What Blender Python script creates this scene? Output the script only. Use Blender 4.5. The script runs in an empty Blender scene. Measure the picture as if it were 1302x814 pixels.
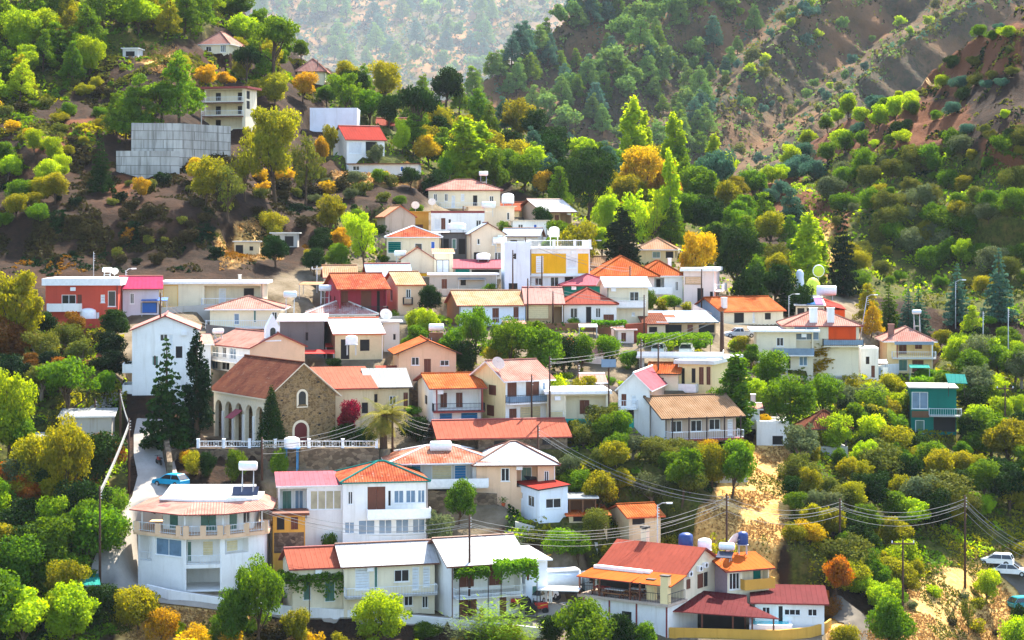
import bpy, bmesh, math, random
import numpy as np
from mathutils import Vector, Matrix
from mathutils.bvhtree import BVHTree
R = math.radians
sc = bpy.context.scene
COL = sc.collection

# ---------------------------------------------------------------- camera, sky, sun, exposure
F, CX, HY = 2550.0, 651.0, 290.0            # focal length in photo pixels, principal column, eye-level row
cam_d = bpy.data.cameras.new("camera")
cam = bpy.data.objects.new("camera", cam_d); COL.objects.link(cam)
cam_d.sensor_width = 36.0
cam_d.lens = 36.0 * F / 1302.0
cam_d.shift_y = -(407.0 - HY) / 1302.0
cam_d.clip_start = 1.0; cam_d.clip_end = 30000.0
cam.location = (0, 0, 0); cam.rotation_euler = (R(90), 0, 0)
sc.camera = cam

SUN_EL, SUN_AZ = 52.0, 24.0                 # azimuth measured from straight ahead (+Y) towards +X
HAZE_D = 0.000035
world = bpy.data.worlds.new("World"); sc.world = world
world.use_nodes = True
wn = world.node_tree; wn.nodes.clear()
wo = wn.nodes.new("ShaderNodeOutputWorld"); wb = wn.nodes.new("ShaderNodeBackground")
sky = wn.nodes.new("ShaderNodeTexSky"); sky.sky_type = 'NISHITA'; sky.sun_disc = False
sky.sun_elevation = R(SUN_EL); sky.sun_rotation = R(SUN_AZ)
sky.air_density = 1.0; sky.dust_density = 1.2; sky.ozone_density = 1.0
wb.inputs[1].default_value = 0.15
wn.links.new(sky.outputs[0], wb.inputs[0]); wn.links.new(wb.outputs[0], wo.inputs[0])
sun_d = bpy.data.lights.new("sun", 'SUN'); sun_d.energy = 5.0; sun_d.angle = R(0.55); sun_d.color = (1.0, 0.91, 0.77)
sun = bpy.data.objects.new("sun", sun_d); COL.objects.link(sun)
sdir = Vector((math.cos(R(SUN_EL)) * math.sin(R(SUN_AZ)), math.cos(R(SUN_EL)) * math.cos(R(SUN_AZ)), math.sin(R(SUN_EL))))
sun.rotation_euler = (-sdir).to_track_quat('-Z', 'Y').to_euler()
sun.location = (100, 150, 300)
sc.view_settings.view_transform = 'Standard'; sc.view_settings.look = 'None'
sc.view_settings.exposure = 1.86; sc.view_settings.gamma = 1.0
sc.view_settings.use_curve_mapping = False
sc.render.engine = 'CYCLES'
cy = sc.cycles
cy.max_bounces = 6; cy.diffuse_bounces = 3; cy.glossy_bounces = 2; cy.transmission_bounces = 4
cy.transparent_max_bounces = 4; cy.volume_bounces = 0
cy.use_denoising = True
cy.use_adaptive_sampling = False
cy.caustics_reflective = False; cy.caustics_refractive = False
cy.sample_clamp_indirect = 4.0

# ---------------------------------------------------------------- small helpers
def srgb(h):
    h = h.lstrip('#'); v = [int(h[i:i+2], 16) / 255 for i in (0, 2, 4)]
    return tuple((c / 12.92 if c <= .04045 else ((c + .055) / 1.055) ** 2.4) for c in v)

class N:
    """tiny node-tree writer"""
    def __init__(self, name):
        self.m = bpy.data.materials.new(name); self.m.use_nodes = True
        self.t = self.m.node_tree; self.t.nodes.clear()
        self.out = self.t.nodes.new("ShaderNodeOutputMaterial")
    def n(self, kind, **kw):
        nd = self.t.nodes.new("ShaderNode" + kind)
        for k, v in kw.items():
            if k.startswith('i_'):
                key = k[2:]
                nd.inputs[int(key) if key.isdigit() else key.replace('_', ' ')].default_value = v
            else: setattr(nd, k, v)
        return nd
    def l(self, a, b): self.t.links.new(a, b)
    def val(self, x):
        return x
    def mixc(self, fac, a, b, mode='MIX'):
        nd = self.t.nodes.new("ShaderNodeMix"); nd.data_type = 'RGBA'; nd.blend_type = mode
        for sock, v in ((nd.inputs[0], fac), (nd.inputs[6], a), (nd.inputs[7], b)):
            if hasattr(v, 'is_linked') or hasattr(v, 'links'): self.l(v, sock)
            else: sock.default_value = v if not isinstance(v, tuple) else (*v[:3], 1)
        return nd.outputs[2]
    def math(self, op, a, b=0.0, c=0.0, clamp=False):
        nd = self.t.nodes.new("ShaderNodeMath"); nd.operation = op; nd.use_clamp = clamp
        for sock, v in zip(nd.inputs, (a, b, c)):
            if hasattr(v, 'links'): self.l(v, sock)
            else: sock.default_value = v
        return nd.outputs[0]
    def coord(self, which='Object', scale=(1, 1, 1)):
        tc = self.n("TexCoord"); mp = self.n("Mapping"); mp.inputs['Scale'].default_value = scale
        self.l(tc.outputs[which], mp.inputs[0]); return mp.outputs[0]
    def noise(self, vec, scale, detail=4, rough=.55):
        nd = self.n("TexNoise"); nd.inputs['Scale'].default_value = scale; nd.inputs['Detail'].default_value = detail
        nd.inputs['Roughness'].default_value = rough; self.l(vec, nd.inputs['Vector']); return nd.outputs['Fac']
    def ramp(self, fac, stops):
        nd = self.n("ValToRGB"); cr = nd.color_ramp
        while len(cr.elements) < len(stops): cr.elements.new(.5)
        for e, (p, c) in zip(cr.elements, stops):
            e.position = p; e.color = (c, c, c, 1) if isinstance(c, (int, float)) else (*c[:3], 1)
        self.l(fac, nd.inputs[0]); return nd.outputs[0]
    def bsdf(self, color, rough=.85, bump=None, bdist=.05, bstr=.6, spec=.3, metal=0.0):
        p = self.n("BsdfPrincipled")
        if hasattr(color, 'links'): self.l(color, p.inputs['Base Color'])
        else: p.inputs['Base Color'].default_value = (*color[:3], 1)
        if hasattr(rough, 'links'): self.l(rough, p.inputs['Roughness'])
        else: p.inputs['Roughness'].default_value = rough
        p.inputs['Specular IOR Level'].default_value = spec; p.inputs['Metallic'].default_value = metal
        if bump is not None:
            b = self.n("Bump"); b.inputs['Strength'].default_value = bstr; b.inputs['Distance'].default_value = bdist
            self.l(bump, b.inputs['Height']); self.l(b.outputs[0], p.inputs['Normal'])
        self.l(p.outputs[0], self.out.inputs[0]); return self.m

def dk(c, k): return tuple(x * k for x in c)

# ---------------------------------------------------------------- materials
MATS = {}
def wall_mat(key, hexc, dirt=.35, k=1.0):
    c = dk(srgb(hexc), k); w = N("plaster_" + key)
    v = w.coord('Object'); big = w.noise(v, .35, 5); fine = w.noise(v, 6, 4)
    vs = w.coord('Object', (1.2, 1.2, .12)); streak = w.noise(vs, 1.6, 5)
    a = w.mixc(w.ramp(big, [(.35, 0.), (.7, 1.)]), c, dk(c, .86))
    st = w.ramp(streak, [(.52, 0.), (.70, dirt)]); pt = w.noise(v, 1.1, 6, .65)
    a = w.mixc(st, a, dk((c[0] * .9, c[1] * .82, c[2] * .7), .62))
    a = w.mixc(w.ramp(pt, [(.60, 0.), (.64, dirt * .55)]), a, dk((c[0], c[1] * .96, c[2] * .9), .78))
    a = w.mixc(w.ramp(fine, [(.4, 0.), (.8, .2)]), a, dk(c, .7))
    MATS[key] = w.bsdf(a, .9, fine, .02, .5, .2); return MATS[key]
WH = {'white': '#F4F2EC', 'bluewhite': '#E4ECF4', 'cream': '#F0E2C2', 'beige': '#E2CFB2', 'peach': '#EEC6A0', 'coral': '#C8523E',
      'maroon': '#9C3A46', 'yellow': '#F0B21C', 'taupe': '#C3AF9C', 'grey': '#B4AEA4', 'darkgrey': '#6C6A68', 'pinkwhite': '#F2DDD2',
      'ochre': '#D9A548', 'orange': '#E8531E', 'concrete': '#B9B6AE', 'greywhite': '#D9D8D2', 'buttery': '#F3D9A0', 'oldplaster': '#DCC79E',
      'teal': '#0F7264', 'bluegrey': '#9AA9BC', 'lilac': '#CFC6CC', 'tan': '#BFA079', 'brownwall': '#7E5A42'}
for k_, h_ in WH.items(): wall_mat(k_, h_, .5 if k_ in ('concrete', 'oldplaster', 'grey', 'taupe', 'darkgrey', 'tan') else .3)

def tile_mat(key, c1, c2, c3, patch=0.25, pc='#D8C8B8'):
    w = N("roof_tiles_" + key); a, b, c = (dk(srgb(q), .54) for q in (c1, c2, c3))
    uv = w.n("UVMap"); sep = w.n("SeparateXYZ"); w.l(uv.outputs[0], sep.inputs[0])
    u = w.math('DIVIDE', sep.outputs[0], .30); v = w.math('DIVIDE', sep.outputs[1], .42)
    cu = w.math('FLOOR', u); cv = w.math('FLOOR', v)
    cmb = w.n("CombineXYZ"); w.l(cu, cmb.inputs[0]); w.l(cv, cmb.inputs[1])
    wn_ = w.n("TexWhiteNoise"); w.l(cmb.outputs[0], wn_.inputs['Vector'])
    fu = w.math('FRACT', u); fv = w.math('FRACT', v)
    barrel = w.math('SINE', w.math('MULTIPLY', fu, math.pi))
    h = w.math('ADD', w.math('MULTIPLY', barrel, .8), w.math('MULTIPLY', fv, .5))
    big = w.noise(w.coord('Object'), .5, 5); mid = w.noise(w.coord('Object'), 2.2, 4)
    col = w.mixc(w.ramp(wn_.outputs['Value'], [(0, 0.), (1, 1.)]), a, b)
    col = w.mixc(w.ramp(big, [(.38, 0.), (.62, .9)]), col, c); lich = w.noise(w.coord('Object'), 1.1, 6, .7); col = w.mixc(w.ramp(lich, [(.54, 0.), (.68, .55)]), col, dk(c, .45))
    col = w.mixc(w.ramp(mid, [(.60, 0.), (.75, patch)]), col, srgb(pc))
    gap = w.ramp(barrel, [(0., .55), (.35, 0.)])
    col = w.mixc(gap, col, dk(c, .35))
    MATS[key] = w.bsdf(col, .92, h, .09, .9, .08); return MATS[key]
tile_mat('tile_orange', '#E06A28', '#D2561E', '#E88444', .15)
tile_mat('tile_red', '#C4532F', '#A83E24', '#D97A4C', .35)
tile_mat('tile_old', '#C8764E', '#B0573A', '#D8A48C', .7)
tile_mat('tile_brown', '#8A4A34', '#713829', '#9C5C40', .15)
tile_mat('tile_pink', '#DC9A88', '#CE8472', '#E4AE9C', .25)
tile_mat('tile_pinkold', '#D8887A', '#C46650', '#E8C8C0', .9, '#F0E4E0')
tile_mat('tile_peach', '#E8AE80', '#E09C68', '#EEC09A', .25)
tile_mat('tile_tan', '#B08862', '#A47A54', '#BC9672', .2)
def metal_mat(key, hexc, rib=.55, rough=.5, k=1.0, stain=.6):
    c = dk(srgb(hexc), k); w = N("sheet_roof_" + key)
    uv = w.n("UVMap"); sep = w.n("SeparateXYZ"); w.l(uv.outputs[0], sep.inputs[0])
    fu = w.math('FRACT', w.math('DIVIDE', sep.outputs[0], rib))
    h = w.ramp(fu, [(0., 1.), (.12, 0.), (.88, 0.), (1., 1.)])
    big = w.noise(w.coord('Object'), .4, 5); st = w.noise(w.coord('Object', (1, .25, 1)), 2.5, 5)
    cb = w.n('CombineXYZ'); w.l(w.math('FLOOR', w.math('DIVIDE', sep.outputs[0], rib * 2)), cb.inputs[0]); w.l(w.math('FLOOR', w.math('DIVIDE', sep.outputs[1], 3.1)), cb.inputs[1]); pn = w.n('TexWhiteNoise'); w.l(cb.outputs[0], pn.inputs['Vector'])
    col = w.mixc(w.ramp(big, [(.35, 0.), (.7, 1.)]), c, dk(c, .84))
    col = w.mixc(w.ramp(pn.outputs['Value'], [(0., 0.), (1., .55)]), col, dk(c, .72))
    col = w.mixc(w.ramp(st, [(.52, 0.), (.74, stain)]), col, dk((c[0], c[1] * .85, c[2] * .75), .55))
    col = w.mixc(w.ramp(h, [(.3, 0.), (.9, .3)]), col, dk(c, .6))
    MATS[key] = w.bsdf(col, .85, h, .04, .7, .06); return MATS[key]
for k_, h_ in {'m_white': '#F2F2F0', 'm_salmon': '#CC6E54', 'm_pink': '#D8707C', 'm_magenta': '#D23868', 'm_red': '#C23A2C', 'm_maroon': '#7A3234',
               'm_orange': '#EC7424', 'm_blue': '#BCD3E6', 'm_teal': '#2FA79A', 'm_brick': '#BC5A46', 'm_grey': '#B7BBB9', 'm_rose': '#E4A79A', 'm_deepblue': '#2C7CC8', 'm_lilac': '#C884C8'}.items():
    metal_mat(k_, h_, k=.55)

def plain(key, hexc, rough=.6, k=1.0, spec=.4, metal=0., var=.15, sc_=3.0):
    c = dk(srgb(hexc), k); w = N(key)
    nz = w.noise(w.coord('Object'), sc_, 4)
    MATS[key] = w.bsdf(w.mixc(w.ramp(nz, [(.35, 0.), (.75, 1.)]), c, dk(c, 1 - var)), rough, None, spec=spec, metal=metal); return MATS[key]
for k_, (h_, r_) in {'paint_white': ('#F2F1EE', .55), 'wood_brown': ('#6B3A26', .6), 'wood_dark': ('#3A2620', .6), 'shutter_tan': ('#B08A62', .6),
        'shutter_white': ('#E6EAEC', .6), 'blue_paint': ('#2E7FB4', .5), 'strong_blue': ('#1E5FC0', .5), 'green_paint': ('#1F7A52', .5), 'cream_shutter': ('#E6D5A6', .6),
        'iron_dark': ('#2A2A2C', .5), 'iron_white': ('#E8ECEE', .5), 'pole_wood': ('#4A3022', .9), 'pole_steel': ('#B9BCBC', .5), 'wire': ('#8E8C86', .6),
        'red_paint': ('#B8241E', .5), 'rust_red': ('#8C3A34', .7), 'terracotta': ('#C05A34', .8), 'plastic_blue': ('#1F3F7C', .45), 'rubber': ('#161616', .8),
        'car_white': ('#F0F0EE', .3), 'car_silver': ('#C3CBD2', .3), 'car_blue': ('#1C9CC8', .3), 'car_dark': ('#1F2226', .3), 'car_teal': ('#1F8F96', .3), 'car_grey': ('#8FA2AE', .3),
        'tank_white': ('#F2F4F4', .4), 'tank_steel': ('#C7D3DC', .35), 'stone_trim': ('#E4D6B8', .85), 'marble': ('#EEF2F6', .6), 'door_maroon': ('#5E1A1A', .6),
        'fabric_red': ('#C4281E', .9), 'awning_rust': ('#8C3A2A', .8), 'teal_net': ('#17A08C', .9), 'skin': ('#C08A68', .6), 'cloth_dark': ('#22242C', .9), 'cushion_white': ('#F0ECE6', .9),
        'wood_table': ('#A06A3E', .7), 'tarp_blue': ('#2B62B0', .7), 'cladding': ('#A9939A', .7), 'dome_green': ('#C6D83A', .6)}.items():
    plain(k_, h_, r_)
def stone_mat(key, cs, scale, mortar, mk=.05):
    w = N(key); v = w.coord('Object', (1, 1, 1.5))
    vo = w.n("TexVoronoi"); vo.inputs['Scale'].default_value = scale; w.l(v, vo.inputs['Vector'])
    ve = w.n("TexVoronoi", feature='DISTANCE_TO_EDGE'); ve.inputs['Scale'].default_value = scale; w.l(v, ve.inputs['Vector'])
    sp = w.n("SeparateColor"); w.l(vo.outputs['Color'], sp.inputs[0])
    col = w.ramp(sp.outputs[0], [(0, srgb(cs[0])), (.35, srgb(cs[1])), (.7, srgb(cs[2])), (1, srgb(cs[3]))])
    col = w.mixc(w.ramp(ve.outputs['Distance'], [(0, 1.), (mk, 0.)]), col, srgb(mortar))
    big = w.noise(v, .5, 4); col = w.mixc(w.ramp(big, [(.45, 0.), (.75, .5)]), col, dk(srgb(mortar), .6))
    MATS[key] = w.bsdf(col, .95, ve.outputs['Distance'], .12, .8, .15); return MATS[key]
stone_mat('church_stone', ('#5A462E', '#7A623E', '#957A52', '#625240'), 2.6, '#A8926C', .06)
stone_mat('rubble_stone', ('#55483A', '#6E5E4C', '#85745E', '#4A3E34'), 1.8, '#584C3E', .05)
stone_mat('ashlar', ('#B4A68E', '#C4B69C', '#CFC2AA', '#A29480'), 1.3, '#8E826E', .04)
stone_mat('pebble_wall', ('#B0A694', '#C9C0AE', '#D8D0C0', '#8F8574'), 3.2, '#7A7062', .07)
def panel_concrete():
    w = N('formed_concrete'); v = w.coord('Object'); tx = w.n('TexBrick'); tx.offset = .5; mp = w.n('Mapping'); mp.inputs['Rotation'].default_value = (R(90), 0, 0); w.l(v, mp.inputs[0]); w.l(mp.outputs[0], tx.inputs[0])
    tx.inputs['Color1'].default_value = (*srgb('#AFACA4'), 1); tx.inputs['Color2'].default_value = (*srgb('#C4C2BA'), 1); tx.inputs['Mortar'].default_value = (*srgb('#77746C'), 1)
    for k, x in (('Scale', 1.0), ('Mortar Size', .05), ('Brick Width', 3.2), ('Row Height', 1.5)): tx.inputs[k].default_value = x
    sk = w.noise(w.coord('Object', (1.2, 1.2, .1)), 1.3, 6, .65); bg = w.noise(v, .25, 5)
    c = w.mixc(w.ramp(sk, [(.45, 0.), (.68, .75)]), tx.outputs['Color'], srgb('#6A675E')); c = w.mixc(w.ramp(bg, [(.45, 0.), (.7, .5)]), c, srgb('#8C887E'))
    MATS['formed_concrete'] = w.bsdf(c, .92, sk, .03, .5, .15)
panel_concrete()
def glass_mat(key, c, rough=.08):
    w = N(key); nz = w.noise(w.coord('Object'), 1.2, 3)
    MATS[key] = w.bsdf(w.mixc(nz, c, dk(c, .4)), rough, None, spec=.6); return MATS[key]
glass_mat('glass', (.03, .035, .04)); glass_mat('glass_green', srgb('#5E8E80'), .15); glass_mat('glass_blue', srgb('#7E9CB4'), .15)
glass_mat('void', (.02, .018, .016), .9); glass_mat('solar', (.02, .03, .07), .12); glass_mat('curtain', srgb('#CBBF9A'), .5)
def water_mat():
    w = N('pool_water'); nz = w.noise(w.coord('Object'), 3, 3)
    MATS['pool_water'] = w.bsdf(w.mixc(nz, srgb('#2FC4CC'), srgb('#5ADCE0')), .1, nz, .05, .3, .5)
water_mat()

# ---------------------------------------------------------------- mesh builder
class MB:
    def __init__(self): self.v = []; self.f = []; self.m = []; self.uv = []; self.has_uv = False
    def quad(self, *p, mi=0, uv=None):
        i = len(self.v); self.v += [tuple(q) for q in p]; self.f.append(tuple(range(i, i + len(p)))); self.m.append(mi)
        self.uv.append(uv);  self.has_uv |= uv is not None
    def box(self, x0, y0, z0, x1, y1, z1, mi=0):
        P = [(x0, y0, z0), (x1, y0, z0), (x1, y1, z0), (x0, y1, z0), (x0, y0, z1), (x1, y0, z1), (x1, y1, z1), (x0, y1, z1)]
        self.hexa(P, mi)
    def hexa(self, P, mi=0):
        i = len(self.v); self.v += [tuple(p) for p in P]
        for f in ((0, 3, 2, 1), (4, 5, 6, 7), (0, 1, 5, 4), (1, 2, 6, 5), (2, 3, 7, 6), (3, 0, 4, 7)):
            self.f.append(tuple(i + k for k in f)); self.m.append(mi); self.uv.append(None)
    def obox(self, o, ax, ay, az, mi=0):
        o, ax, ay, az = map(Vector, (o, ax, ay, az))
        self.hexa([o, o + ax, o + ax + ay, o + ay, o + az, o + ax + az, o + ax + ay + az, o + ay + az], mi)
    def prism(self, poly, z0, z1, mi=0, mtop=None):
        n = len(poly); i = len(self.v)
        self.v += [(p[0], p[1], z0) for p in poly] + [(p[0], p[1], z1) for p in poly]
        for k in range(n):
            self.f.append((i + k, i + (k + 1) % n, i + n + (k + 1) % n, i + n + k)); self.m.append(mi); self.uv.append(None)
        self.f.append(tuple(i + k for k in reversed(range(n)))); self.m.append(mi); self.uv.append(None)
        self.f.append(tuple(i + n + k for k in range(n))); self.m.append(mi if mtop is None else mtop); self.uv.append(None)
    def tube(self, pts, rad, n=8, mi=0, cap=True):
        pts = [Vector(p) for p in pts]; rad = [rad] * len(pts) if not hasattr(rad, '__len__') else rad
        base = len(self.v); ref = None
        for k, p in enumerate(pts):
            d = (pts[min(k + 1, len(pts) - 1)] - pts[max(k - 1, 0)]).normalized()
            if ref is None or abs(ref.dot(d)) > .98: ref = Vector((1, 0, 0)) if abs(d.x) < .8 else Vector((0, 1, 0))
            a = d.cross(ref).normalized(); b = d.cross(a).normalized(); ref = b.cross(d) if False else ref
            for j in range(n):
                t = 2 * math.pi * j / n; q = p + (a * math.cos(t) + b * math.sin(t)) * rad[k]; self.v.append(tuple(q))
        for k in range(len(pts) - 1):
            for j in range(n):
                a0 = base + k * n + j; a1 = base + k * n + (j + 1) % n
                self.f.append((a0, a1, a1 + n, a0 + n)); self.m.append(mi); self.uv.append(None)
        if cap:
            self.f.append(tuple(base + j for j in range(n))); self.m.append(mi); self.uv.append(None)
            e = base + (len(pts) - 1) * n
            self.f.append(tuple(e + j for j in reversed(range(n)))); self.m.append(mi); self.uv.append(None)
    def lathe(self, prof, o=(0, 0, 0), n=16, mi=0, axis='z'):
        base = len(self.v)
        for r_, z_ in prof:
            for j in range(n):
                t = 2 * math.pi * j / n; c, s = r_ * math.cos(t), r_ * math.sin(t)
                q = (c, s, z_) if axis == 'z' else ((z_, c, s) if axis == 'x' else (c, z_, s))
                self.v.append((q[0] + o[0], q[1] + o[1], q[2] + o[2]))
        for k in range(len(prof) - 1):
            for j in range(n):
                a0 = base + k * n + j; a1 = base + k * n + (j + 1) % n
                self.f.append((a0, a1, a1 + n, a0 + n)); self.m.append(mi); self.uv.append(None)
        self.f.append(tuple(base + j for j in range(n))); self.m.append(mi); self.uv.append(None)
        e = base + (len(prof) - 1) * n
        self.f.append(tuple(e + j for j in reversed(range(n)))); self.m.append(mi); self.uv.append(None)
    def xf(self, M):
        self.v = [tuple(M @ Vector(p)) for p in self.v]; return self
    def build(self, name, mats, parent=None, smooth=False, fixn=True):
        me = bpy.data.meshes.new(name); me.from_pydata(self.v, [], self.f); 
        if not isinstance(mats, (list, tuple)): mats = [mats]
        for m in mats: me.materials.append(MATS[m] if isinstance(m, str) else m)
        me.polygons.foreach_set('material_index', self.m)
        if self.has_uv:
            ul = me.uv_layers.new(name='UVMap'); k = 0
            for f, u in zip(self.f, self.uv):
                for j in range(len(f)):
                    if u is not None: ul.data[k].uv = u[j]
                    k += 1
        if fixn:
            b = bmesh.new(); b.from_mesh(me); bmesh.ops.recalc_face_normals(b, faces=b.faces); b.to_mesh(me); b.free()
        if smooth: me.polygons.foreach_set('use_smooth', [True] * len(me.polygons))
        o = bpy.data.objects.new(name, me); COL.objects.link(o)
        if parent is not None: o.parent = parent
        return o

def tag(o, label=None, cat=None, group=None, kind=None):
    if label: o['label'] = label
    if cat: o['category'] = cat
    if group: o['group'] = group
    if kind: o['kind'] = kind
    return o
def empty(name, loc, rz=0.0, label=None, cat=None, group=None):
    o = bpy.data.objects.new(name, None); COL.objects.link(o); o.location = loc; o.rotation_euler = (0, 0, rz)
    o.empty_display_size = .5
    return tag(o, label, cat, group)

# ---------------------------------------------------------------- depth of the village hillside along each line of sight (metres)
PY = np.array([1000, 960, 814, 760, 700, 640, 600, 540, 500, 450, 400, 350, 300, 250, 200, 165, 100, 0, -150, -400], float)
YY = np.array([178, 184, 208, 215, 222, 230, 236, 246, 254, 268, 287, 310, 337, 365, 396, 422, 465, 550, 720, 1000], float)
LX = np.array([-500, 0, 200, 450, 650, 850, 1000, 1150, 1302, 1800], float)
LY = np.array([814, 650, 540, 450, 350, 250, 150, 0], float)
LG = np.array([[.97, .97, .98, 1, 1, 1, 1.00, 1.04, 1.10, 1.2],
               [.97, .97, .98, 1, 1, 1, 1.02, 1.07, 1.10, 1.2],
               [.98, .98, .99, 1, 1, 1, 1.05, 1.12, 1.16, 1.2],
               [.97, .98, .98, 1, 1, 1.02, 1.08, 1.19, 1.20, 1.2],
               [.95, .97, .97, 1, 1, 1.06, 1.12, 1.20, 1.16, 1.1],
               [.87, .89, .89, .97, 1.05, 1.18, 1.18, 1.09, 1.03, .95],
               [.80, .82, .83, .94, 1.10, 1.30, 1.22, 1.00, .92, .85],
               [.72, .74, .76, .92, 1.10, 1.28, 1.15, .90, .80, .75]])
def _sm(t): return t * t * (3 - 2 * t)
def _lat(px, py):
    px = np.clip(px, LX[0], LX[-1]); py = np.clip(py, LY[-1], LY[0])
    i = np.clip(np.searchsorted(LX, px) - 1, 0, len(LX) - 2); t = _sm((px - LX[i]) / (LX[i + 1] - LX[i]))
    nLY = -LY; j = np.clip(np.searchsorted(nLY, -py) - 1, 0, len(LY) - 2); s = _sm((LY[j] - py) / (LY[j] - LY[j + 1]))
    return (LG[j, i] * (1 - t) + LG[j, i + 1] * t) * (1 - s) + (LG[j + 1, i] * (1 - t) + LG[j + 1, i + 1] * t) * s
def D(px, py):
    px = np.asarray(px, float); py = np.asarray(py, float)
    return np.interp(-py, -PY, YY) * _lat(px, py)
def at(px, py, Y=None):
    Y = float(D(px, py)) if Y is None else Y
    return Vector(((px - CX) / F * Y, Y, -(py - HY) / F * Y))
def mpp(px, py): return float(D(px, py)) / F          # metres per photo pixel
def pix(p): return (CX + F * p[0] / p[1], HY - F * p[2] / p[1])
# ---------------------------------------------------------------- houses: where each stands in the village, its size, faces and roof
SPECS = {}
def H(key, label, xl, xr, yb, ye, yr=None, yaw=0, d=8.0, dp=None, wall='white', roof='flat', rm='m_white', op='', bal=(), short=None,
      fas='paint_white', over=.45, cat='house', name='village_house', posts=(), back=0.0, thick=.16, parapet=0.0, group=None, skirt=3.0, face=None, extra=None):
    pm = (xl + xr) / 2; P = at(pm, yb); 
    if back: P = at(pm, yb, P.y + back)
    s = P.y / F; th = R(yaw); k = P.x / P.y
    w = (xr - xl) * s / (math.cos(th) - k * math.sin(th)); h = (yb - ye) * s
    if dp: d = min(13.0, dp * s / max(.15, abs(math.sin(th) + k * math.cos(th))))
    tand = (ye - HY) / F; rise = 0.0
    if yr is not None:
        px = (ye - yr) * s
        rise = px if roof == 'gy' else px - tand * (d if roof.startswith('shed') else d / 2)
        rise = max(rise, .35)
    ctr = P + Matrix.Rotation(th, 3, 'Z') @ Vector((0, d / 2, 0))
    SPECS[key] = dict(key=key, label=label, w=w, d=d, h=h, rise=rise, loc=ctr, th=th, s=s, wall=wall, roof=roof, rm=rm, op=op, bal=bal, short=short or key,
                      fas=fas, over=over, cat=cat, name=name, posts=posts, thick=thick, parapet=parapet, group=group, skirt=skirt, face=face or {}, extra=extra)

# front row, centre and right
H('long_low', 'long cream two storey house under a white sheet roof with grey shutters', 438, 553, 781, 716, 690, 16, d=6.0, wall='cream', roof='gx', rm='m_white', fas='wood_brown', short='the long cream house',
  op='f .12 .28 .50 .93 s;f .33 .37 .5 .96 n;f .55 .72 .62 .86 ww;f .75 .83 .45 .9 s;f .87 .95 .5 .9 s;f .66 .76 .14 .36 ww;f .86 .93 .08 .32 w;f .50 .58 .0 .34 s',
  bal=[('f', .0, 1.0, .40, 1.2, 'concrete', 'thin')])
H('salmon_lean', 'cream annexe under a flat salmon sheet roof with a vine trellis', 372, 440, 786, 720, 696, 16, d=6.0, wall='cream', roof='gx', rm='m_salmon', fas='rust_red', short='the salmon roofed annexe',
  op='f .2 .35 .35 .75 n;f .6 .8 .3 .7 n')
H('vine_house', 'white house with a broad white sheet roof and a vine over its balcony', 574, 664, 784, 714, 682, 20, d=9.0, dp=36, wall='white', roof='gx', rm='m_white', fas='wood_brown', over=.7, short='the vine balcony house',
  op='f .03 .98 .42 .98 v;f .2 .4 .5 .9 ib;f .62 .8 .5 .9 ib;f .12 .24 .02 .38 b;f .26 .36 .02 .38 b;f .5 .62 .02 .4 s;f .68 .78 .0 .4 b', bal=[('f', .03, 1.0, .40, 1.1, 'greywhite', 'thin')])
H('side_wing', 'white side wing with a small grey door beside the tractor yard', 668, 696, 768, 712, 700, 20, d=6.5, wall='bluewhite', roof='shed_f', rm='m_white', fas='paint_white', short='the white side wing',
  op='f .06 .18 .55 .85 b;f .30 .55 .0 .42 n', cat='house wing', name='house_wing')
# left front group
H('pink_veranda', 'white house with pink sheet roof, pebble end wall and a row of veranda panes', 354, 436, 694, 618, 600, 8, d=8, wall='white', roof='shed_f', rm='m_pink', fas='paint_white', over=.25, short='the pink roofed veranda house',
  op='f .02 .44 .46 .96 v;f .06 .22 .5 .9 in;f .26 .4 .5 .9 ig2;f .49 .98 .60 .92 cc;f .06 .3 .14 .36 k', face={'l': 'pebble_wall'})
H('stone_base', 'low stone terrace with yellow lower rooms below the pebble wall', 347, 388, 704, 655, None, 8, d=3, wall='ochre', roof='flat', rm='wood_brown', short='the stone terrace house', fas='wood_brown', thick=.25,
  op='f .12 .36 .62 .95 k;f .56 .78 .62 .95 b;f .02 .98 .02 .55 PS', back=-1.5)
H('glazed_long', 'long white house with tiled hip roof and two rows of glazed windows', 436, 544, 696, 612, 587, 10, d=9, wall='white', roof='hip', rm='tile_red', fas='m_teal', over=.3, short='the long glazed white house',
  op='f .06 .12 .66 .86 ww;f .29 .50 .52 .92 b;f .53 .57 .62 .86 w;f .60 .72 .66 .86 g2;f .74 .86 .66 .86 g2;f .88 .97 .66 .86 g2;f .02 .14 .22 .40 g2;f .18 .38 .20 .42 g2;f .42 .58 .20 .42 g2;f .62 .78 .20 .42 g2;f .82 .97 .20 .42 g2',
  bal=[('f', .28, 1.02, .47, 1.2, 'white', 'panel')])
H('tile_terrace', 'grey walled house with worn tiled hip roof and blue curtained terrace', 498, 630, 634, 587, 567, 8, d=9, wall='greywhite', roof='hip', rm='tile_old', fas='paint_white', over=.7, short='the worn tile terrace house',
  op='f .03 .09 .55 .85 w;f .15 .78 .34 .96 v;f .2 .3 .36 .9 iu;f .4 .6 .36 .85 ig;f .62 .74 .4 .85 iu;f .30 .75 .0 .26 k', bal=[('f', .14, .92, .34, 1.2, 'greywhite', 'panel')])
H('white_hip', 'beige house with a big white painted hip roof beside the worn tile terrace', 606, 706, 640, 589, 562, 4, d=9, wall='peach', roof='hip', rm='m_white', fas='wood_brown', over=.6, short='the white hip roofed house', back=1.2,
  op='f .31 .42 .55 .88 w;f .51 .78 .40 .92 v;f .58 .72 .42 .86 in;f .86 .92 .5 .8 w')
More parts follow.
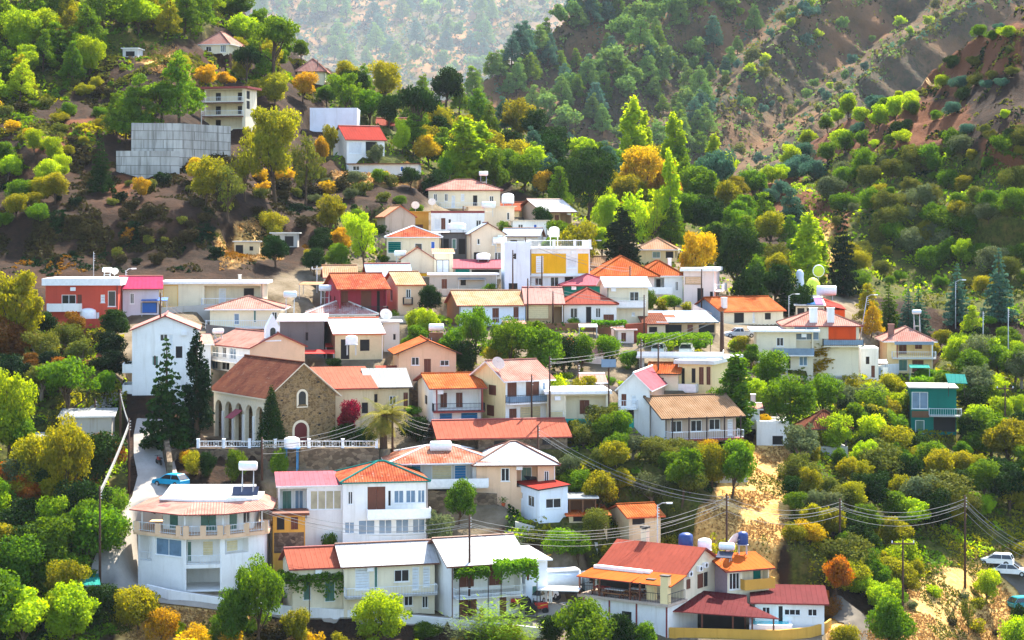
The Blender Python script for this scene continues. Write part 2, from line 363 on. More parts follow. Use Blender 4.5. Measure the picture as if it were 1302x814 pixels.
H('red_cabin', 'pale blue cabin with bright red sloping roof above the hedge', 686, 722, 664, 622, 612, 22, dp=44, wall='bluewhite', roof='shed_l', rm='m_red', fas='iron_dark', over=.25, short='the pale blue red roofed cabin', cat='cabin', name='cabin',
  op='f .22 .78 .42 .72 w;l .2 .34 .45 .75 w;l .42 .5 .55 .75 w;l .64 .84 .40 .74 w')
H('salmon_hall', 'long low stone hall under one wide salmon roof', 560, 722, 572, 555, 534, 10, d=8, back=-2.0, wall='rubble_stone', roof='gx', rm='m_salmon', fas='rust_red', over=.5, short='the long salmon roofed hall',
  op='f .02 .3 .1 .75 v;f .42 .6 .1 .7 k;f .8 .87 .3 .75 k', cat='hall', name='village_hall')
# centre
H('white_balcony', 'white house with bright orange roof and maroon wooden balcony over blue doors', 551, 613, 538, 493, 475, 11, dp=29, wall='white', roof='gx', rm='tile_orange', fas='rust_red', over=.6, short='the orange roofed balcony house',
  op='f .05 .97 .40 .98 v;f .2 .33 .41 .82 ib;f .52 .65 .41 .82 ib;f .12 .40 .02 .3 u;f .56 .92 .02 .3 u;l .45 .62 .42 .68 k', bal=[('f', -.02, 1.02, .36, 1.3, 'rust_red', 'bars')], posts=[(.04, 'rust_red'), (.97, 'rust_red')])
H('cream_gable', 'cream gabled house with pink tiled roof, white balcony and cream garage shutter', 643, 700, 536, 482, 458, 30, dp=44, wall='white', roof='gx', rm='tile_pink', fas='paint_white', over=.5, short='the cream gabled house',
  op='f .04 .25 .55 .95 b;f .45 .75 .55 .95 b;f .84 .88 .7 .9 u;f .08 .25 .05 .32 b;f .32 .8 .02 .36 g;l .48 .72 .60 .84 b;l .42 .66 .1 .36 b', bal=[('f', 0, 1.02, .46, 1.1, 'white', 'glassbars')], face={'l': 'buttery'})
H('peach_gable', 'peach house with orange gable roof and dark door in the middle', 507, 580, 478, 448, 433, 8, d=9, wall='peach', roof='gy', rm='tile_orange', fas='wood_dark', over=.7, short='the peach gabled house',
  op='f .22 .36 .45 .80 w;f .44 .56 .0 .72 b;f .72 .88 .42 .66 w')
H('brown_lean', 'small tan store with a rusty lean to roof beside the church hall', 470, 520, 522, 492, 470, 10, d=6, wall='oldplaster', roof='shed_f', rm='m_grey', fas='wood_dark', short='the rusty lean to store', name='store_house', cat='store house',
  op='f .05 .2 .35 .7 k;f .5 .68 .25 .62 w;f .86 .98 .0 .75 b')
H('brown_loft', 'little timber loft with pink roof on the tan store', 486, 514, 494, 481, 467, 10, d=4, wall='brownwall', roof='shed_f', rm='m_brick', fas='wood_dark', short='the timber loft', name='timber_loft', cat='loft', op='f .1 .9 .1 .6 b', back=2.5)
H('church_hall', 'low church hall under a wide flat salmon roof', 396, 476, 540, 494, 467, 12, d=11, wall='oldplaster', roof='shed_f', rm='m_salmon', fas='rust_red', short='the church hall', cat='hall', name='church_hall', op='f .55 .65 .3 .6 k;f .8 .9 .3 .6 k')
H('veranda_white', 'low cream house with flat white roof and open corner veranda', 697, 773, 540, 501, None, 5, d=8, wall='cream', roof='flat', rm='paint_white', fas='paint_white', thick=.4, short='the flat roofed veranda house',
  op='f .02 .26 .05 .45 g;f .3 .97 .05 .95 v;f .56 .72 .3 .75 ib')
H('rose_gable', 'white gabled house with rose sheet roof and beige side', 786, 826, 535, 494, 475, -14, dp=58, wall='white', roof='gy', rm='m_pink', fas='paint_white', over=.35, short='the rose roofed house',
  op='f .1 .26 .45 .82 b;f .42 .58 .45 .8 s;f .28 .5 .02 .38 k', bal=[('f', .05, .62, .40, 1.0, 'white', 'thin')], face={'r': 'taupe'})
H('brown_roof', 'white ended bungalow with a wide tan tiled roof and long front porch', 846, 936, 562, 527, 503, 20, dp=40, wall='taupe', roof='gx', rm='tile_tan', fas='wood_dark', over=.9, short='the tan roofed bungalow', cat='bungalow', name='bungalow',
  op='f .08 .24 .38 .8 w;f .36 .52 .38 .8 w;f .62 .78 .42 .82 w;f .88 .96 .2 .8 s', bal=[('f', 0, 1.02, .16, 1.8, 'rust_red', 'thin')], posts=[(.02, 'wood_dark'), (.25, 'wood_dark'), (.5, 'wood_dark'), (.75, 'wood_dark'), (.98, 'wood_dark')], face={'l': 'white'})
H('parking_house', 'cream house under the vine shaded parking deck', 862, 905, 500, 463, None, -22, dp=40, wall='buttery', roof='flat', rm='paint_white', thick=.5, fas='greywhite', short='the parking deck house',
  op='f .1 .2 .2 .85 k;f .4 .52 .35 .85 k;f .62 .76 .3 .9 b;f .84 .96 .3 .92 b', bal=[('f', -.02, .6, .08, 1.2, 'greywhite', 'panel')])
H('orange_shed', 'cream shed with low orange tiled roof in front of the parking deck', 826, 862, 496, 474, 462, -10, d=5, wall='cream', roof='gx', rm='tile_orange', fas='wood_dark', short='the orange roofed shed', name='shed', cat='shed', op='f .3 .5 .2 .7 b')
# village left
H('white_tall', 'tall white three storey house with notched dark balconies', 168, 252, 502, 419, 402, 8, d=11, wall='white', roof='gy', rm='m_rose', fas='rust_red', over=.3, short='the tall white house',
  op='f .42 .54 .82 .93 w;f .66 .76 .56 .74 k;f .56 .62 .7 .92 s;f .30 .40 .45 .6 n;f -.06 .0 .4 .66 k', bal=[('l', .5, 1.0, .36, 1.2, 'white', 'solid'), ('l', .5, 1.0, .04, 1.2, 'white', 'solid')])
H('annex_white', 'white annexe with tan flat roof behind the dark cypress', 238, 268, 470, 438, 426, 12, d=7, wall='white', roof='shed_f', rm='m_rose', fas='paint_white', short='the white annexe', op='f .3 .6 .3 .7 w')
H('peach_long', 'peach gabled house with rose roof and white glazed side above the church', 318, 388, 474, 441, 424, 34, dp=54, wall='peach', roof='gy', rm='tile_pink', fas='rust_red', over=.3, short='the long rose roofed house', face={'l': 'white'},
  op='f .1 .24 .1 .65 w;l .06 .22 .48 .92 g2;l .32 .42 .5 .92 w;l .5 .66 .48 .92 g2;l .05 .2 .02 .36 g2;l .3 .5 .02 .36 w;l .6 .8 .02 .36 g2', bal=[('l', 0, 1.0, .42, 1.0, 'white', 'thin')])
H('hip_cream', 'cream house with pale pink hip roof and full width balcony', 267, 356, 418, 392, 377, 2, d=10, wall='cream', roof='hip', rm='tile_pink', fas='paint_white', over=.7, short='the pale pink hip house',
  op='f .34 .42 .2 .75 u2;f .88 .96 .4 .82 w;f .62 .66 .3 .9 n', bal=[('f', -.05, 1.0, .08, 1.2, 'white', 'thin')])
H('dark_store', 'dark grey block store with a flat white roof behind the peach gable', 356, 412, 450, 408, 400, 4, d=8, wall='darkgrey', roof='shed_f', rm='m_white', fas='paint_white', short='the dark block store', name='store_house', cat='store house', op='f .58 .64 .4 .65 k')
H('ruin_white', 'crumbling cream house with white sheet roof and brown end wall', 426, 487, 457, 424, 405, 14, dp=16, wall='oldplaster', roof='gx', rm='m_white', fas='terracotta', over=.35, short='the crumbling cream house', face={'l': 'brownwall'},
  op='f .12 .3 .0 .78 k;f .52 .72 .32 .76 k')
H('grey_block', 'small grey rendered block with a satellite dish beside the crumbling house', 488, 508, 447, 410, None, 5, d=5, wall='greywhite', roof='flat', rm='concrete', fas='greywhite', short='the grey rendered block', op='f .6 .75 .4 .6 k', back=3)
H('maroon_house', 'maroon two storey house with rusty tile roof and sunken veranda', 432, 492, 406, 367, 348, 14, dp=26, wall='maroon', roof='gx', rm='tile_red', fas='tile_red', over=.5, short='the maroon house',
  op='f .0 1 .18 .98 v;f .08 .22 .25 .9 ib;f .5 .72 .2 .9 ib;f .84 .9 .2 .9 ik;l .3 .4 .55 .72 k;l .6 .7 .5 .72 k', bal=[('f', .45, 1.0, .20, 1.0, 'maroon', 'bars')])
H('peach_wing', 'peach wing with orange tiled roof and tiny dark red balcony', 506, 538, 400, 362, 346, 12, dp=20, wall='peach', roof='gx', rm='tile_peach', fas='terracotta', over=.4, short='the peach wing', name='house_wing', cat='house wing',
  op='f .32 .52 .55 .85 w;l .4 .6 .4 .8 w', bal=[('f', .2, .55, .36, .9, 'wood_brown', 'bars')])
H('white_sheet', 'house with pale blue white sheet roof behind the maroon house', 470, 522, 372, 351, 336, 10, d=8, wall='peach', roof='gx', rm='m_blue', fas='rust_red', short='the pale sheet roofed house', op='f .2 .4 .2 .7 w')
H('peach_flat', 'low house with peach roof left of the pale sheet roof', 414, 452, 372, 352, 338, 8, d=7, wall='beige', roof='gx', rm='tile_peach', fas='rust_red', short='the peach roofed low house', op='f .2 .4 .2 .7 w')
H('pinkold_hip', 'low house with flaking pink and white tiled hip roof', 390, 478, 412, 399, 384, 4, d=8, wall='greywhite', roof='hip', rm='tile_pinkold', fas='greywhite', over=.4, short='the flaking pink tile house', op='f .05 .2 .1 .8 n;f .4 .5 .1 .8 n;f .6 .7 .1 .8 n')
H('coral_house', 'coral red house with flat white roof and white balcony box', 58, 150, 412, 363, None, 3, d=9, wall='coral', roof='flat', rm='paint_white', fas='paint_white', thick=.95, short='the coral house',
  op='f .22 .42 .52 .76 ww;f .44 .5 .52 .76 b;f .76 .82 .55 .76 s;f .86 .97 .45 .86 W;f .62 .74 .06 .3 k', bal=[('f', .04, .50, .36, 1.2, 'white', 'solid')])
H('magenta_house', 'grey lilac house with bright magenta sloping roof', 156, 202, 400, 366, 352, 10, d=8, wall='lilac', roof='gx', rm='m_magenta', fas='rust_red', over=.6, short='the magenta roofed house', op='f .2 .32 .4 .8 w;f .5 .95 .05 .45 k2')
H('long_carport', 'long open sided building under a thin flat white roof', 206, 334, 392, 361, None, 2, d=8, wall='cream', roof='flat', rm='paint_white', fas='paint_white', over=.7, thick=.35, short='the long flat roofed building',
  op='f .0 .16 .05 .95 y;f .42 .98 .1 .92 v;f .55 .62 .15 .8 is;f .8 .9 .15 .8 ik', bal=[('f', .4, 1.0, .14, 1.2, 'greywhite', 'thin')])
# upper middle cluster
H('top_hip', 'cream two storey house with pink hip roof topmost in the village cluster', 545, 636, 268, 241, 229, 3, d=10, wall='cream', roof='hip', rm='tile_pink', fas='rust_red', over=.5, short='the topmost pink hip house',
  op='f .07 .12 .45 .80 w;f .22 .27 .45 .80 w;f .32 .37 .15 .72 s;f .45 .50 .45 .80 s;f .62 .68 .15 .72 k;f .85 .91 .42 .70 w', bal=[('f', .15, .85, .12, 1.3, 'beige', 'thin')])
H('brown_flat', 'plain beige flat roofed house just below the topmost hip roof', 594, 654, 291, 263, None, 3, d=6, wall='beige', roof='flat', rm='concrete', fas='beige', short='the plain beige house', op='f .06 .12 .4 .75 w;f .84 .9 .4 .75 w')
H('white_slope', 'white house with slanting parapet and dark doors in the upper cluster', 548, 616, 303, 271, None, 2, d=7, wall='white', roof='flat', rm='greywhite', fas='rust_red', thick=.2, parapet=.25, short='the white parapet house',
  op='f .06 .18 .35 .78 s;f .19 .27 .35 .8 b;f .33 .37 .5 .75 k;f .84 .94 .32 .72 w')
H('taupe_gable', 'taupe gabled house with peach tiles left of the white parapet house', 490, 528, 298, 275, 262, 14, d=8, wall='taupe', roof='gy', rm='tile_peach', fas='terracotta', over=.3, short='the taupe gabled house')
H('orange_box', 'small orange walled house squeezed beside the taupe gable', 521, 545, 296, 270, None, 4, d=5, wall='ochre', roof='flat', rm='tile_orange', fas='ochre', short='the small orange house', op='f .3 .7 .0 .4 b', back=3)
H('tile_cream', 'cream house with red tiled hip roof and green corner panel', 492, 560, 331, 301, 288, 4, d=9, wall='cream', roof='hip', rm='tile_red', fas='paint_white', over=.4, short='the green panel house',
  op='f .0 .27 .3 .8 e;f .52 .66 .42 .72 W;f .82 .90 .45 .80 ub')
H('beige_gable', 'beige gabled house with a big square window in its flat wing', 510, 552, 352, 329, 315, 4, d=8, wall='beige', roof='gy', rm='tile_tan', fas='rust_red', over=.3, short='the beige gabled house', op='f .04 .9 .02 .2 yb;f .05 .2 .25 .5 s')
H('window_wing', 'flat peach wing with one large white window', 552, 576, 352, 322, 317, 4, d=6, wall='cream', roof='shed_f', rm='tile_peach', fas='paint_white', short='the large window wing', name='house_wing', cat='house wing', op='f .12 .8 .1 .72 W2', over=.3)
H('tank_house', 'beige house with brown edged gable and dark doorway in the cluster centre', 598, 642, 338, 297, 284, 6, d=8, wall='beige', roof='gy', rm='m_blue', fas='wood_brown', over=.35, short='the brown edged gable house',
  op='f .2 .28 .66 .84 w;f .62 .76 .64 .84 s;f .1 .36 .08 .42 k;f .7 .98 .06 .42 W')
H('dark_shed', 'dark weathered shed in the shade left of the brown edged gable', 562, 597, 330, 297, None, 4, d=5, wall='darkgrey', roof='flat', rm='m_grey', fas='wood_dark', short='the dark weathered shed', name='shed', cat='shed', op='f .05 .25 .3 .8 k;f .36 .52 .4 .8 n;f .6 .85 .2 .8 k', back=2)
H('pink_leanto', 'turquoise fronted lean to with long pink sheet roof', 578, 638, 352, 341, 331, 2, d=5, wall='concrete', roof='shed_f', rm='m_pink', fas='m_pink', over=.35, short='the turquoise lean to', name='lean_to_shed', cat='shed', op='f .0 .32 .0 .9 t;f .36 .95 .05 .85 k')
H('grey_base', 'low grey flat roofed store with brown door under the pink lean to', 546, 632, 370, 350, None, 2, d=5, wall='grey', roof='flat', rm='paint_white', fas='paint_white', over=.35, thick=.25, short='the low grey store', name='store_house', cat='store house', op='f .18 .26 .05 .75 b;f .46 .54 .35 .8 k')
H('yellow_house', 'white house with a bright yellow upper storey and railed roof terrace', 674, 750, 372, 317, None, 5, d=9, wall='white', roof='flat', rm='paint_white', fas='paint_white', thick=.3, over=.35, short='the yellow fronted house',
  op='f .02 .60 .44 .90 Py;f .80 .98 .44 .90 Py;f .10 .22 .46 .84 ps;f .62 .78 .55 .80 s;f .08 .20 .16 .34 w;f .34 .48 .06 .36 w;f .58 .72 .05 .36 k', bal=[('f', 0, 1, .40, .5, 'white', 'none')], extra='rooftop')
H('blue_white', 'plain pale blue house left of the yellow fronted house', 642, 674, 372, 313, None, 5, d=7, wall='bluewhite', roof='flat', rm='greywhite', fas='bluewhite', parapet=.5, short='the plain pale blue house', op='f .3 .45 .72 .84 k;f .15 .5 .02 .2 k')
H('right_gable', 'taupe gabled house with a wide white roof at the cluster edge', 691, 727, 290, 268, 254, 26, dp=34, wall='tan', roof='gx', rm='m_white', fas='wood_brown', over=.8, short='the white roofed taupe house', op='f .05 .3 .2 .8 k;f .4 .55 .1 .75 b;f .6 1 .1 .9 v', face={'l': 'taupe'})
H('low_white', 'low white house under the white roofed taupe gable', 652, 696, 302, 281, None, 4, d=6, wall='white', roof='flat', rm='concrete', fas='beige', short='the low white house', op='f .15 .3 .35 .8 w;f .6 .7 .4 .8 ub')
H('metal_low', 'small house with pale blue sheet roof in the cluster', 640, 684, 318, 300, 291, -8, d=7, wall='greywhite', roof='gx', rm='m_blue', fas='wood_brown', short='the pale blue sheet house', op='f .2 .4 .2 .7 k')
H('orange_hip', 'wide house with a broad bright orange hip roof', 758, 832, 378, 348, 326, 4, d=12, wall='pinkwhite', roof='hip', rm='tile_orange', fas='terracotta', over=.8, short='the broad orange hip house', op='f .35 .5 .2 .7 k;f .7 .8 .2 .7 w')
H('orange_hip_b', 'white house with smaller orange hip roof and glass balcony', 816, 868, 381, 349, 332, 4, d=10, wall='white', roof='hip', rm='tile_orange', fas='paint_white', over=.5, short='the smaller orange hip house', op='f .02 .55 .3 .86 v;f .1 .3 .35 .8 in;f .4 .5 .32 .8 ik;f .82 .9 .35 .72 w', bal=[('f', -.02, .72, .26, 1.2, 'white', 'panel')])
H('pink_block', 'pale pink two storey house with flat roof and peach shutters', 869, 908, 388, 345, None, -10, dp=14, wall='pinkwhite', roof='flat', rm='paint_white', fas='paint_white', over=.5, thick=.5, short='the pale pink block', op='f .05 .6 .62 .84 p;f .45 .65 .1 .5 k;f .86 .96 .1 .4 k;r .3 .6 .2 .45 k', bal=[('r', 0, 1, .42, 1.2, 'pinkwhite', 'thin')])
H('valley_hip', 'pale yellow house with peach hip roof among the valley trees', 810, 858, 335, 316, 303, -8, dp=10, wall='buttery', roof='hip', rm='tile_peach', fas='paint_white', over=.5, short='the pale yellow valley house', op='f .4 .62 .35 .8 n;f .76 .96 .35 .8 k;r .2 .6 .35 .8 k')
H('pink_hip', 'house with a soft pink hip roof over green netting', 716, 784, 388, 362, 349, 4, d=9, wall='teal', roof='hip', rm='m_pink', fas='rust_red', over=.5, short='the soft pink hip house', op='f .7 .95 .1 .8 k')
H('cream_terrace', 'cream cottage with white roof above a two level terrace', 772, 824, 414, 364, 354, 6, d=7, wall='cream', roof='gx', rm='m_white', fas='paint_white', over=.5, short='the white roofed cream cottage', op='f .55 .78 .62 .86 w;f .6 .68 .24 .34 s', bal=[('f', -.3, .9, .48, 1.2, 'greywhite', 'panel')])
H('orange_row', 'white row house with long peach orange roof and blue railings', 584, 668, 414, 388, 370, 10, dp=18, wall='bluewhite', roof='gx', rm='tile_peach', fas='rust_red', over=.4, short='the peach orange row house', face={'l': 'brownwall'}, op='f .2 .36 .05 .85 k;f .5 .6 .15 .85 b;f .82 .9 .05 .9 b', bal=[('f', .1, .95, .05, 1.0, 'concrete', 'thin')])
H('white_row', 'tan fronted row house with pale pink roof in the middle of its row', 669, 716, 414, 386, 366, 4, d=9, wall='tan', roof='gx', rm='m_rose', fas='rust_red', over=.3, short='the pale pink row house', op='f .03 .62 .3 .95 cs;f .7 .98 .05 .85 v')
H('red_row', 'white row house with red hip roof', 717, 784, 414, 386, 367, 4, d=9, wall='white', roof='hip', rm='m_brick', fas='rust_red', over=.3, short='the red hip row house', op='f .12 .26 .35 .8 ww;f .42 .52 .05 .85 k;f .6 .7 .35 .8 ww;f .75 .95 .1 .5 b')
H('grey_gable', 'blue grey gabled house with a long orange roof', 918, 996, 412, 395, 378, 26, dp=42, wall='cream', roof='gx', rm='tile_orange', fas='terracotta', over=.4, short='the blue grey gabled house', face={'l': 'bluegrey'}, op='f .2 .36 .1 .85 k;f .5 .54 .1 .9 s;f .7 .8 .3 .8 k')
H('metal_barn', 'low workshop under a wide pale blue sheet roof', 838, 910, 424, 410, 396, 6, d=9, wall='tan', roof='shed_f', rm='m_blue', fas='iron_dark', over=.4, short='the pale blue roofed workshop', name='workshop', cat='workshop', op='f .1 .4 .05 .8 k;f .5 .6 .1 .8 b;f .7 .98 .05 .8 k')
H('brown_low', 'low shed with dark red brown tiles beside the workshop', 820, 846, 424, 412, 399, 4, d=6, wall='beige', roof='shed_f', rm='tile_brown', fas='wood_dark', short='the dark tiled low shed', name='shed', cat='shed', op='f .2 .6 .1 .7 k')
H('multi_roof', 'orange walled house with striped white, blue and pink roof panels', 1012, 1048, 408, 389, 377, -6, dp=34, wall='beige', roof='shed_f', rm='m_white', fas='iron_dark', over=.3, short='the striped roof house', face={'r': 'orange'}, op='f .05 .3 .2 .85 k;f .38 .6 .2 .85 k;f .68 .95 .2 .85 k;r .55 .75 .3 .7 k', extra='stripes')
H('red_balcony', 'white house with rose hip roof and red orange balcony wall', 1000, 1092, 482, 413, 394, -3, d=10, wall='cream', roof='hip', rm='tile_pink', fas='rust_red', over=.6, short='the red balcony house', op='f .1 .45 .72 .98 g2;f .58 .96 .70 .98 Po', bal=[('f', .5, 1.05, .62, 1.3, 'cream', 'glassbars')])
H('flat_white', 'cream house with thin flat white roof and wide balcony', 962, 1034, 470, 422, None, -4, d=8, wall='cream', roof='flat', rm='paint_white', fas='paint_white', over=.9, thick=.3, short='the thin white roofed house', op='f .35 .48 .62 .85 w;f .7 .98 .45 .95 v;f .52 .6 .03 .4 k;f .75 .9 .1 .35 g2', bal=[('f', .3, 1.0, .40, 1.2, 'white', 'bluepanel')])
H('end_house', 'cream two storey house with rose hip roof at the village edge', 1128, 1186, 474, 432, 416, -4, d=10, wall='buttery', roof='hip', rm='tile_pink', fas='paint_white', over=.7, short='the village edge house', op='f .2 .96 .52 .98 v;f .3 .46 .55 .9 ib;f .65 .8 .7 .85 ib;f .25 .45 .05 .4 n;f .55 .8 .02 .38 b', bal=[('f', .1, 1.05, .46, 1.2, 'greywhite', 'thin')], posts=[(.2, 'rust_red'), (.97, 'paint_white')], extra='awning')
H('green_house', 'narrow house wrapped in green sheeting above the gully', 1158, 1216, 552, 494, None, -8, d=8, wall='teal', roof='flat', rm='concrete', fas='concrete', over=.3, short='the green sheeted house', op='f .02 .38 .55 .92 g2;f .0 .4 .36 .5 Pb;f .5 .98 .05 .4 k;f .1 .3 .0 .3 n', bal=[('f', .4, 1.1, .42, 1.0, 'concrete', 'thin')])
H('low_roofed', 'small white house half hidden behind the round olive', 962, 1004, 566, 540, None, -4, d=6, wall='white', roof='flat', rm='greywhite', fas='white', parapet=.3, short='the small white house by the olive', op='f .48 .8 .0 .45 k')
H('white_hut', 'white hut with rose top behind the tan roofed bungalow', 948, 966, 545, 520, 514, -4, d=5, wall='white', roof='gx', rm='m_rose', fas='paint_white', short='the white hut', name='hut', cat='hut', op='f .3 .6 .1 .6 s')
H('low_shed_r', 'low concrete shed among trees below the red balcony house', 1048, 1074, 492, 480, None, -2, d=5, wall='greywhite', roof='flat', rm='concrete', fas='concrete', over=.4, short='the low concrete shed', name='shed', cat='shed', op='f .1 .5 .1 .9 k')
H('white_cube', 'white cube house stepped down left of the village edge house', 1094, 1117, 484, 446, None, -4, d=6, wall='white', roof='flat', rm='greywhite', fas='white', parapet=.3, short='the white cube house', op='f .3 .5 .55 .8 k;f .6 .8 .1 .5 b')
H('tan_low', 'low store with tan tiles left of the long rose roofed house', 226, 262, 450, 438, 428, 14, d=6, wall='oldplaster', roof='gx', rm='tile_tan', fas='wood_dark', short='the low tan tiled store', name='store_house', cat='store house', op='f .3 .5 .1 .8 k')
H('dark_low', 'low shed with a grey sheet roof right of the pale blue sheet house', 698, 736, 308, 299, 293, 6, d=5, wall='taupe', roof='shed_f', rm='m_grey', fas='wood_dark', short='the grey sheet shed', name='shed', cat='shed', op='f .1 .4 .1 .8 k;f .6 .8 .3 .8 w')
H('rose_low', 'tiny house with dark red tiles at the right end of the topmost house', 634, 660, 276, 267, 258, -10, d=6, wall='buttery', roof='gx', rm='tile_red', fas='terracotta', short='the tiny dark red tiled house', op='f .2 .4 .2 .8 w')
H('white_strip', 'low white roofed outbuilding in front of the flaking pink tile house', 344, 384, 418, 407, 401, 6, d=5, wall='grey', roof='shed_f', rm='m_white', fas='paint_white', short='the low white outbuilding', name='outbuilding', cat='outbuilding', op='f .1 .3 .1 .8 k')
H('mid_cream', 'small cream house with brown tiles tucked behind the broad orange hip roof', 738, 766, 350, 338, 327, -6, d=6, wall='cream', roof='gx', rm='tile_tan', fas='wood_dark', short='the small brown tiled house', op='f .3 .5 .3 .8 w')
H('pink_flat', 'narrow pinkish house with flat roof between the row houses and the cottage', 786, 806, 436, 420, None, 4, d=5, wall='pinkwhite', roof='flat', rm='m_rose', fas='pinkwhite', short='the narrow pinkish house', op='f .2 .5 .1 .8 b')
H('yard_house', 'small white house with rose sheet roof right of the stone garden wall', 742, 768, 500, 486, 476, 4, d=6, wall='white', roof='gx', rm='m_rose', fas='paint_white', short='the small rose sheet house', op='f .2 .4 .3 .8 w;f .6 .8 .05 .8 b')
H('ochre_house', 'ochre house with brown shutters and orange tiles in the trees of the grove', 700, 728, 458, 442, 432, 6, d=7, wall='ochre', roof='gx', rm='tile_orange', fas='terracotta', short='the ochre grove house', op='f .2 .4 .3 .8 b;f .6 .8 .3 .8 b')
# upper slope
H('gallery_house', 'cream three storey house with open galleries above the concrete wall', 260, 312, 164, 113, None, -14, dp=15, wall='cream', roof='flat', rm='greywhite', fas='rust_red', over=.7, thick=.4, short='the three storey gallery house',
  op='f .03 .92 .70 .98 v;f .03 .92 .36 .64 v;f .03 .92 .02 .3 v;f .18 .3 .72 .92 ik;f .72 .88 .72 .92 ik;f .18 .3 .38 .58 ik;f .72 .82 .38 .58 ik;f .18 .3 .04 .24 ik;r .1 .4 .5 .7 k;r .1 .4 .75 .95 k',
  bal=[('f', -.03, .95, .66, .9, 'wood_brown', 'thin'), ('f', -.03, .95, .32, .9, 'wood_brown', 'thin')])
H('peak_house', 'pale house with rose roof topmost among the trees of the hill', 254, 291, 68, 55, 42, -14, d=9, wall='cream', roof='hip', rm='tile_pink', fas='paint_white', over=.4, short='the highest house', op='f .2 .4 .2 .7 w;f .7 .9 .1 .8 W')
H('hut_top', 'tiny white roofed hut on the dry grass near the hilltop', 156, 175, 73, 62, None, -4, d=4, wall='greywhite', roof='flat', rm='paint_white', fas='paint_white', over=.3, short='the tiny hilltop hut', name='hut', cat='hut', op='f .2 .8 .1 .7 k')
H('pink_top', 'cream house with pink hip roof behind the big hilltop pine', 378, 413, 104, 89, 76, -2, d=9, wall='cream', roof='hip', rm='tile_pink', fas='wood_brown', over=.5, short='the hilltop pink hip house', op='f .6 .66 .2 .9 b')
H('white_block', 'blank white flat roofed block on the upper slope', 394, 454, 168, 140, None, 0, d=8, wall='bluewhite', roof='flat', rm='greywhite', fas='bluewhite', parapet=.3, short='the blank white block')
H('red_top', 'white house with red roof below the blank white block', 441, 489, 198, 177, 161, 24, dp=18, wall='white', roof='gx', rm='m_red', fas='rust_red', over=.4, short='the red roofed hill house', op='f .05 .4 .1 .85 s;f .5 .78 .1 .85 k')
H('red_small', 'low house with dark red roof half hidden by dark trees', 480, 520, 168, 159, 151, 0, d=6, wall='tan', roof='gx', rm='m_brick', fas='rust_red', short='the dark red roofed low house', op='f .2 .5 .1 .8 k')
H('ridge_shed', 'brown shed with thin white roof on the ridge right of the lime trees', 642, 667, 208, 197, 190, -6, d=6, wall='brownwall', roof='shed_f', rm='m_white', fas='paint_white', short='the ridge shed', name='shed', cat='shed', op='f .3 .6 .1 .7 k')
H('long_grey', 'long low grey shed strip across the upper slope', 443, 532, 222, 209, None, -3, d=5, wall='greywhite', roof='flat', rm='m_grey', fas='wood_brown', short='the long grey shed', name='long_shed', cat='shed', op='f .06 .16 .4 .85 w;f .74 .79 .3 .8 ub')
H('stone_ruin', 'roofless looking tan hut on the bare dark slope', 298, 330, 326, 308, None, 6, d=5, wall='oldplaster', roof='flat', rm='concrete', fas='concrete', over=.3, short='the tan slope hut', name='hut', cat='hut', op='f .05 .35 .1 .8 k;f .6 .75 .4 .7 k')
H('slope_shelter', 'open concrete shelter with flat white roof on the dark slope', 346, 378, 314, 297, None, 2, d=4, wall='concrete', roof='flat', rm='greywhite', fas='greywhite', over=.4, short='the open slope shelter', name='shelter', cat='shelter', op='f .05 .3 .05 .85 k;f .5 .85 .05 .8 k')
H('left_shed', 'long grey shed with flat roof by the lower left road', 78, 142, 566, 530, 525, 8, d=6, wall='grey', roof='shed_f', rm='m_grey', fas='greywhite', over=.4, short='the long roadside shed', name='shed', cat='shed', op='f .1 .3 .1 .6 k')
H('left_hut', 'little pale hut under the trees below the roadside shed', 46, 70, 578, 556, None, 8, d=4, wall='greywhite', roof='flat', rm='m_grey', fas='greywhite', short='the little pale hut', name='hut', cat='hut', op='f .1 .4 .1 .8 k')
H('tin_shed', 'small grey tin shed beside the lower road bend', 98, 122, 772, 744, 738, 14, d=3.5, wall='grey', roof='shed_f', rm='m_teal', fas='m_grey', short='the tin shed', name='tin_shed', cat='shed', op='f .5 .8 .05 .8 b')
H('orange_low_a', 'low lean to with rusty orange tiles below the pale blue cabin', 724, 772, 664, 655, 646, 6, d=5, wall='oldplaster', roof='shed_f', rm='tile_orange', fas='terracotta', short='the rusty lean to', name='lean_to_shed', cat='shed', op='f .1 .5 .1 .8 k')
H('orange_low_b', 'low shed with orange tile roof at the grass slope', 800, 840, 668, 656, 641, 18, d=6, wall='oldplaster', roof='gx', rm='tile_orange', fas='terracotta', short='the orange tiled low shed', name='shed', cat='shed', op='f .1 .5 .1 .8 k')
H('carport_low', 'open carport with flat grey roof right of the pale blue cabin', 724, 758, 656, 634, None, 4, d=4, wall='brownwall', roof='flat', rm='m_grey', fas='greywhite', over=.3, short='the flat grey carport', name='carport', cat='carport', op='f .04 .48 .05 .9 v;f .54 .96 .05 .9 v')

# pads that are levelled into the slope: footprints of houses (+ special buildings appended by hand below)
PADS = []
for q in SPECS.values(): PADS.append((q['loc'], q['th'], q['w'] / 2 + .6, q['d'] / 2 + .6, q['loc'].z))
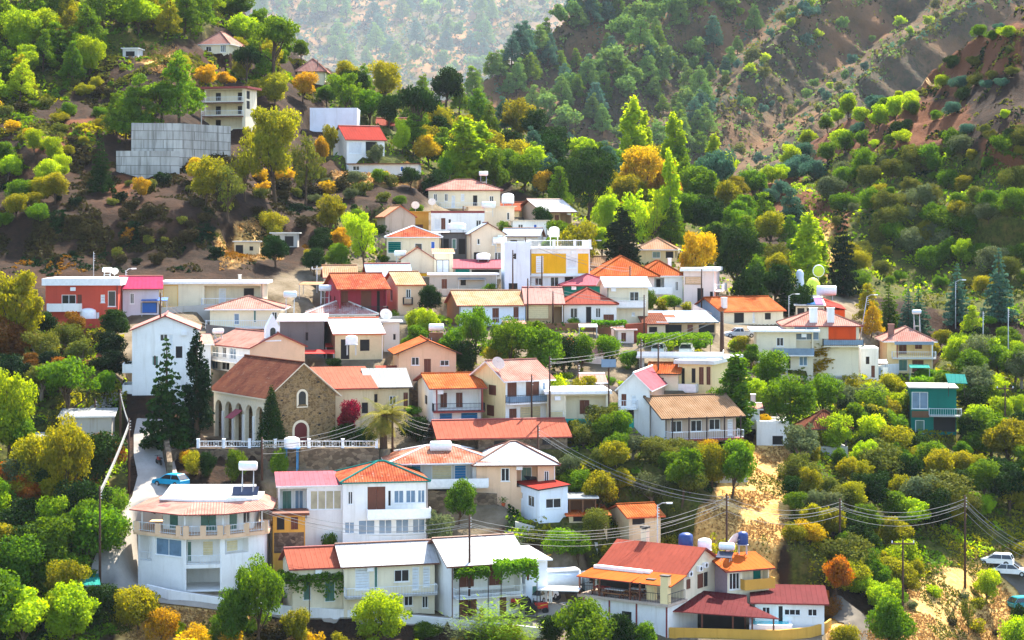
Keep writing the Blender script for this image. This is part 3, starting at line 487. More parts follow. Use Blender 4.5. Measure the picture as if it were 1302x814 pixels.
# special buildings that are built by hand further down (levelled pads)
def pad_px(pxc, py, yaw, hw, hd, dz=0.0):
    p = at(pxc, py); c = p + Matrix.Rotation(R(yaw), 3, 'Z') @ Vector((0, hd, 0)); PADS.append((c, R(yaw), hw, hd, p.z + dz)); return p
pad_px(385, 565, 33, 8, 11)      # church yard
_cy = at(385, 566); YARD = (_cy.y - 4.6, _cy.z)
PADS.append((Vector((at(352, 566, YARD[0]).x, _cy.y - 1.6, _cy.z)), 0.0, 13.5, 3.0, _cy.z))
pad_px(257, 752, 2, 7.4, 6)        # white house on the bend
pad_px(848, 806, -34, 13, 9)     # taverna
pad_px(952, 812, -8, 7.6, 8)       # pool terrace

# ---------------------------------------------------------------- terrain
TOPX = np.array([-500, 0, 200, 285, 330, 400, 470, 560, 640, 700, 760, 850, 940, 985, 1060, 1140, 1190, 1240, 1302, 1800], float)
TOPY = np.array([-160, -150, -120, -20, 42, 76, 108, 130, 155, 188, 205, 232, 240, 222, 165, 125, 82, 45, 0, -120], float)
def inpoly(px, py, poly):
    c = np.zeros(px.shape, bool); n = len(poly); j = n - 1
    for i in range(n):
        xi, yi = poly[i]; xj, yj = poly[j]
        cond = ((yi > py) != (yj > py)) & (px < (xj - xi) * (py - yi) / (yj - yi + 1e-9) + xi)
        c ^= cond; j = i
    return c
def blur(a, k=2, it=2):
    for _ in range(it):
        for ax in (0, 1):
            b = a.copy()
            for s in range(1, k + 1): b += np.roll(a, s, ax) + np.roll(a, -s, ax)
            a = b / (2 * k + 1)
    return a
def vnoise(x, y, seed=0, octv=4, lac=2.1, gain=.5):
    """smooth value noise, vectorised"""
    tot = np.zeros_like(x); amp = 1.0; nrm = 0
    for o in range(octv):
        xi = np.floor(x).astype(np.int64); yi = np.floor(y).astype(np.int64); fx = _sm(x - xi); fy = _sm(y - yi)
        def hsh(a, b):
            h = (a * 374761393 + b * 668265263 + (seed + o) * 974711) & 0x7fffffff
            h = ((h ^ (h >> 13)) * 1274126177) & 0x7fffffff
            return ((h ^ (h >> 16)) & 0xffff) / 65535.0
        v = (hsh(xi, yi) * (1 - fx) + hsh(xi + 1, yi) * fx) * (1 - fy) + (hsh(xi, yi + 1) * (1 - fx) + hsh(xi + 1, yi + 1) * fx) * fy
        tot += v * amp; nrm += amp; amp *= gain; x = x * lac; y = y * lac
    return tot / nrm
ZONES = {
 'red': [[(20, 190), (90, 150), (130, 140), (120, 175), (60, 200)], [(1025, 195), (1050, 160), (1130, 118), (1225, 128), (1245, 170), (1150, 195)], [(1160, 105), (1170, 60), (1240, 38), (1302, 20), (1302, 90), (1230, 112)],
         [(1240, 180), (1302, 150), (1302, 230), (1250, 215)], [(945, 250), (985, 205), (1030, 200), (1010, 250), (960, 300)], [(150, 215), (175, 210), (165, 250), (130, 262)], [(1000, 255), (1090, 240), (1080, 300), (1020, 330)], [(40, 420), (150, 400), (150, 470), (60, 480)]],
 'dry': [[(1150, 735), (1225, 700), (1302, 690), (1340, 690), (1340, 840), (1100, 840), (1110, 780)], [(935, 548), (1000, 560), (1010, 640), (985, 720), (900, 705), (835, 690), (850, 660), (905, 640)], [(150, 762), (230, 765), (400, 800), (420, 840), (140, 840)],
         [(150, 58), (225, 55), (230, 80), (170, 85)], [(180, 78), (260, 80), (260, 105), (190, 105)], [(420, 215), (540, 215), (530, 245), (430, 245)], [(270, 300), (345, 270), (360, 330), (280, 350)], [(1035, 770), (1075, 760), (1130, 812), (1060, 830)], [(1030, 300), (1062, 290), (1060, 350), (1035, 350)]],
 'green': [[(-100, 420), (160, 420), (165, 800), (-100, 900)], [(660, 545), (940, 550), (900, 640), (850, 690), (640, 690)], [(930, 440), (1130, 470), (1302, 440), (1560, 440), (1560, 700), (1302, 690), (1160, 740), (1000, 720), (1010, 560)], [(-300, -300), (290, -100), (290, 30), (112, 92), (40, 130), (-300, 180)],
           [(420, 90), (640, 160), (800, 210), (950, 250), (980, 420), (760, 310), (640, 230), (540, 230), (410, 200)], [(520, 385), (750, 400), (740, 475), (540, 475)], [(1010, 200), (1302, 190), (1560, 150), (1560, 440), (1302, 420), (1000, 360)], [(420, 270), (500, 270), (500, 345), (420, 345)]],
 'pave': [[(400, 335), (560, 255), (740, 280), (930, 330), (1110, 380), (1120, 470), (960, 470), (930, 540), (780, 560), (560, 600), (720, 640), (560, 700), (340, 720), (330, 580), (250, 500), (160, 500), (60, 410), (60, 360), (330, 360)], [(640, 700), (760, 690), (1060, 740), (1080, 830), (640, 830)], [(160, 640), (360, 650), (690, 730), (690, 800), (160, 770)]],
}
nx, ny = 470, 300
gx_ = np.linspace(-500, 1800, nx); tt = np.linspace(0, 1, ny) 
top = np.interp(gx_, TOPX, TOPY)
# a gentle jitter of the skyline
top = top + 6 * (vnoise(gx_ / 22, gx_ * 0 + .5, 7) - .5) * 2
GX = np.repeat(gx_[:, None], ny, 1); GY = 1000 + (top[:, None] - 1000) * (tt[None, :] ** .85)
GD = D(GX, GY)
WX = (GX - CX) / F * GD; WY = GD.copy(); WZ = -(GY - HY) / F * GD
rough = (vnoise(WX / 9, WY / 9, 3, 5) - .5) * 2.0 + (vnoise(WX / 2.2, WY / 2.2, 11, 3) - .5) * .7
wild = 1 - blur(sum(inpoly(GX, GY, p) for p in ZONES['pave']).clip(0, 1).astype(float), 3, 2)
amp = np.interp(GD, [200, 300, 450], [.35, 1.0, 1.9]) * (.12 + .88 * wild)
rng_gully = (vnoise((WX * .8 + WY * .5) / 11, (WY - WX) / 60, 5, 3) - .5) * 5.5 * np.interp(GD, [260, 340], [0, 1]) * wild
WZ = WZ + rough * amp + rng_gully
for c, th, hw, hd, z in PADS:
    dx = WX - c.x; dy = WY - c.y; lx = dx * math.cos(th) + dy * math.sin(th); ly = -dx * math.sin(th) + dy * math.cos(th)
    ex = np.maximum(np.abs(lx) - hw, 0); ey = np.maximum(np.abs(ly) - hd, 0); dist = np.hypot(ex, ey)
    wgt = np.clip(1 - dist / 2.2, 0, 1); wgt = _sm(wgt)
    cut = np.minimum(WZ, z - .05)
    fill = np.where((dist < .2), z - .05, cut)          # also fill inside the footprint
    WZ = WZ * (1 - wgt) + np.where(WZ > z, cut, np.where(dist < .2, fill, WZ)) * wgt
verts = np.stack([WX, WY, WZ], -1)
# the ground runs back under the camera, and rolls over the ridge behind
pre = []
for k, f_ in enumerate([.9, .72, .5, .25, 0.0, -.5]):
    v = verts[:, 0].copy(); v[:, 1] = verts[:, 0, 1] * f_ ; v[:, 0] = (gx_ - CX) / F * 240 * 1.3; v[:, 2] = np.minimum(verts[:, 0, 2], -52) - 4 - 6 * math.sin(min(1, k / 3) * 1.57); pre.append(v)
pre = np.stack(pre[::-1], 1)
post = []
for k in range(1, 12):
    v = verts[:, -1].copy(); v[:, 1] += 9.0 * k; v[:, 0] *= v[:, 1] / (v[:, 1] - 9.0 * k); v[:, 2] -= 1.1 * k ** 1.6; post.append(v)
post = np.stack(post, 1)
allv = np.concatenate([pre, verts, post], 1); n2 = allv.shape[1]
def grid_mesh(name, A, mat, attrs=None):
    a, b = A.shape[:2]; idx = np.arange(a * b).reshape(a, b)
    q = np.stack([idx[:-1, :-1], idx[1:, :-1], idx[1:, 1:], idx[:-1, 1:]], -1).reshape(-1, 4)
    me = bpy.data.meshes.new(name); me.vertices.add(a * b); me.vertices.foreach_set('co', A.reshape(-1).astype(np.float32))
    me.loops.add(q.size); me.loops.foreach_set('vertex_index', q.reshape(-1).astype(np.int32))
    me.polygons.add(len(q)); me.polygons.foreach_set('loop_start', np.arange(0, q.size, 4, dtype=np.int32)); me.polygons.foreach_set('loop_total', np.full(len(q), 4, np.int32))
    me.update(calc_edges=True); me.polygons.foreach_set('use_smooth', [True] * len(q))
    for nm, arr in (attrs or {}).items():
        at_ = me.attributes.new(nm, 'FLOAT_COLOR', 'POINT'); at_.data.foreach_set('color', arr.reshape(-1).astype(np.float32))
    me.materials.append(mat); o = bpy.data.objects.new(name, me); COL.objects.link(o); return o
zz = np.zeros((nx, n2, 4))
for ci, key in enumerate(('red', 'green', 'dry', 'pave')):
    m = sum(inpoly(GX, GY, p) for p in ZONES[key]).clip(0, 1).astype(float); m = blur(m, 2, 2)
    full = np.concatenate([np.repeat(m[:, :1], pre.shape[1], 1), m, np.repeat(m[:, -1:], post.shape[1], 1)], 1)
    zz[..., ci] = full
def ground_mat():
    w = N("hillside_ground"); at_ = w.n("Attribute", attribute_name="zone"); sp = w.n("SeparateColor"); w.l(at_.outputs['Color'], sp.inputs[0])
    v = w.coord('Object'); big = w.noise(v, .06, 6, .6); mid = w.noise(v, .35, 6, .65); fine = w.noise(v, 1.8, 5, .7)
    def zone(sock, soft=.35): 
        x = w.math('ADD', sock, w.math('MULTIPLY', w.math('SUBTRACT', mid, .5), 1.0)); return w.ramp(x, [(.42, 0.), (.42 + soft, 1.)])
    base = w.mixc(w.ramp(mid, [(.35, 0.), (.65, 1.)]), srgb('#241912'), srgb('#3D2B1E'))
    base = w.mixc(w.ramp(fine, [(.45, 0.), (.66, .75)]), base, srgb('#1A1912'))
    base = w.mixc(w.ramp(big, [(.5, 0.), (.7, .5)]), base, srgb('#4C3020'))
    red = w.mixc(fine, srgb('#482A1A'), srgb('#74482C'))
    grn = w.mixc(w.ramp(fine, [(.35, 0.), (.65, 1.)]), srgb('#2A3010'), srgb('#50561E'))
    grn = w.mixc(w.ramp(mid, [(.5, 0.), (.68, .7)]), grn, srgb('#6E5E34'))
    dry = w.mixc(w.ramp(fine, [(.35, 0.), (.65, 1.)]), srgb('#B08448'), srgb('#E0B870'))
    dry = w.mixc(w.ramp(mid, [(.55, 0.), (.72, .7)]), dry, srgb('#8A6A38'))
    pav = w.mixc(w.ramp(mid, [(.35, 0.), (.65, 1.)]), srgb('#7C705E'), srgb('#5E523E'))
    pav = w.mixc(w.ramp(fine, [(.55, 0.), (.7, .6)]), pav, srgb('#5E5A38'))
    c = w.mixc(zone(sp.outputs[1]), base, grn); c = w.mixc(zone(at_.outputs['Alpha']), c, pav); c = w.mixc(zone(sp.outputs[0], .25), c, red); c = w.mixc(zone(sp.outputs[2]), c, dry)
    return w.bsdf(c, .95, w.math('ADD', mid, w.math('MULTIPLY', fine, .5)), .5, .7, .1)
hill = grid_mesh("hillside", allv, ground_mat(), {'zone': zz}); hill['kind'] = 'structure'
_bm = bmesh.new(); _bm.from_mesh(hill.data); BV = BVHTree.FromBMesh(_bm); _bm.free()
def gz(x, y, default=-50.0):
    h = BV.ray_cast(Vector((x, y, 900)), Vector((0, 0, -1)))
    return h[0].z if h[0] is not None else default
def ground(px, py, Y=None):
    """world point on the hillside seen at this pixel's depth"""
    p = at(px, py, Y); p.z = gz(p.x, p.y, p.z); return p

# ---- the far side of the valley: a spurred slope and the hazy mountain behind it
def slope_mat(name, cols, s, bare=(.52, .64)):
    w = N(name); v = w.coord('Object'); big = w.noise(v, .012 * s, 6, .6); mid = w.noise(v, .06 * s, 6, .65); fine = w.noise(v, .4 * s, 5, .7)
    c = w.mixc(w.ramp(mid, [(.38, 0.), (.62, 1.)]), srgb(cols[0]), srgb(cols[1])); c = w.mixc(w.ramp(fine, [(.48, 0.), (.62, .8)]), c, srgb(cols[2])); c = w.mixc(w.ramp(big, [(bare[0], 0.), (bare[1], .9)]), c, srgb(cols[3]))
    return w.bsdf(c, .95, w.math('ADD', mid, w.math('MULTIPLY', fine, .35)), 4.0, .6, .1)
def sheet(name, x0, x1, nx_, y_of, ny_, depth, mat, fold=60, rough_=2.0):
    xs = np.linspace(x0, x1, nx_); t_ = np.linspace(0, 1, ny_); tp, bt = y_of(xs)
    X = np.repeat(xs[:, None], ny_, 1); Y_ = bt[:, None] + (tp - bt)[:, None] * t_[None]
    Dp = depth(X, Y_); A = np.stack([(X - CX) / F * Dp, Dp, -(Y_ - HY) / F * Dp], -1)
    A[..., 2] += (vnoise(A[..., 0] / 30, A[..., 1] / 30, 21, 5) - .5) * rough_ * 4
    A[..., 1] += (1 - np.abs(2 * vnoise((A[..., 0] + A[..., 2]) / 26, (A[..., 2] - A[..., 0]) / 110, 33, 4) - 1)) * rough_ * -7
    back = []
    for k in range(1, 6):
        v = A[:, -1].copy(); v[:, 1] += fold * k; v[:, 2] -= 4.0 * k ** 2; back.append(v)
    A = np.concatenate([A, np.stack(back, 1)], 1)
    o = grid_mesh(name, A, mat); o['kind'] = 'structure'; return o
MTX = np.array([-300, 380, 470, 560, 640, 700, 760, 830, 900, 1302, 1900], float); MTY = np.array([300, 240, 205, 150, 96, 45, -8, -60, -110, -130, -150], float)
def Dmid(px, py):
    base = np.interp(-np.asarray(py, float), [-420, -320, -220, -120, 0, 110, 560], [700, 770, 870, 960, 1060, 1150, 1500])
    s = (np.asarray(px, float) * .62 + py * .78) / 105.0 + .35 * (vnoise(np.asarray(px, float) / 120, np.asarray(py, float) / 120, 9, 3) - .5)
    saw = s - np.floor(s); tri = np.where(saw < .28, saw / .28, (1 - saw) / .72)
    return base * (1.0 + .03 * (1 - tri) * 1.6)
far_slope = sheet("far_slope", -250, 1900, 330, lambda xs: (np.interp(xs, MTX, MTY), np.full_like(xs, 360)), 190, Dmid,
                  slope_mat("scrub_slope", ('#40362A', '#5E4A34', '#323A20', '#7A583A'), 1.0))
def Dfar(px, py):
    base = np.interp(-np.asarray(py, float), [-320, -200, -80, 60, 110], [780, 940, 1180, 1450, 1560])
    s = (np.asarray(px, float) * .55 + py * .83) / 150.0 + .5 * (vnoise(np.asarray(px, float) / 160, np.asarray(py, float) / 160, 19, 3) - .5)
    saw = s - np.floor(s); tri = np.where(saw < .3, saw / .3, (1 - saw) / .7)
    return 4.8 * base * (1 + .05 * (1 - tri))
mountain = sheet("mountain", -500, 1900, 260, lambda xs: (np.full_like(xs, -110) + 30 * np.sin(xs / 210), np.full_like(xs, 330)), 150, Dfar,
                 slope_mat("mountain_slope", ('#3C3A24', '#5A4C30', '#323C20', '#8A6236'), .25, (.43, .54)), 300, 9.0)
def bvh_of(o):
    b = bmesh.new(); b.from_mesh(o.data); t = BVHTree.FromBMesh(b); b.free(); return t
BVM, BVF = bvh_of(far_slope), bvh_of(mountain)
def drop(bv, p):
    h = bv.ray_cast(Vector((p.x, p.y, 2500)), Vector((0, 0, -1))); return h[0] if h[0] is not None else p

# ---------------------------------------------------------------- roads and paths (strips laid on the hillside)
def strip(name, pts, mat, lift=.10, nacross=12, kind='structure', step=2.0):
    """pts: (px_left, px_right, py) rows from far to near"""
    rows = []
    for (a, b) in zip(pts[:-1], pts[1:]):
        n = max(1, int(max(abs(b[2] - a[2]), abs(b[0] - a[0]) / 2, abs(b[1] - a[1]) / 2) / step))
        for k in range(n): t = k / n; rows.append([a[i] + (b[i] - a[i]) * t for i in range(3)] + ([a[3] + (b[3] - a[3]) * t] if len(a) > 3 else []))
    rows.append(list(pts[-1])); A = []
    for r_ in rows:
        y2 = r_[3] if len(r_) > 3 else r_[2]
        line = []
        for k in range(nacross + 1):
            t = k / nacross; g = ground(r_[0] + (r_[1] - r_[0]) * t, r_[2] + (y2 - r_[2]) * t); line.append([g.x, g.y, g.z + lift])
        A.append(line)
    A = np.array(A); A[..., 2] += .06
    o = grid_mesh(name, A, mat); o['kind'] = kind; return o
def road_mat(name, c, c2):
    w = N(name); v = w.coord('Object'); n1 = w.noise(v, .25, 5); n2_ = w.noise(v, 3, 5, .7)
    col = w.mixc(w.ramp(n1, [(.35, 0.), (.7, 1.)]), srgb(c), srgb(c2)); col = w.mixc(w.ramp(n2_, [(.55, 0.), (.75, .4)]), col, dk(srgb(c2), .6))
    MATS[name] = w.bsdf(col, .9, n2_, .03, .5, .2); return MATS[name]
road_mat('road_asphalt', '#A8A299', '#8A857D'); road_mat('gravel_track', '#665F54', '#4E4840'); road_mat('dirt_track', '#A88A60', '#8A6C48'); road_mat('yard_concrete', '#A39A8C', '#857B6D')
strip('road', [(174, 208, 536), (170, 214, 555), (170, 220, 580), (175, 226, 606), (168, 214, 632), (152, 190, 656), (140, 186, 682), (122, 176, 706), (112, 176, 732), (122, 196, 752)], MATS['road_asphalt'])
strip('lane', [(196, 172, 748, 764), (260, 246, 757, 774), (345, 340, 768, 784), (440, 436, 777, 794), (560, 556, 786, 801), (690, 690, 793, 808)], MATS['yard_concrete'])
strip('driveway', [(136, 162, 494), (126, 150, 508), (112, 140, 520)], MATS['road_asphalt'])
strip('gravel_path', [(1044, 1058, 748), (1056, 1074, 763), (1062, 1092, 776), (1066, 1106, 789), (1078, 1112, 803), (1090, 1118, 818)], MATS['gravel_track'])
strip('dirt_road', [(1262, 1290, 716), (1270, 1310, 730), (1290, 1330, 748), (1310, 1360, 770)], MATS['gravel_track'])
strip('yard', [(694, 738, 728), (690, 744, 744), (664, 742, 766), (640, 700, 786)], MATS['yard_concrete'])
strip('hill_track', [(1158, 1166, 86), (1165, 1180, 92), (1190, 1200, 98), (1225, 1232, 104), (1285, 1290, 112)], MATS['dirt_track'], step=3)

# ---------------------------------------------------------------- walls that follow a line on the hillside
def path_pts(pts, step=1.0):
    W = [p.copy() if isinstance(p, Vector) else ground(*p) for p in pts]; out = []
    for a, b in zip(W[:-1], W[1:]):
        n = max(1, int((b - a).length / step))
        for k in range(n): out.append(a.lerp(b, k / n))
    out.append(W[-1])
    zs = [p.z for p in out]
    for _ in range(6): zs = [zs[0]] + [(zs[i - 1] + 2 * zs[i] + zs[i + 1]) / 4 for i in range(1, len(zs) - 1)] + [zs[-1]]
    for p, z in zip(out, zs): p.z = z
    return out
def wall_run(name, pts, up, down, th, mat, parent=None, z_off=0.0, step=1.5, flat=False):
    P = path_pts(pts, step); m = MB(); n = len(P)
    if flat:
        zm = flat if isinstance(flat, float) else sum(p.z for p in P) / n
        for p in P: p.z = zm
    L = []; 
    for i, p in enumerate(P):
        d = (P[min(i + 1, n - 1)] - P[max(i - 1, 0)]); d.z = 0; d.normalize(); nrm = Vector((d.y, -d.x, 0)) * th / 2
        L.append([p + nrm + Vector((0, 0, z_off - down)), p - nrm + Vector((0, 0, z_off - down)), p - nrm + Vector((0, 0, z_off + up)), p + nrm + Vector((0, 0, z_off + up))])
    for a, b in zip(L[:-1], L[1:]):
        for i in range(4): m.quad(a[i], b[i], b[(i + 1) % 4], a[(i + 1) % 4])
    m.quad(*L[0]); m.quad(*L[-1][::-1])
    o = m.build(name, mat, parent); 
    b = bmesh.new(); b.from_mesh(o.data); bmesh.ops.remove_doubles(b, verts=b.verts, dist=.001); bmesh.ops.recalc_face_normals(b, faces=b.faces); b.to_mesh(o.data); b.free()
    return o, P
# ---------------------------------------------------------------- house builder
KIND = {  # name, frame material, pane material, style
 'w': ('window', 'paint_white', 'glass', 'cross'), 'ww': ('window', 'paint_white', 'glass', 'twin'), 'W': ('window', 'paint_white', 'glass', 'wide'), 'W2': ('window', 'iron_dark', 'shutter_white', 'twin'),
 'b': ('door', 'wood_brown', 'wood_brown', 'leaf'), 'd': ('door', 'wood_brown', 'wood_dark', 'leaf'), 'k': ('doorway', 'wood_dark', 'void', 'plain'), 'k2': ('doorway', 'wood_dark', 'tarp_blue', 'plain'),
 'g': ('garage_door', 'paint_white', 'cream_shutter', 'slats'), 'u': ('shutter_door', 'paint_white', 'blue_paint', 'slats'), 'u2': ('door', 'paint_white', 'glass_blue', 'leaf'), 'ub': ('shutter', 'paint_white', 'strong_blue', 'leaf'),
 's': ('shutter', 'paint_white', 'shutter_white', 'slats'), 'c': ('window', 'paint_white', 'curtain', 'multi'), 'cc': ('window', 'paint_white', 'curtain', 'multi'), 'cs': ('shutter', 'shutter_tan', 'cream_shutter', 'slats'),
 'g2': ('window', 'paint_white', 'glass_blue', 'twin'), 'n': ('door', 'paint_white', 'glass_green', 'leaf'), 't': ('wall_panel', 'm_teal', 'm_teal', 'plain'), 'e': ('garage_door', 'paint_white', 'm_teal', 'slats'), 'y': ('wall_panel', 'yellow', 'buttery', 'plain'),
 'yb': ('wall_panel', 'yellow', 'yellow', 'plain'), 'p': ('shutter', 'shutter_tan', 'peach', 'slats'), 'v': ('veranda', None, None, 'recess')}
PANEL = {'Py': 'yellow', 'Po': 'orange', 'Pb': 'brownwall', 'PS': 'rubble_stone'}
def parse(op):
    out = []
    for t in filter(None, (x.strip() for x in op.split(';'))):
        a = t.split(); out.append((a[0], *map(float, a[1:5]), a[5]))
    return out
def wall_face(m, p0, p1, zb, h, holes, mi):
    """vertical face from p0 to p1 (seen from outside left to right) with rectangular holes and their reveals"""
    p0 = Vector((*p0, 0)); p1 = Vector((*p1, 0)); L = (p1 - p0).length; e = (p1 - p0) / L; inn = Vector((-e.y, e.x, 0))
    us = sorted({0., L} | {v for q in holes for v in q[:2]}); vs = sorted({zb, h} | {v for q in holes for v in q[2:4]})
    P = lambda u, z, dpt=0.0: tuple(p0 + e * u + inn * dpt + Vector((0, 0, z)))
    for a, b in zip(us[:-1], us[1:]):
        for c, d in zip(vs[:-1], vs[1:]):
            cu, cv = (a + b) / 2, (c + d) / 2
            if b - a < 1e-4 or d - c < 1e-4 or any(q[0] < cu < q[1] and q[2] < cv < q[3] for q in holes): continue
            m.quad(P(a, c), P(b, c), P(b, d), P(a, d), mi=mi)
    for u0, u1, v0, v1, dep, back in holes:
        m.quad(P(u0, v0), P(u0, v1), P(u0, v1, dep), P(u0, v0, dep), mi=mi); m.quad(P(u1, v0), P(u1, v0, dep), P(u1, v1, dep), P(u1, v1), mi=mi)
        m.quad(P(u0, v1), P(u1, v1), P(u1, v1, dep), P(u0, v1, dep), mi=mi); m.quad(P(u0, v0), P(u0, v0, dep), P(u1, v0, dep), P(u1, v0), mi=mi)
        if back: m.quad(P(u0, v0, dep), P(u0, v1, dep), P(u1, v1, dep), P(u1, v0, dep), mi=mi)
    return p0, e, inn
def fitting(root, p0, e, inn, u0, u1, v0, v1, dep, code, proud=False):
    """window / door / shutter set into a hole (dep behind the face) or on a veranda's back wall"""
    nm, fm, pm, sty = KIND[code]; W_, H_ = u1 - u0, v1 - v0; fw = min(.09, W_ * .16)
    yaw = math.atan2(e.y, e.x)
    M = Matrix.Translation(p0 + e * u0 + inn * (dep if not proud else dep - .03) + Vector((0, 0, v0))) @ Matrix.Rotation(yaw, 4, 'Z')
    # local: x along the face, y inwards, z up
    fr = MB(); y0, y1 = (-.07, -.01) if not proud else (-.06, .029)
    fr.box(0, y0, 0, fw, y1, H_); fr.box(W_ - fw, y0, 0, W_, y1, H_); fr.box(fw, y0, H_ - fw, W_ - fw, y1, H_); fr.box(fw, y0, 0, W_ - fw, y1, fw * .8)
    if sty in ('cross', 'twin') and W_ > .5: fr.box(W_ / 2 - .035, y0 + .006, fw * .8, W_ / 2 + .035, y1 - .003, H_ - fw)
    if sty == 'wide' and W_ > 1.2:
        for t in (.33, .67): fr.box(W_ * t - .035, y0 + .006, fw * .8, W_ * t + .035, y1 - .003, H_ - fw)
    if sty == 'multi':
        n = max(2, int(W_ / .75))
        for k in range(1, n): fr.box(W_ * k / n - .05, y0 + .006, fw * .8, W_ * k / n + .05, y1 - .003, H_ - fw)
    if nm in ('window', 'shutter') and not proud: fr.box(-.08, -dep - .07, -.07, W_ + .08, y0, -.003)
    fo = fr.xf(M).build(nm, fm, root)
    pn = MB(); yy = y0 + .025
    if sty == 'slats':
        n = max(3, int(H_ / .28))
        for k in range(n): pn.hexa([(fw, yy + .02, H_ * k / n), (W_ - fw, yy + .02, H_ * k / n), (W_ - fw, yy + .05, H_ * k / n), (fw, yy + .05, H_ * k / n), (fw, yy - .01, H_ * (k + .9) / n), (W_ - fw, yy - .01, H_ * (k + .9) / n), (W_ - fw, yy + .05, H_ * (k + .9) / n), (fw, yy + .05, H_ * (k + .9) / n)])
    elif sty == 'leaf' and W_ > .5:
        for a, b in ((fw, W_ / 2 - .01), (W_ / 2 + .01, W_ - fw)): pn.box(a, yy, .02, b, yy + .03, H_ - fw)
    else: pn.box(fw * .9, yy, fw * .6, W_ - fw * .9, yy + .02, H_ - fw * .9)
    pn.xf(M).build('pane' if nm == 'window' else 'leaf_panel', pm, fo)
    return fo
def roof_plane(m, P, t=.14, mi=0, me=1):
    """P: polygon, first edge = eave; adds the sloped slab with uv in metres"""
    P = [Vector(p) for p in P]; e = (P[1] - P[0]).normalized(); nrm = e.cross(P[2] - P[0]).normalized(); 
    if nrm.z < 0: nrm = -nrm
    up = nrm.cross(e); up = up if up.z > 0 else -up
    uv = [((p - P[0]).dot(e), (p - P[0]).dot(up)) for p in P]
    m.quad(*P, mi=mi, uv=uv); Q = [p - Vector((0, 0, t)) for p in P]; m.quad(*Q[::-1], mi=me)
    for i in range(len(P)): j = (i + 1) % len(P); m.quad(P[i], P[j], Q[j], Q[i], mi=me)
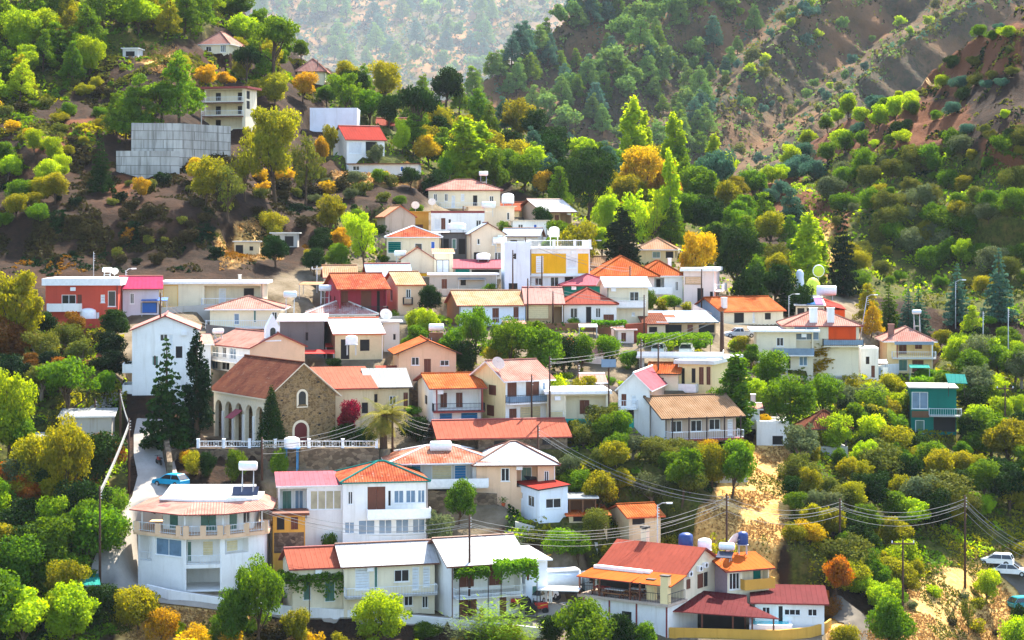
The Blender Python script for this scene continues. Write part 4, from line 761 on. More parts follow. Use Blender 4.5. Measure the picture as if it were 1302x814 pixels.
def make_roof(root, q, h, name='roof'):
    w2, d2, ov, rise, t = q['w'] / 2, q['d'] / 2, q['over'], q['rise'], q['thick']; m = MB(); k = q['roof']; mats = [q['rm'], q['fas']]; z0 = h + .02 + t * .5
    if k == 'flat':
        if q['parapet']:
            p = q['parapet']; m.box(-w2 - .02, -d2 - .02, h, w2 + .02, d2 + .02, h + .12, 1)
            for a in ((-w2 - .03, -d2 - .03, w2 + .03, -d2 + .2), (-w2 - .03, d2 - .2, w2 + .03, d2 + .03), (-w2 - .03, -d2 + .2, -w2 + .2, d2 - .2), (w2 - .2, -d2 + .2, w2 + .03, d2 - .2)): m.box(a[0], a[1], h + .12, a[2], a[3], h + .12 + p, 1)
        else:
            m.box(-w2 - ov, -d2 - ov, h, w2 + ov, d2 + ov, h + t, 1); m.quad((-w2 - ov + .1, -d2 - ov + .1, h + t + .01), (w2 + ov - .1, -d2 - ov + .1, h + t + .01), (w2 + ov - .1, d2 + ov - .1, h + t + .01), (-w2 - ov + .1, d2 + ov - .1, h + t + .01), mi=0, uv=[(0, 0), (q['w'], 0), (q['w'], q['d']), (0, q['d'])])
    elif k == 'gx':
        dz = ov * rise / d2
        roof_plane(m, [(-w2 - ov, -d2 - ov, z0 - dz), (w2 + ov, -d2 - ov, z0 - dz), (w2 + ov, 0, z0 + rise), (-w2 - ov, 0, z0 + rise)], t)
        roof_plane(m, [(w2 + ov, d2 + ov, z0 - dz), (-w2 - ov, d2 + ov, z0 - dz), (-w2 - ov, .001, z0 + rise), (w2 + ov, .001, z0 + rise)], t)
        m.tube([(-w2 - ov, 0, z0 + rise + .02), (w2 + ov, 0, z0 + rise + .02)], .13, 6, 1 if q['rm'].startswith('m_') else 0)
    elif k == 'gy':
        dz = ov * rise / w2
        roof_plane(m, [(-w2 - ov, d2 + ov, z0 - dz), (-w2 - ov, -d2 - ov, z0 - dz), (0, -d2 - ov, z0 + rise), (0, d2 + ov, z0 + rise)], t)
        roof_plane(m, [(w2 + ov, -d2 - ov, z0 - dz), (w2 + ov, d2 + ov, z0 - dz), (.001, d2 + ov, z0 + rise), (.001, -d2 - ov, z0 + rise)], t)
        m.tube([(0, -d2 - ov, z0 + rise + .02), (0, d2 + ov, z0 + rise + .02)], .13, 6, 1 if q['rm'].startswith('m_') else 0)
    elif k == 'hip':
        if w2 >= d2: rx, ry = max(w2 - d2, w2 * .08), 0.0
        else: rx, ry = 0.0, max(d2 - w2, d2 * .08)
        s = min(w2, d2); dz = ov * rise / s; A, B, C_, D_ = (-w2 - ov, -d2 - ov, z0 - dz), (w2 + ov, -d2 - ov, z0 - dz), (w2 + ov, d2 + ov, z0 - dz), (-w2 - ov, d2 + ov, z0 - dz)
        if rx:
            L_, R_ = (-rx, 0, z0 + rise), (rx, 0, z0 + rise); roof_plane(m, [A, B, R_, L_], t); roof_plane(m, [C_, D_, L_, R_], t); roof_plane(m, [D_, A, L_], t); roof_plane(m, [B, C_, R_], t)
            hips = [(A, L_), (D_, L_), (B, R_), (C_, R_), (L_, R_)]
        else:
            L_, R_ = (0, -ry, z0 + rise), (0, ry, z0 + rise); roof_plane(m, [D_, A, L_, R_], t); roof_plane(m, [B, C_, R_, L_], t); roof_plane(m, [A, B, L_], t); roof_plane(m, [C_, D_, R_], t)
            hips = [(A, L_), (B, L_), (C_, R_), (D_, R_), (L_, R_)]
        for a, b in hips: m.tube([Vector(a) + Vector((0, 0, .03)), Vector(b) + Vector((0, 0, .03))], .12, 6, 1 if q['rm'] in ('tile_red', 'tile_old', 'tile_pinkold', 'm_white') else 0)
    else:
        di = k[-1]; g = rise
        lo = {'f': (-d2 - ov, d2 + ov, 'y'), 'l': (-w2 - ov, w2 + ov, 'x'), 'r': (w2 + ov, -w2 - ov, 'x')}[di]
        if lo[2] == 'y':
            dz = g * ov / (2 * d2); roof_plane(m, [(-w2 - ov, lo[0], z0 - dz), (w2 + ov, lo[0], z0 - dz), (w2 + ov, lo[1], z0 + g + dz), (-w2 - ov, lo[1], z0 + g + dz)], t)
        else:
            dz = g * ov / (2 * w2); roof_plane(m, [(lo[0], -d2 - ov, z0 - dz), (lo[0], d2 + ov, z0 - dz), (lo[1], d2 + ov, z0 + g + dz), (lo[1], -d2 - ov, z0 + g + dz)], t)
    return m.build(name, mats, root, fixn=False)
def railing_mesh(pts, kind, hgt=.95):
    m = MB(); pts = [Vector(p) for p in pts]
    for a, b in zip(pts[:-1], pts[1:]):
        L = (b - a).length; d = (b - a) / L; nrm = Vector((-d.y, d.x, 0)) * .025
        if kind in ('solid', 'panel', 'bluepanel', 'ysolid'):
            m.obox(a - nrm * 2, d * L, nrm * 4, Vector((0, 0, hgt)))
        else:
            m.tube([a + Vector((0, 0, hgt)), b + Vector((0, 0, hgt))], .035, 5); m.tube([a + Vector((0, 0, .12)), b + Vector((0, 0, .12))], .025, 5)
            n = max(2, int(L / (.16 if kind == 'bars' else .3)))
            for k in range(n + 1): p = a + d * (L * k / n); m.tube([p, p + Vector((0, 0, hgt))], .04 if k in (0, n) else .016, 4)
            if kind == 'glassbars': m.obox(a - nrm * .3 + Vector((0, 0, .15)), d * L, nrm * .6, Vector((0, 0, hgt - .25)), 1)
    return m
RAILMAT = {'ysolid': ['ochre', 'ochre'], 'bars': ['iron_dark', 'glass_blue'], 'thin': ['iron_white', 'glass_blue'], 'solid': ['white', 'white'], 'panel': ['paint_white', 'white'], 'glassbars': ['iron_dark', 'glass_blue'], 'bluepanel': ['glass_blue', 'white']}
HOUSES = {}
def build_house(q):
    w, d, h, rise = q['w'], q['d'], q['h'], q['rise']; w2, d2 = w / 2, d / 2; sk = -q['skirt']; k = q['roof']
    root = empty(q['name'], q['loc'], q['th'], q['label'], q['cat'], q['group'] or 'buildings of the village')
    corners = {'f': ((-w2, -d2), (w2, -d2)), 'r': ((w2, -d2), (w2, d2)), 'b': ((w2, d2), (-w2, d2)), 'l': ((-w2, d2), (-w2, -d2))}
    ops = parse(q['op']); wm = [q['wall']]; fmi = {}
    for fc, mt in q['face'].items(): wm.append(mt); fmi[fc] = len(wm) - 1
    m = MB(); frames = {}; todo = []; VD = min(2.0, d * .35)
    for fc, (a, b) in corners.items():
        L = math.dist(a, b); holes = []
        recs = [o for o in ops if o[0] == fc and o[5] == 'v']
        for o in ops:
            if o[0] != fc: continue
            u0, u1, v0, v1 = o[1] * L, o[2] * L, o[3] * h, o[4] * h; code = o[5]
            u0 = max(u0, .12); u1 = min(u1, L - .12); v0 = max(v0, .04); v1 = min(v1, h - .08)
            if u1 - u0 < .15 or v1 - v0 < .15: continue
            if code == 'v': holes.append((u0, u1, v0, v1, VD, True))
            elif code in PANEL: todo.append((fc, u0, u1, v0, v1, 0, code))
            elif code.startswith('i'): todo.append((fc, u0, u1, v0, v1, VD, code[1:]))
            elif code.startswith('p') and len(code) > 1: todo.append((fc, u0, u1, v0, v1, 0, code[1:]))
            else: holes.append((u0, u1, v0, v1, .16, False)); todo.append((fc, u0, u1, v0, v1, .16, code))
        # drop holes that overlap an earlier one
        ok = []
        for hq in holes:
            if all(hq[1] <= g[0] + 1e-3 or hq[0] >= g[1] - 1e-3 or hq[3] <= g[2] + 1e-3 or hq[2] >= g[3] - 1e-3 for g in ok): ok.append(hq)
        dropped = [hq for hq in holes if hq not in ok]
        todo[:] = [t for t in todo if not any(t[0] == fc and abs(t[1] - g[0]) < 1e-6 and abs(t[3] - g[2]) < 1e-6 and t[5] == .16 for g in dropped)]
        frames[fc] = wall_face(m, a, b, sk, h, ok, fmi.get(fc, 0))
    if k == 'gx':
        for s, fc in ((-1, 'l'), (1, 'r')): m.quad((s * w2, -d2, h), (s * w2, d2, h), (s * w2, 0, h + rise), mi=fmi.get(fc, 0))
    elif k == 'gy':
        for s, fc in ((-1, 'f'), (1, 'b')): m.quad((-w2, s * d2, h), (w2, s * d2, h), (0, s * d2, h + rise), mi=fmi.get(fc, 0))
    elif k == 'shed_f':
        for s, fc in ((-1, 'l'), (1, 'r')): m.quad((s * w2, -d2, h), (s * w2, d2, h), (s * w2, d2, h + rise), mi=fmi.get(fc, 0))
        m.quad((-w2, d2, h), (w2, d2, h), (w2, d2, h + rise), (-w2, d2, h + rise))
    elif k in ('shed_l', 'shed_r'):
        s = 1 if k == 'shed_l' else -1
        for y_, fc in ((-d2, 'f'), (d2, 'b')): m.quad((-w2, y_, h), (w2, y_, h), (s * w2, y_, h + rise), mi=fmi.get(fc, 0))
        m.quad((s * w2, -d2, h), (s * w2, d2, h), (s * w2, d2, h + rise), (s * w2, -d2, h + rise))
    m.build('wall', wm, root)
    for fc, u0, u1, v0, v1, dep, code in todo:
        p0, e, inn = frames[fc]
        if code in PANEL:
            b_ = MB(); M = Matrix.Translation(p0 + e * u0 + Vector((0, 0, v0))) @ Matrix.Rotation(math.atan2(e.y, e.x), 4, 'Z'); b_.box(0, -.03, 0, u1 - u0, -.001, v1 - v0); b_.xf(M).build('wall_panel', PANEL[code], root)
        else: fitting(root, p0, e, inn, u0, u1, v0, v1, dep if dep != .16 else .16, code, proud=(dep != .16))
    ro = make_roof(root, q, h)
    for fc, u0, u1, v, dep, mat, rk in q['bal']:
        (a, b) = corners[fc]; a = Vector((*a, 0)); b = Vector((*b, 0)); L = (b - a).length; e = (b - a) / L; out = Vector((e.y, -e.x, 0))
        z = v * h; A = a + e * (u0 * L); B = a + e * (u1 * L)
        s_ = MB(); s_.obox(A + out * .004 + Vector((0, 0, z - .18)), B - A, out * dep, Vector((0, 0, .16))); so = s_.build('balcony', mat, root)
        if rk != 'none':
            o1, o2 = A + out * (dep - .06), B + out * (dep - .06); lo = Vector((0, 0, z - .015))
            railing_mesh([A + out * .03 + lo, o1 + lo, o2 + lo, B + out * .03 + lo], rk).build('railing', RAILMAT[rk], so)
    for u, mat in q['posts']:
        bb = [b_ for b_ in q['bal'] if b_[0] == 'f']; dep = bb[0][4] - .1 if bb else .3; z0 = bb[0][3] * h if bb else -1
        p_ = MB(); x = -w2 + u * w; p_.box(x - .07, -d2 - dep - .07, -2.0 if z0 < .2 * h else z0, x + .07, -d2 - dep + .07, h - .1); p_.build('post', mat, root)
    q['root'] = root; q['roof_obj'] = ro; HOUSES[q['key']] = q
    return root
for q in SPECS.values(): build_house(q)
def hloc(key, u, v, z):
    """point on a house: u,v in 0..1 across its plan from the front left corner, z metres above its eave"""
    q = HOUSES[key]; return q['loc'] + Matrix.Rotation(q['th'], 3, 'Z') @ Vector(((u - .5) * q['w'], (v - .5) * q['d'], q['h'] + z))
def roof_z(key, u, v):
    q = HOUSES[key]; x, y = abs(u - .5) * 2, abs(v - .5) * 2; r_ = q['rise']
    if q['roof'] == 'gx': return r_ * (1 - y)
    if q['roof'] == 'gy': return r_ * (1 - x)
    if q['roof'] == 'hip':
        s = min(q['w'], q['d']) / 2; return r_ * max(0, min(1, (1 - x) * q['w'] / 2 / s, (1 - y) * q['d'] / 2 / s))
    if q['roof'] == 'shed_f': return r_ * v
    return q['thick']
def hpart(key, m, name, mats, parent=None, smooth=False):
    return m.build(name, mats, parent or HOUSES[key]['root'], smooth)
# -- extras on single houses
def chimney(key, u, v, hgt=1.2, wid=.5, mat='white'):
    q = HOUSES[key]; m = MB(); x, y = (u - .5) * q['w'], (v - .5) * q['d']; z = q['h'] + roof_z(key, u, v)
    m.box(x - wid / 2, y - wid / 2, z - .6, x + wid / 2, y + wid / 2, z + hgt); m.box(x - wid / 2 - .06, y - wid / 2 - .06, z + hgt, x + wid / 2 + .06, y + wid / 2 + .06, z + hgt + .12)
    return m.build('chimney', mat, q['roof_obj'])
chimney('grey_gable', .10, .12, 1.5, .7); chimney('end_house', .12, .2, 1.8, .9, 'tile_pink'); chimney('red_balcony', .38, .1, 1.9, 1.1); chimney('red_balcony', .62, .1, 1.9, 1.0)
chimney('orange_hip_b', .75, .3, 1.4, .5); chimney('white_hut', .6, .5, 1.2, .6); chimney('long_carport', .75, .4, .8, .4, 'concrete')
q = HOUSES['multi_roof']
m = MB(); w2, d2, h = q['w'] / 2, q['d'] / 2, q['h']
for i, (a, b, mt) in enumerate(((-.2, .42, 'm_deepblue'), (.42, .98, 'm_lilac'))): 
    P = [(w2 * a, -d2 + .2, h + .22 + q['rise'] * .03), (w2 * b, -d2 + .2, h + .22 + q['rise'] * .03), (w2 * b, d2 * .5, h + .22 + q['rise'] * .72), (w2 * a, d2 * .5, h + .22 + q['rise'] * .72)]
    mm = MB(); roof_plane(mm, P, .05, 0, 0); mm.build('roof_panel', [mt], q['roof_obj'], fixn=False)
mm = MB(); roof_plane(mm, [(w2 + .3, -d2 - .4, h + .1), (w2 + 3.4, -d2 - .4, h - .5), (w2 + 3.4, d2, h - .3), (w2 + .3, d2, h + q['rise'] * .9)], .1, 0, 0); mm.build('side_roof', ['m_red'], q['root'], fixn=False)
mm = MB(); mm.box(w2 + .002, -d2 + .1, -3, w2 + 3.2, d2 - .1, h - .62); mm.build('side_room', ['orange'], q['root'])
q = HOUSES['end_house']; mm = MB(); mm.box(-q['w'] * .36, -q['d'] / 2 - 1.28, q['h'] * .86, q['w'] * .5, -q['d'] / 2 - 1.2, q['h'] - .22); mm.build('awning', ['m_blue'], q['root'])
q = HOUSES['yellow_house']; w2, d2, h = q['w'] / 2, q['d'] / 2, q['h']
rl = railing_mesh([(-w2, d2, h + .31), (-w2, -d2, h + .31), (w2, -d2, h + .31), (w2, d2, h + .31)], 'thin', 1.0); rl.build('railing', RAILMAT['thin'], q['root'])
mm = MB()
for x in (-w2, -w2 * .2, w2 * .5, w2): mm.box(x - .2, -d2 - .2, h + .3, x + .2, -d2 + .2, h + 1.45)
mm.build('terrace_pier', ['white'], q['root'])
# ---------------------------------------------------------------- hand-built buildings
class Fr:
    """local frame standing on the hillside at a photo pixel"""
    def __init__(self, px, py, yaw, Y=None, z=None):
        self.o = at(px, py, Y); self.th = R(yaw); self.s = self.o.y / F
        if z is not None: self.o.z = z
    def world(self, x, y, z): return self.o + Matrix.Rotation(self.th, 3, 'Z') @ Vector((x, y, z))
def arch_pts(c, a, hs, z0, n=10):
    return [(c - a, z0)] + [(c - a * math.cos(math.pi * k / n), hs + a * math.sin(math.pi * k / n)) for k in range(n + 1)] + [(c + a, z0)]

# --- the stone church
f = Fr(385, 566, 33); s = f.s; k_ = f.o.x / f.o.y
cw = 84 * s / (math.cos(f.th) - k_ * math.sin(f.th)); cd = 76 * s / (math.sin(f.th) + k_ * math.cos(f.th)); ch = 63 * s; cr = 41 * s
f.o = f.o + Matrix.Rotation(f.th, 3, 'Z') @ Vector((0, cd / 2, 0))
church = empty('stone_church', f.o, f.th, 'stone gabled church with brown tiled roof, white arcade and maroon arched door', 'church')
w2, d2 = cw / 2, cd / 2
m = MB(); m.quad((-w2, -d2, -3), (w2, -d2, -3), (w2, -d2, ch), (0, -d2, ch + cr), (-w2, -d2, ch)); m.quad((w2, d2, -3), (-w2, d2, -3), (-w2, d2, ch), (0, d2, ch + cr), (w2, d2, ch))
m.quad((w2, -d2, -3), (w2, d2, -3), (w2, d2, ch), (w2, -d2, ch), mi=1)
AD = 1.9
m.quad((-w2 + AD, d2, -3), (-w2 + AD, -d2 + .5, -3), (-w2 + AD, -d2 + .5, ch), (-w2 + AD, d2, ch))
m.quad((-w2, -d2, -3), (-w2, -d2, ch), (-w2 + .02, -d2 + .6, ch), (-w2 + .02, -d2 + .6, -3)); m.quad((-w2, -d2 + .6, -3), (-w2 + AD, -d2 + .6, -3), (-w2 + AD, -d2 + .6, ch), (-w2, -d2 + .6, ch))
m.build('wall', ['church_stone', 'pinkwhite'], church)
# arcade on the left side: five arches
na = 5; bay = (cd - 1.2) / na; m = MB(); a_ = bay * .34; hs = ch * .62; T = .45
def L3(u, z, dep): return (-w2 - .25 + dep, d2 - u, z)
us = [0]
for i in range(na):
    c = .5 + bay * (i + .5); arc = arch_pts(c, a_, hs, -.5)
    for dep in (0, T):
        m.quad(L3(c - bay / 2, -2, dep), L3(c - a_, -2, dep), L3(c - a_, hs, dep), L3(c - bay / 2, hs, dep)); m.quad(L3(c + a_, -2, dep), L3(c + bay / 2, -2, dep), L3(c + bay / 2, hs, dep), L3(c + a_, hs, dep))
        m.quad(L3(c - bay / 2, hs, dep), L3(c - a_, hs, dep), L3(c - a_, ch, dep), L3(c - bay / 2, ch, dep)); m.quad(L3(c + a_, hs, dep), L3(c + bay / 2, hs, dep), L3(c + bay / 2, ch, dep), L3(c + a_, ch, dep))
        top_ = [p for p in arc[1:-1]]
        for p, q2 in zip(top_[:-1], top_[1:]): m.quad(L3(p[0], p[1], dep), L3(q2[0], q2[1], dep), L3(q2[0], ch, dep), L3(p[0], ch, dep))
    for p, q2 in zip(arc[:-1], arc[1:]): m.quad(L3(p[0], p[1], 0), L3(q2[0], q2[1], 0), L3(q2[0], q2[1], T), L3(p[0], p[1], T))
m.quad(L3(.5, ch, 0), L3(cd - .7, ch, 0), L3(cd - .7, ch, T), L3(.5, ch, T)); m.quad(L3(.5, -2, 0), L3(.5, ch, 0), L3(.5, ch, T), L3(.5, -2, T)); m.quad(L3(cd - .7, -2, 0), L3(cd - .7, ch, 0), L3(cd - .7, ch, T), L3(cd - .7, -2, T))
m.build('arcade', ['stone_trim'], church)
m = MB()
for i in range(1, na + 1):
    c = .5 + bay * i - .02; m.obox(L3(c - .2, -2, -.18), (0, -.4, 0), (.18, 0, 0), (0, 0, 2 + hs * .92))
m.build('arcade_pier', ['white'], church)
qq = dict(w=cw + .6, d=cd, over=.35, rise=cr, thick=.16, roof='gy', rm='tile_brown', fas='stone_trim'); make_roof(church, qq, ch)
def arch_leaf(root, c, a, z0, hs, y, leaf, name, trim=.16):
    P = arch_pts(c, a, hs, z0); m = MB(); m.quad(*[(p[0], y - .03, p[1]) for p in P]); lf = m.build(name, leaf, root)
    m = MB(); Q = arch_pts(c, a + trim, hs, z0 - (trim if name == 'window' else 0))
    for p, p2, q2, q1 in zip(P[:-1], P[1:], Q[1:], Q[:-1]):
        m.quad((q1[0], y - .09, q1[1]), (q2[0], y - .09, q2[1]), (p2[0], y - .09, p2[1]), (p[0], y - .09, p[1])); m.quad((q1[0], y, q1[1]), (q2[0], y, q2[1]), (q2[0], y - .09, q2[1]), (q1[0], y - .09, q1[1])); m.quad((p[0], y, p[1]), (p[0], y - .09, p[1]), (p2[0], y - .09, p2[1]), (p2[0], y, p2[1]))
    if name == 'window': m.box(c - a - trim, y - .12, z0 - trim - .12, c + a + trim, y, z0 - trim)
    m.build('frame', 'stone_trim', lf)
arch_leaf(church, -.3, .85, 0.0, 1.9, -d2, 'door_maroon', 'door', .28); arch_leaf(church, -.1, .5, ch * .82, ch * .82 + 1.1, -d2, 'glass', 'window', .25)
m = MB()
for x_, z_ in ((-2.9, 2.2), (-2.6, 3.6), (2.2, 2.2), (2.3, 3.6), (2.2, 5.6), (-2.8, 5.4), (2.1, 7.4), (-2.9, 1.2), (2.2, .9)): m.box(x_ - .16, -d2 - .012, z_, x_ + .16, -d2 + .05, z_ + .2)
m.build('putlog_holes', 'void', church)
m = MB(); c = .5 + bay * 2.6; P = [L3(c - 1.0, ch * .50, -1.5), L3(c + 1.0, ch * .50, -1.5), L3(c + 1.0, ch * .66, -.1), L3(c - 1.0, ch * .66, -.1)]; roof_plane(m, P, .06, 0, 0); m.build('awning', ['m_pink'], church, fixn=False)
for k in (1, 3):
    m = MB(); c = .5 + bay * (k + .5); m.box(-w2 + AD - .06, d2 - c - .4, -.5, -w2 + AD - .003, d2 - c + .4, 2.4); m.build('door', 'wood_dark', church)

# --- belfry of the church hall
b = empty('bell_gable', hloc('peach_long', .42, .03, 1.6), HOUSES['peach_long']['th'], 'little white bell gable with an open arch behind the church roof', 'bell gable')
m = MB(); m.quad((-1.0, -.25, -2.5), (1.0, -.25, -2.5), (1.0, -.25, .9), (0, -.25, 2.6), (-1.0, -.25, .9)); m.quad((1.0, .25, -2.5), (-1.0, .25, -2.5), (-1.0, .25, .9), (0, .25, 2.6), (1.0, .25, .9))
for a, c in (((-1, -2.5), (-1, .9)), ((-1, .9), (0, 2.6)), ((0, 2.6), (1, .9)), ((1, .9), (1, -2.5))): m.quad((a[0], -.25, a[1]), (c[0], -.25, c[1]), (c[0], .25, c[1]), (a[0], .25, a[1]))
m.build('gable_wall', 'paint_white', b); m = MB(); P = arch_pts(0, .4, .5, -.6); m.quad(*[(p[0], -.27, p[1]) for p in P]); m.build('arch_opening', 'glass', b); m = MB(); m.box(-1.15, -.4, -.9, 1.15, .4, -.72); m.build('sill', 'paint_white', b)

# --- white faceted house on the road bend
f = Fr(255, 751, 0); s = f.s; f.o.y += 0; hb = empty('bend_house', f.o, 0, 'white faceted house with rose canopy roof, peach terrace rim and open garage at the bend', 'house', 'buildings of the village')
A, B, C_, D_, E_, G_ = (-7.25, 3.4), (-1.65, -.2), (2.2, .3), (6.3, 3.6), (6.1, 11), (-6.8, 11)
zs_, zu, ze = 66 * s, 71 * s, 98 * s
def facet(p0, p1, z0, z1, holes): 
    m = MB(); r_ = wall_face(m, p0, p1, z0, z1, holes, 0); return m, r_
mt = MB(); todo2 = []
for (p0, p1, hol) in ((A, B, [(.25, 2.0, 2.7, zs_ - .1, 1.4, True), (2.5, 6.2, 3.5, zs_ - .15, .15, False)]), (B, C_, [(.15, 3.7, 2.75, zs_ - .1, 1.8, True), (.15, 3.7, .02, 2.35, 5.0, True)]), (C_, D_, [(.4, 3.3, 3.7, zs_ - .25, 1.2, True)]), (D_, E_, []), (E_, G_, []), (G_, A, [])):
    r_ = wall_face(mt, p0, p1, -3, zs_, hol, 0); todo2.append((r_, hol))
wl = mt.build('wall', 'white', hb)
r_, hol = todo2[0]; fitting(hb, *r_, *hol[1][:4], .15, 'g2')
r_, hol = todo2[1]; fitting(hb, *r_, 1.8, 3.0, 3.3, 5.0, 1.8, 'g', True); fitting(hb, *r_, .2, .7, 2.8, 5.0, 1.8, 'n', True)
r_, hol = todo2[2]; fitting(hb, *r_, 1.2, 2.7, 3.75, 5.0, 1.2, 'g', True)
m = railing_mesh([(B[0] + .15, B[1] + .05, 2.75), (C_[0] - .1, C_[1] + .0, 2.75)], 'thin'); m.build('balcony_railing', RAILMAT['thin'], hb)
m = railing_mesh([(A[0] + .2, A[1] - .1, 2.7), (A[0] + 1.8, A[1] - 1.12, 2.7)], 'thin'); m.build('balcony_railing', RAILMAT['thin'], hb)
def inset(poly, dd):
    c = Vector((sum(p[0] for p in poly) / len(poly), sum(p[1] for p in poly) / len(poly))); return [tuple(Vector(p) + (Vector(p) - c).normalized() * dd) for p in poly]
base = [A, B, C_, D_, E_, G_]; rim = inset(base, .5)
m = MB(); m.prism(rim, zs_, zu - .05); m.build('terrace_slab', 'peach', hb)
edge = rim[:4]
m = MB()
for a, c in zip(edge[:-1], edge[1:]): mm = railing_mesh([(a[0], a[1] + .1, zu), (c[0], c[1] + .1, zu)], 'thin'); i0 = len(m.v); m.v += mm.v; m.f += [tuple(i + i0 for i in ff) for ff in mm.f]; m.m += [0] * len(mm.f); m.uv += [None] * len(mm.f)
m.build('terrace_railing', 'iron_white', hb)
for a, c in zip(edge[:-1], edge[1:]):
    for t in (.08, .5, .92):
        x, y = a[0] + (c[0] - a[0]) * t, a[1] + (c[1] - a[1]) * t + .12; m = MB(); m.box(x - .3, y - .14, zu - .2, x + .3, y + .14, zu + 1.0); m.build('terrace_pier', 'peach', hb)
inn_ = [(-4.8, 4.6), (-1.2, 2.1), (2.3, 2.3), (4.9, 5.0), (4.9, 10.5), (-4.6, 10.5)]; mt = MB(); rr = []
for i in range(6):
    p0, p1 = inn_[i], inn_[(i + 1) % 6]; L = math.dist(p0, p1); hol = [[(.9, 2.3, zu + .05, zu + 2.2, .12, False)], [(.8, 2.6, zu + .05, zu + 2.2, .12, False)], [(.5, 1.7, zu + .05, zu + 2.2, .12, False), (2.4, 3.4, zu + .6, zu + 2.1, .12, False)], [], [], []][i]
    rr.append((wall_face(mt, p0, p1, zu - .1, ze, hol, 0), hol))
mt.build('upper_wall', 'white', hb)
for i, codes in ((0, 'n'), (1, 'n'), (2, 'bw')):
    for hq, c in zip(rr[i][1], {'n': ['n'], 'bw': ['n', 'w']}[codes]): fitting(hb, *rr[i][0], *hq[:4], .12, c)
can = inset(base, .95); box_ = [(-5.2, 4.9), (-1.2, 3.6), (2.3, 3.6), (5.5, 4.9), (5.5, 10.2), (-5.0, 10.2)]; m = MB()
for i in range(6):
    a, c, d_, e_ = can[i], can[(i + 1) % 6], box_[(i + 1) % 6], box_[i]
    roof_plane(m, [(a[0], a[1], ze + .02), (c[0], c[1], ze + .02), (d_[0], d_[1], ze + .75), (e_[0], e_[1], ze + .75)], .12)
m.build('canopy_roof', ['tile_pink', 'rust_red'], hb, fixn=False)
m = MB(); m.prism(box_, ze + .3, ze + 1.0); m.build('roof_box', ['white'], hb)
m = MB(); roof_plane(m, [(-5.0, 4.4, ze + 1.02), (4.9, 4.4, ze + 1.02), (4.7, 9.4, ze + 1.9), (-4.7, 9.4, ze + 1.9)], .2); m.build('upper_roof', ['m_white', 'paint_white'], hb, fixn=False)
for x, y in ((-6.9, 3.9), (-1.7, .2), (2.3, .6), (6.0, 4.0)):
    m = MB(); m.box(x - .08, y - .08, zu - .1, x + .08, y + .08, ze + .05); m.build('post', 'paint_white', hb)

# --- taverna with terrace
TF = Fr(849, 811, -34); tav = empty('hillside_taverna', TF.o, TF.th, 'cream taverna with red ribbed roof, orange awnings and an open dining terrace', 'restaurant')
TW, TD, TS = 10.4, 12.2, 3.25
m = MB(); m.box(-TW, 0, -4, 0, TD, TS); m.build('lower_wall', 'white', tav)
for x in (-TW + .15, -TW * .68, -TW * .36, -.12): m = MB(); m.box(x - .09, -.05, -2, x + .09, -.002, TS - .02); m.build('pilaster', 'rust_red', tav)
m = MB(); m.box(-TW * .53, -.03, .2, -TW * .42, -.001, 2.2); m.build('lower_door', 'void', tav)
m = MB(); m.box(-TW - .4, -.5, TS, .35, 3.6, TS + .28); m.build('terrace_slab', 'taupe', tav)
m = railing_mesh([(-TW - .2, 3.3, TS + .28), (-TW - .2, -.3, TS + .28), (.2, -.3, TS + .28), (.2, 3.3, TS + .28)], 'thin', 1.0); m.build('terrace_railing', ['iron_dark', 'glass_blue'], tav)
m = MB(); UY0, UY1, RY = 3.4, TD, 7.6; EZ, RZ = TS + 2.75, TS + 5.0
for x in (-TW, 0): m.quad((x, UY0, TS), (x, UY1, TS), (x, UY1, EZ), (x, RY, RZ), (x, UY0, EZ))
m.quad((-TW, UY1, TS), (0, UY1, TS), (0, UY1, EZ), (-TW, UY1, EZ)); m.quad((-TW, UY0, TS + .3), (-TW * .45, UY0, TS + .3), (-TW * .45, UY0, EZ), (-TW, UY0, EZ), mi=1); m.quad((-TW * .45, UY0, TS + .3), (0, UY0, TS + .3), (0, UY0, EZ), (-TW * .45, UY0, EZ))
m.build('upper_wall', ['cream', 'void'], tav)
m = MB(); roof_plane(m, [(-TW - .3, UY0 - .2, EZ + .1), (.4, UY0 - .2, EZ + .1), (.4, RY, RZ + .15), (-TW - .3, RY, RZ + .15)], .16); roof_plane(m, [(.4, UY1 + .3, EZ + .1), (-TW - .3, UY1 + .3, EZ + .1), (-TW - .3, RY + .001, RZ + .15), (.4, RY + .001, RZ + .15)], .16); m.build('roof', ['m_brick', 'rust_red'], tav, fixn=False)
m = MB(); m.box(-TW - .2, 2.5, EZ - .12, -3.6, UY0 - .25, EZ + .22); m.build('roof_curb', 'paint_white', tav)
m = MB(); roof_plane(m, [(-TW - .5, -.5, EZ - .55), (-4.2, -.5, EZ - .55), (-4.2, 2.6, EZ - .1), (-TW - .5, 2.6, EZ - .1)], .1); m.build('awning', ['m_orange', 'rust_red'], tav, fixn=False)
m = MB(); roof_plane(m, [(-4.4, -.2, EZ - .62), (.5, -.2, EZ - .62), (.5, 3.2, EZ + .08), (-4.4, 3.2, EZ + .08)], .1); m.build('awning', ['m_orange', 'rust_red'], tav, fixn=False)
for x, y in ((-TW - .2, -.3), (-TW * .78, -.3), (-TW * .42, -.3), (-TW - .2, 2.6), (-3.2, -.25)): m = MB(); m.box(x - .08, y - .08, TS + .28, x + .08, y + .08, EZ - .55); m.build('post', 'wood_brown', tav)
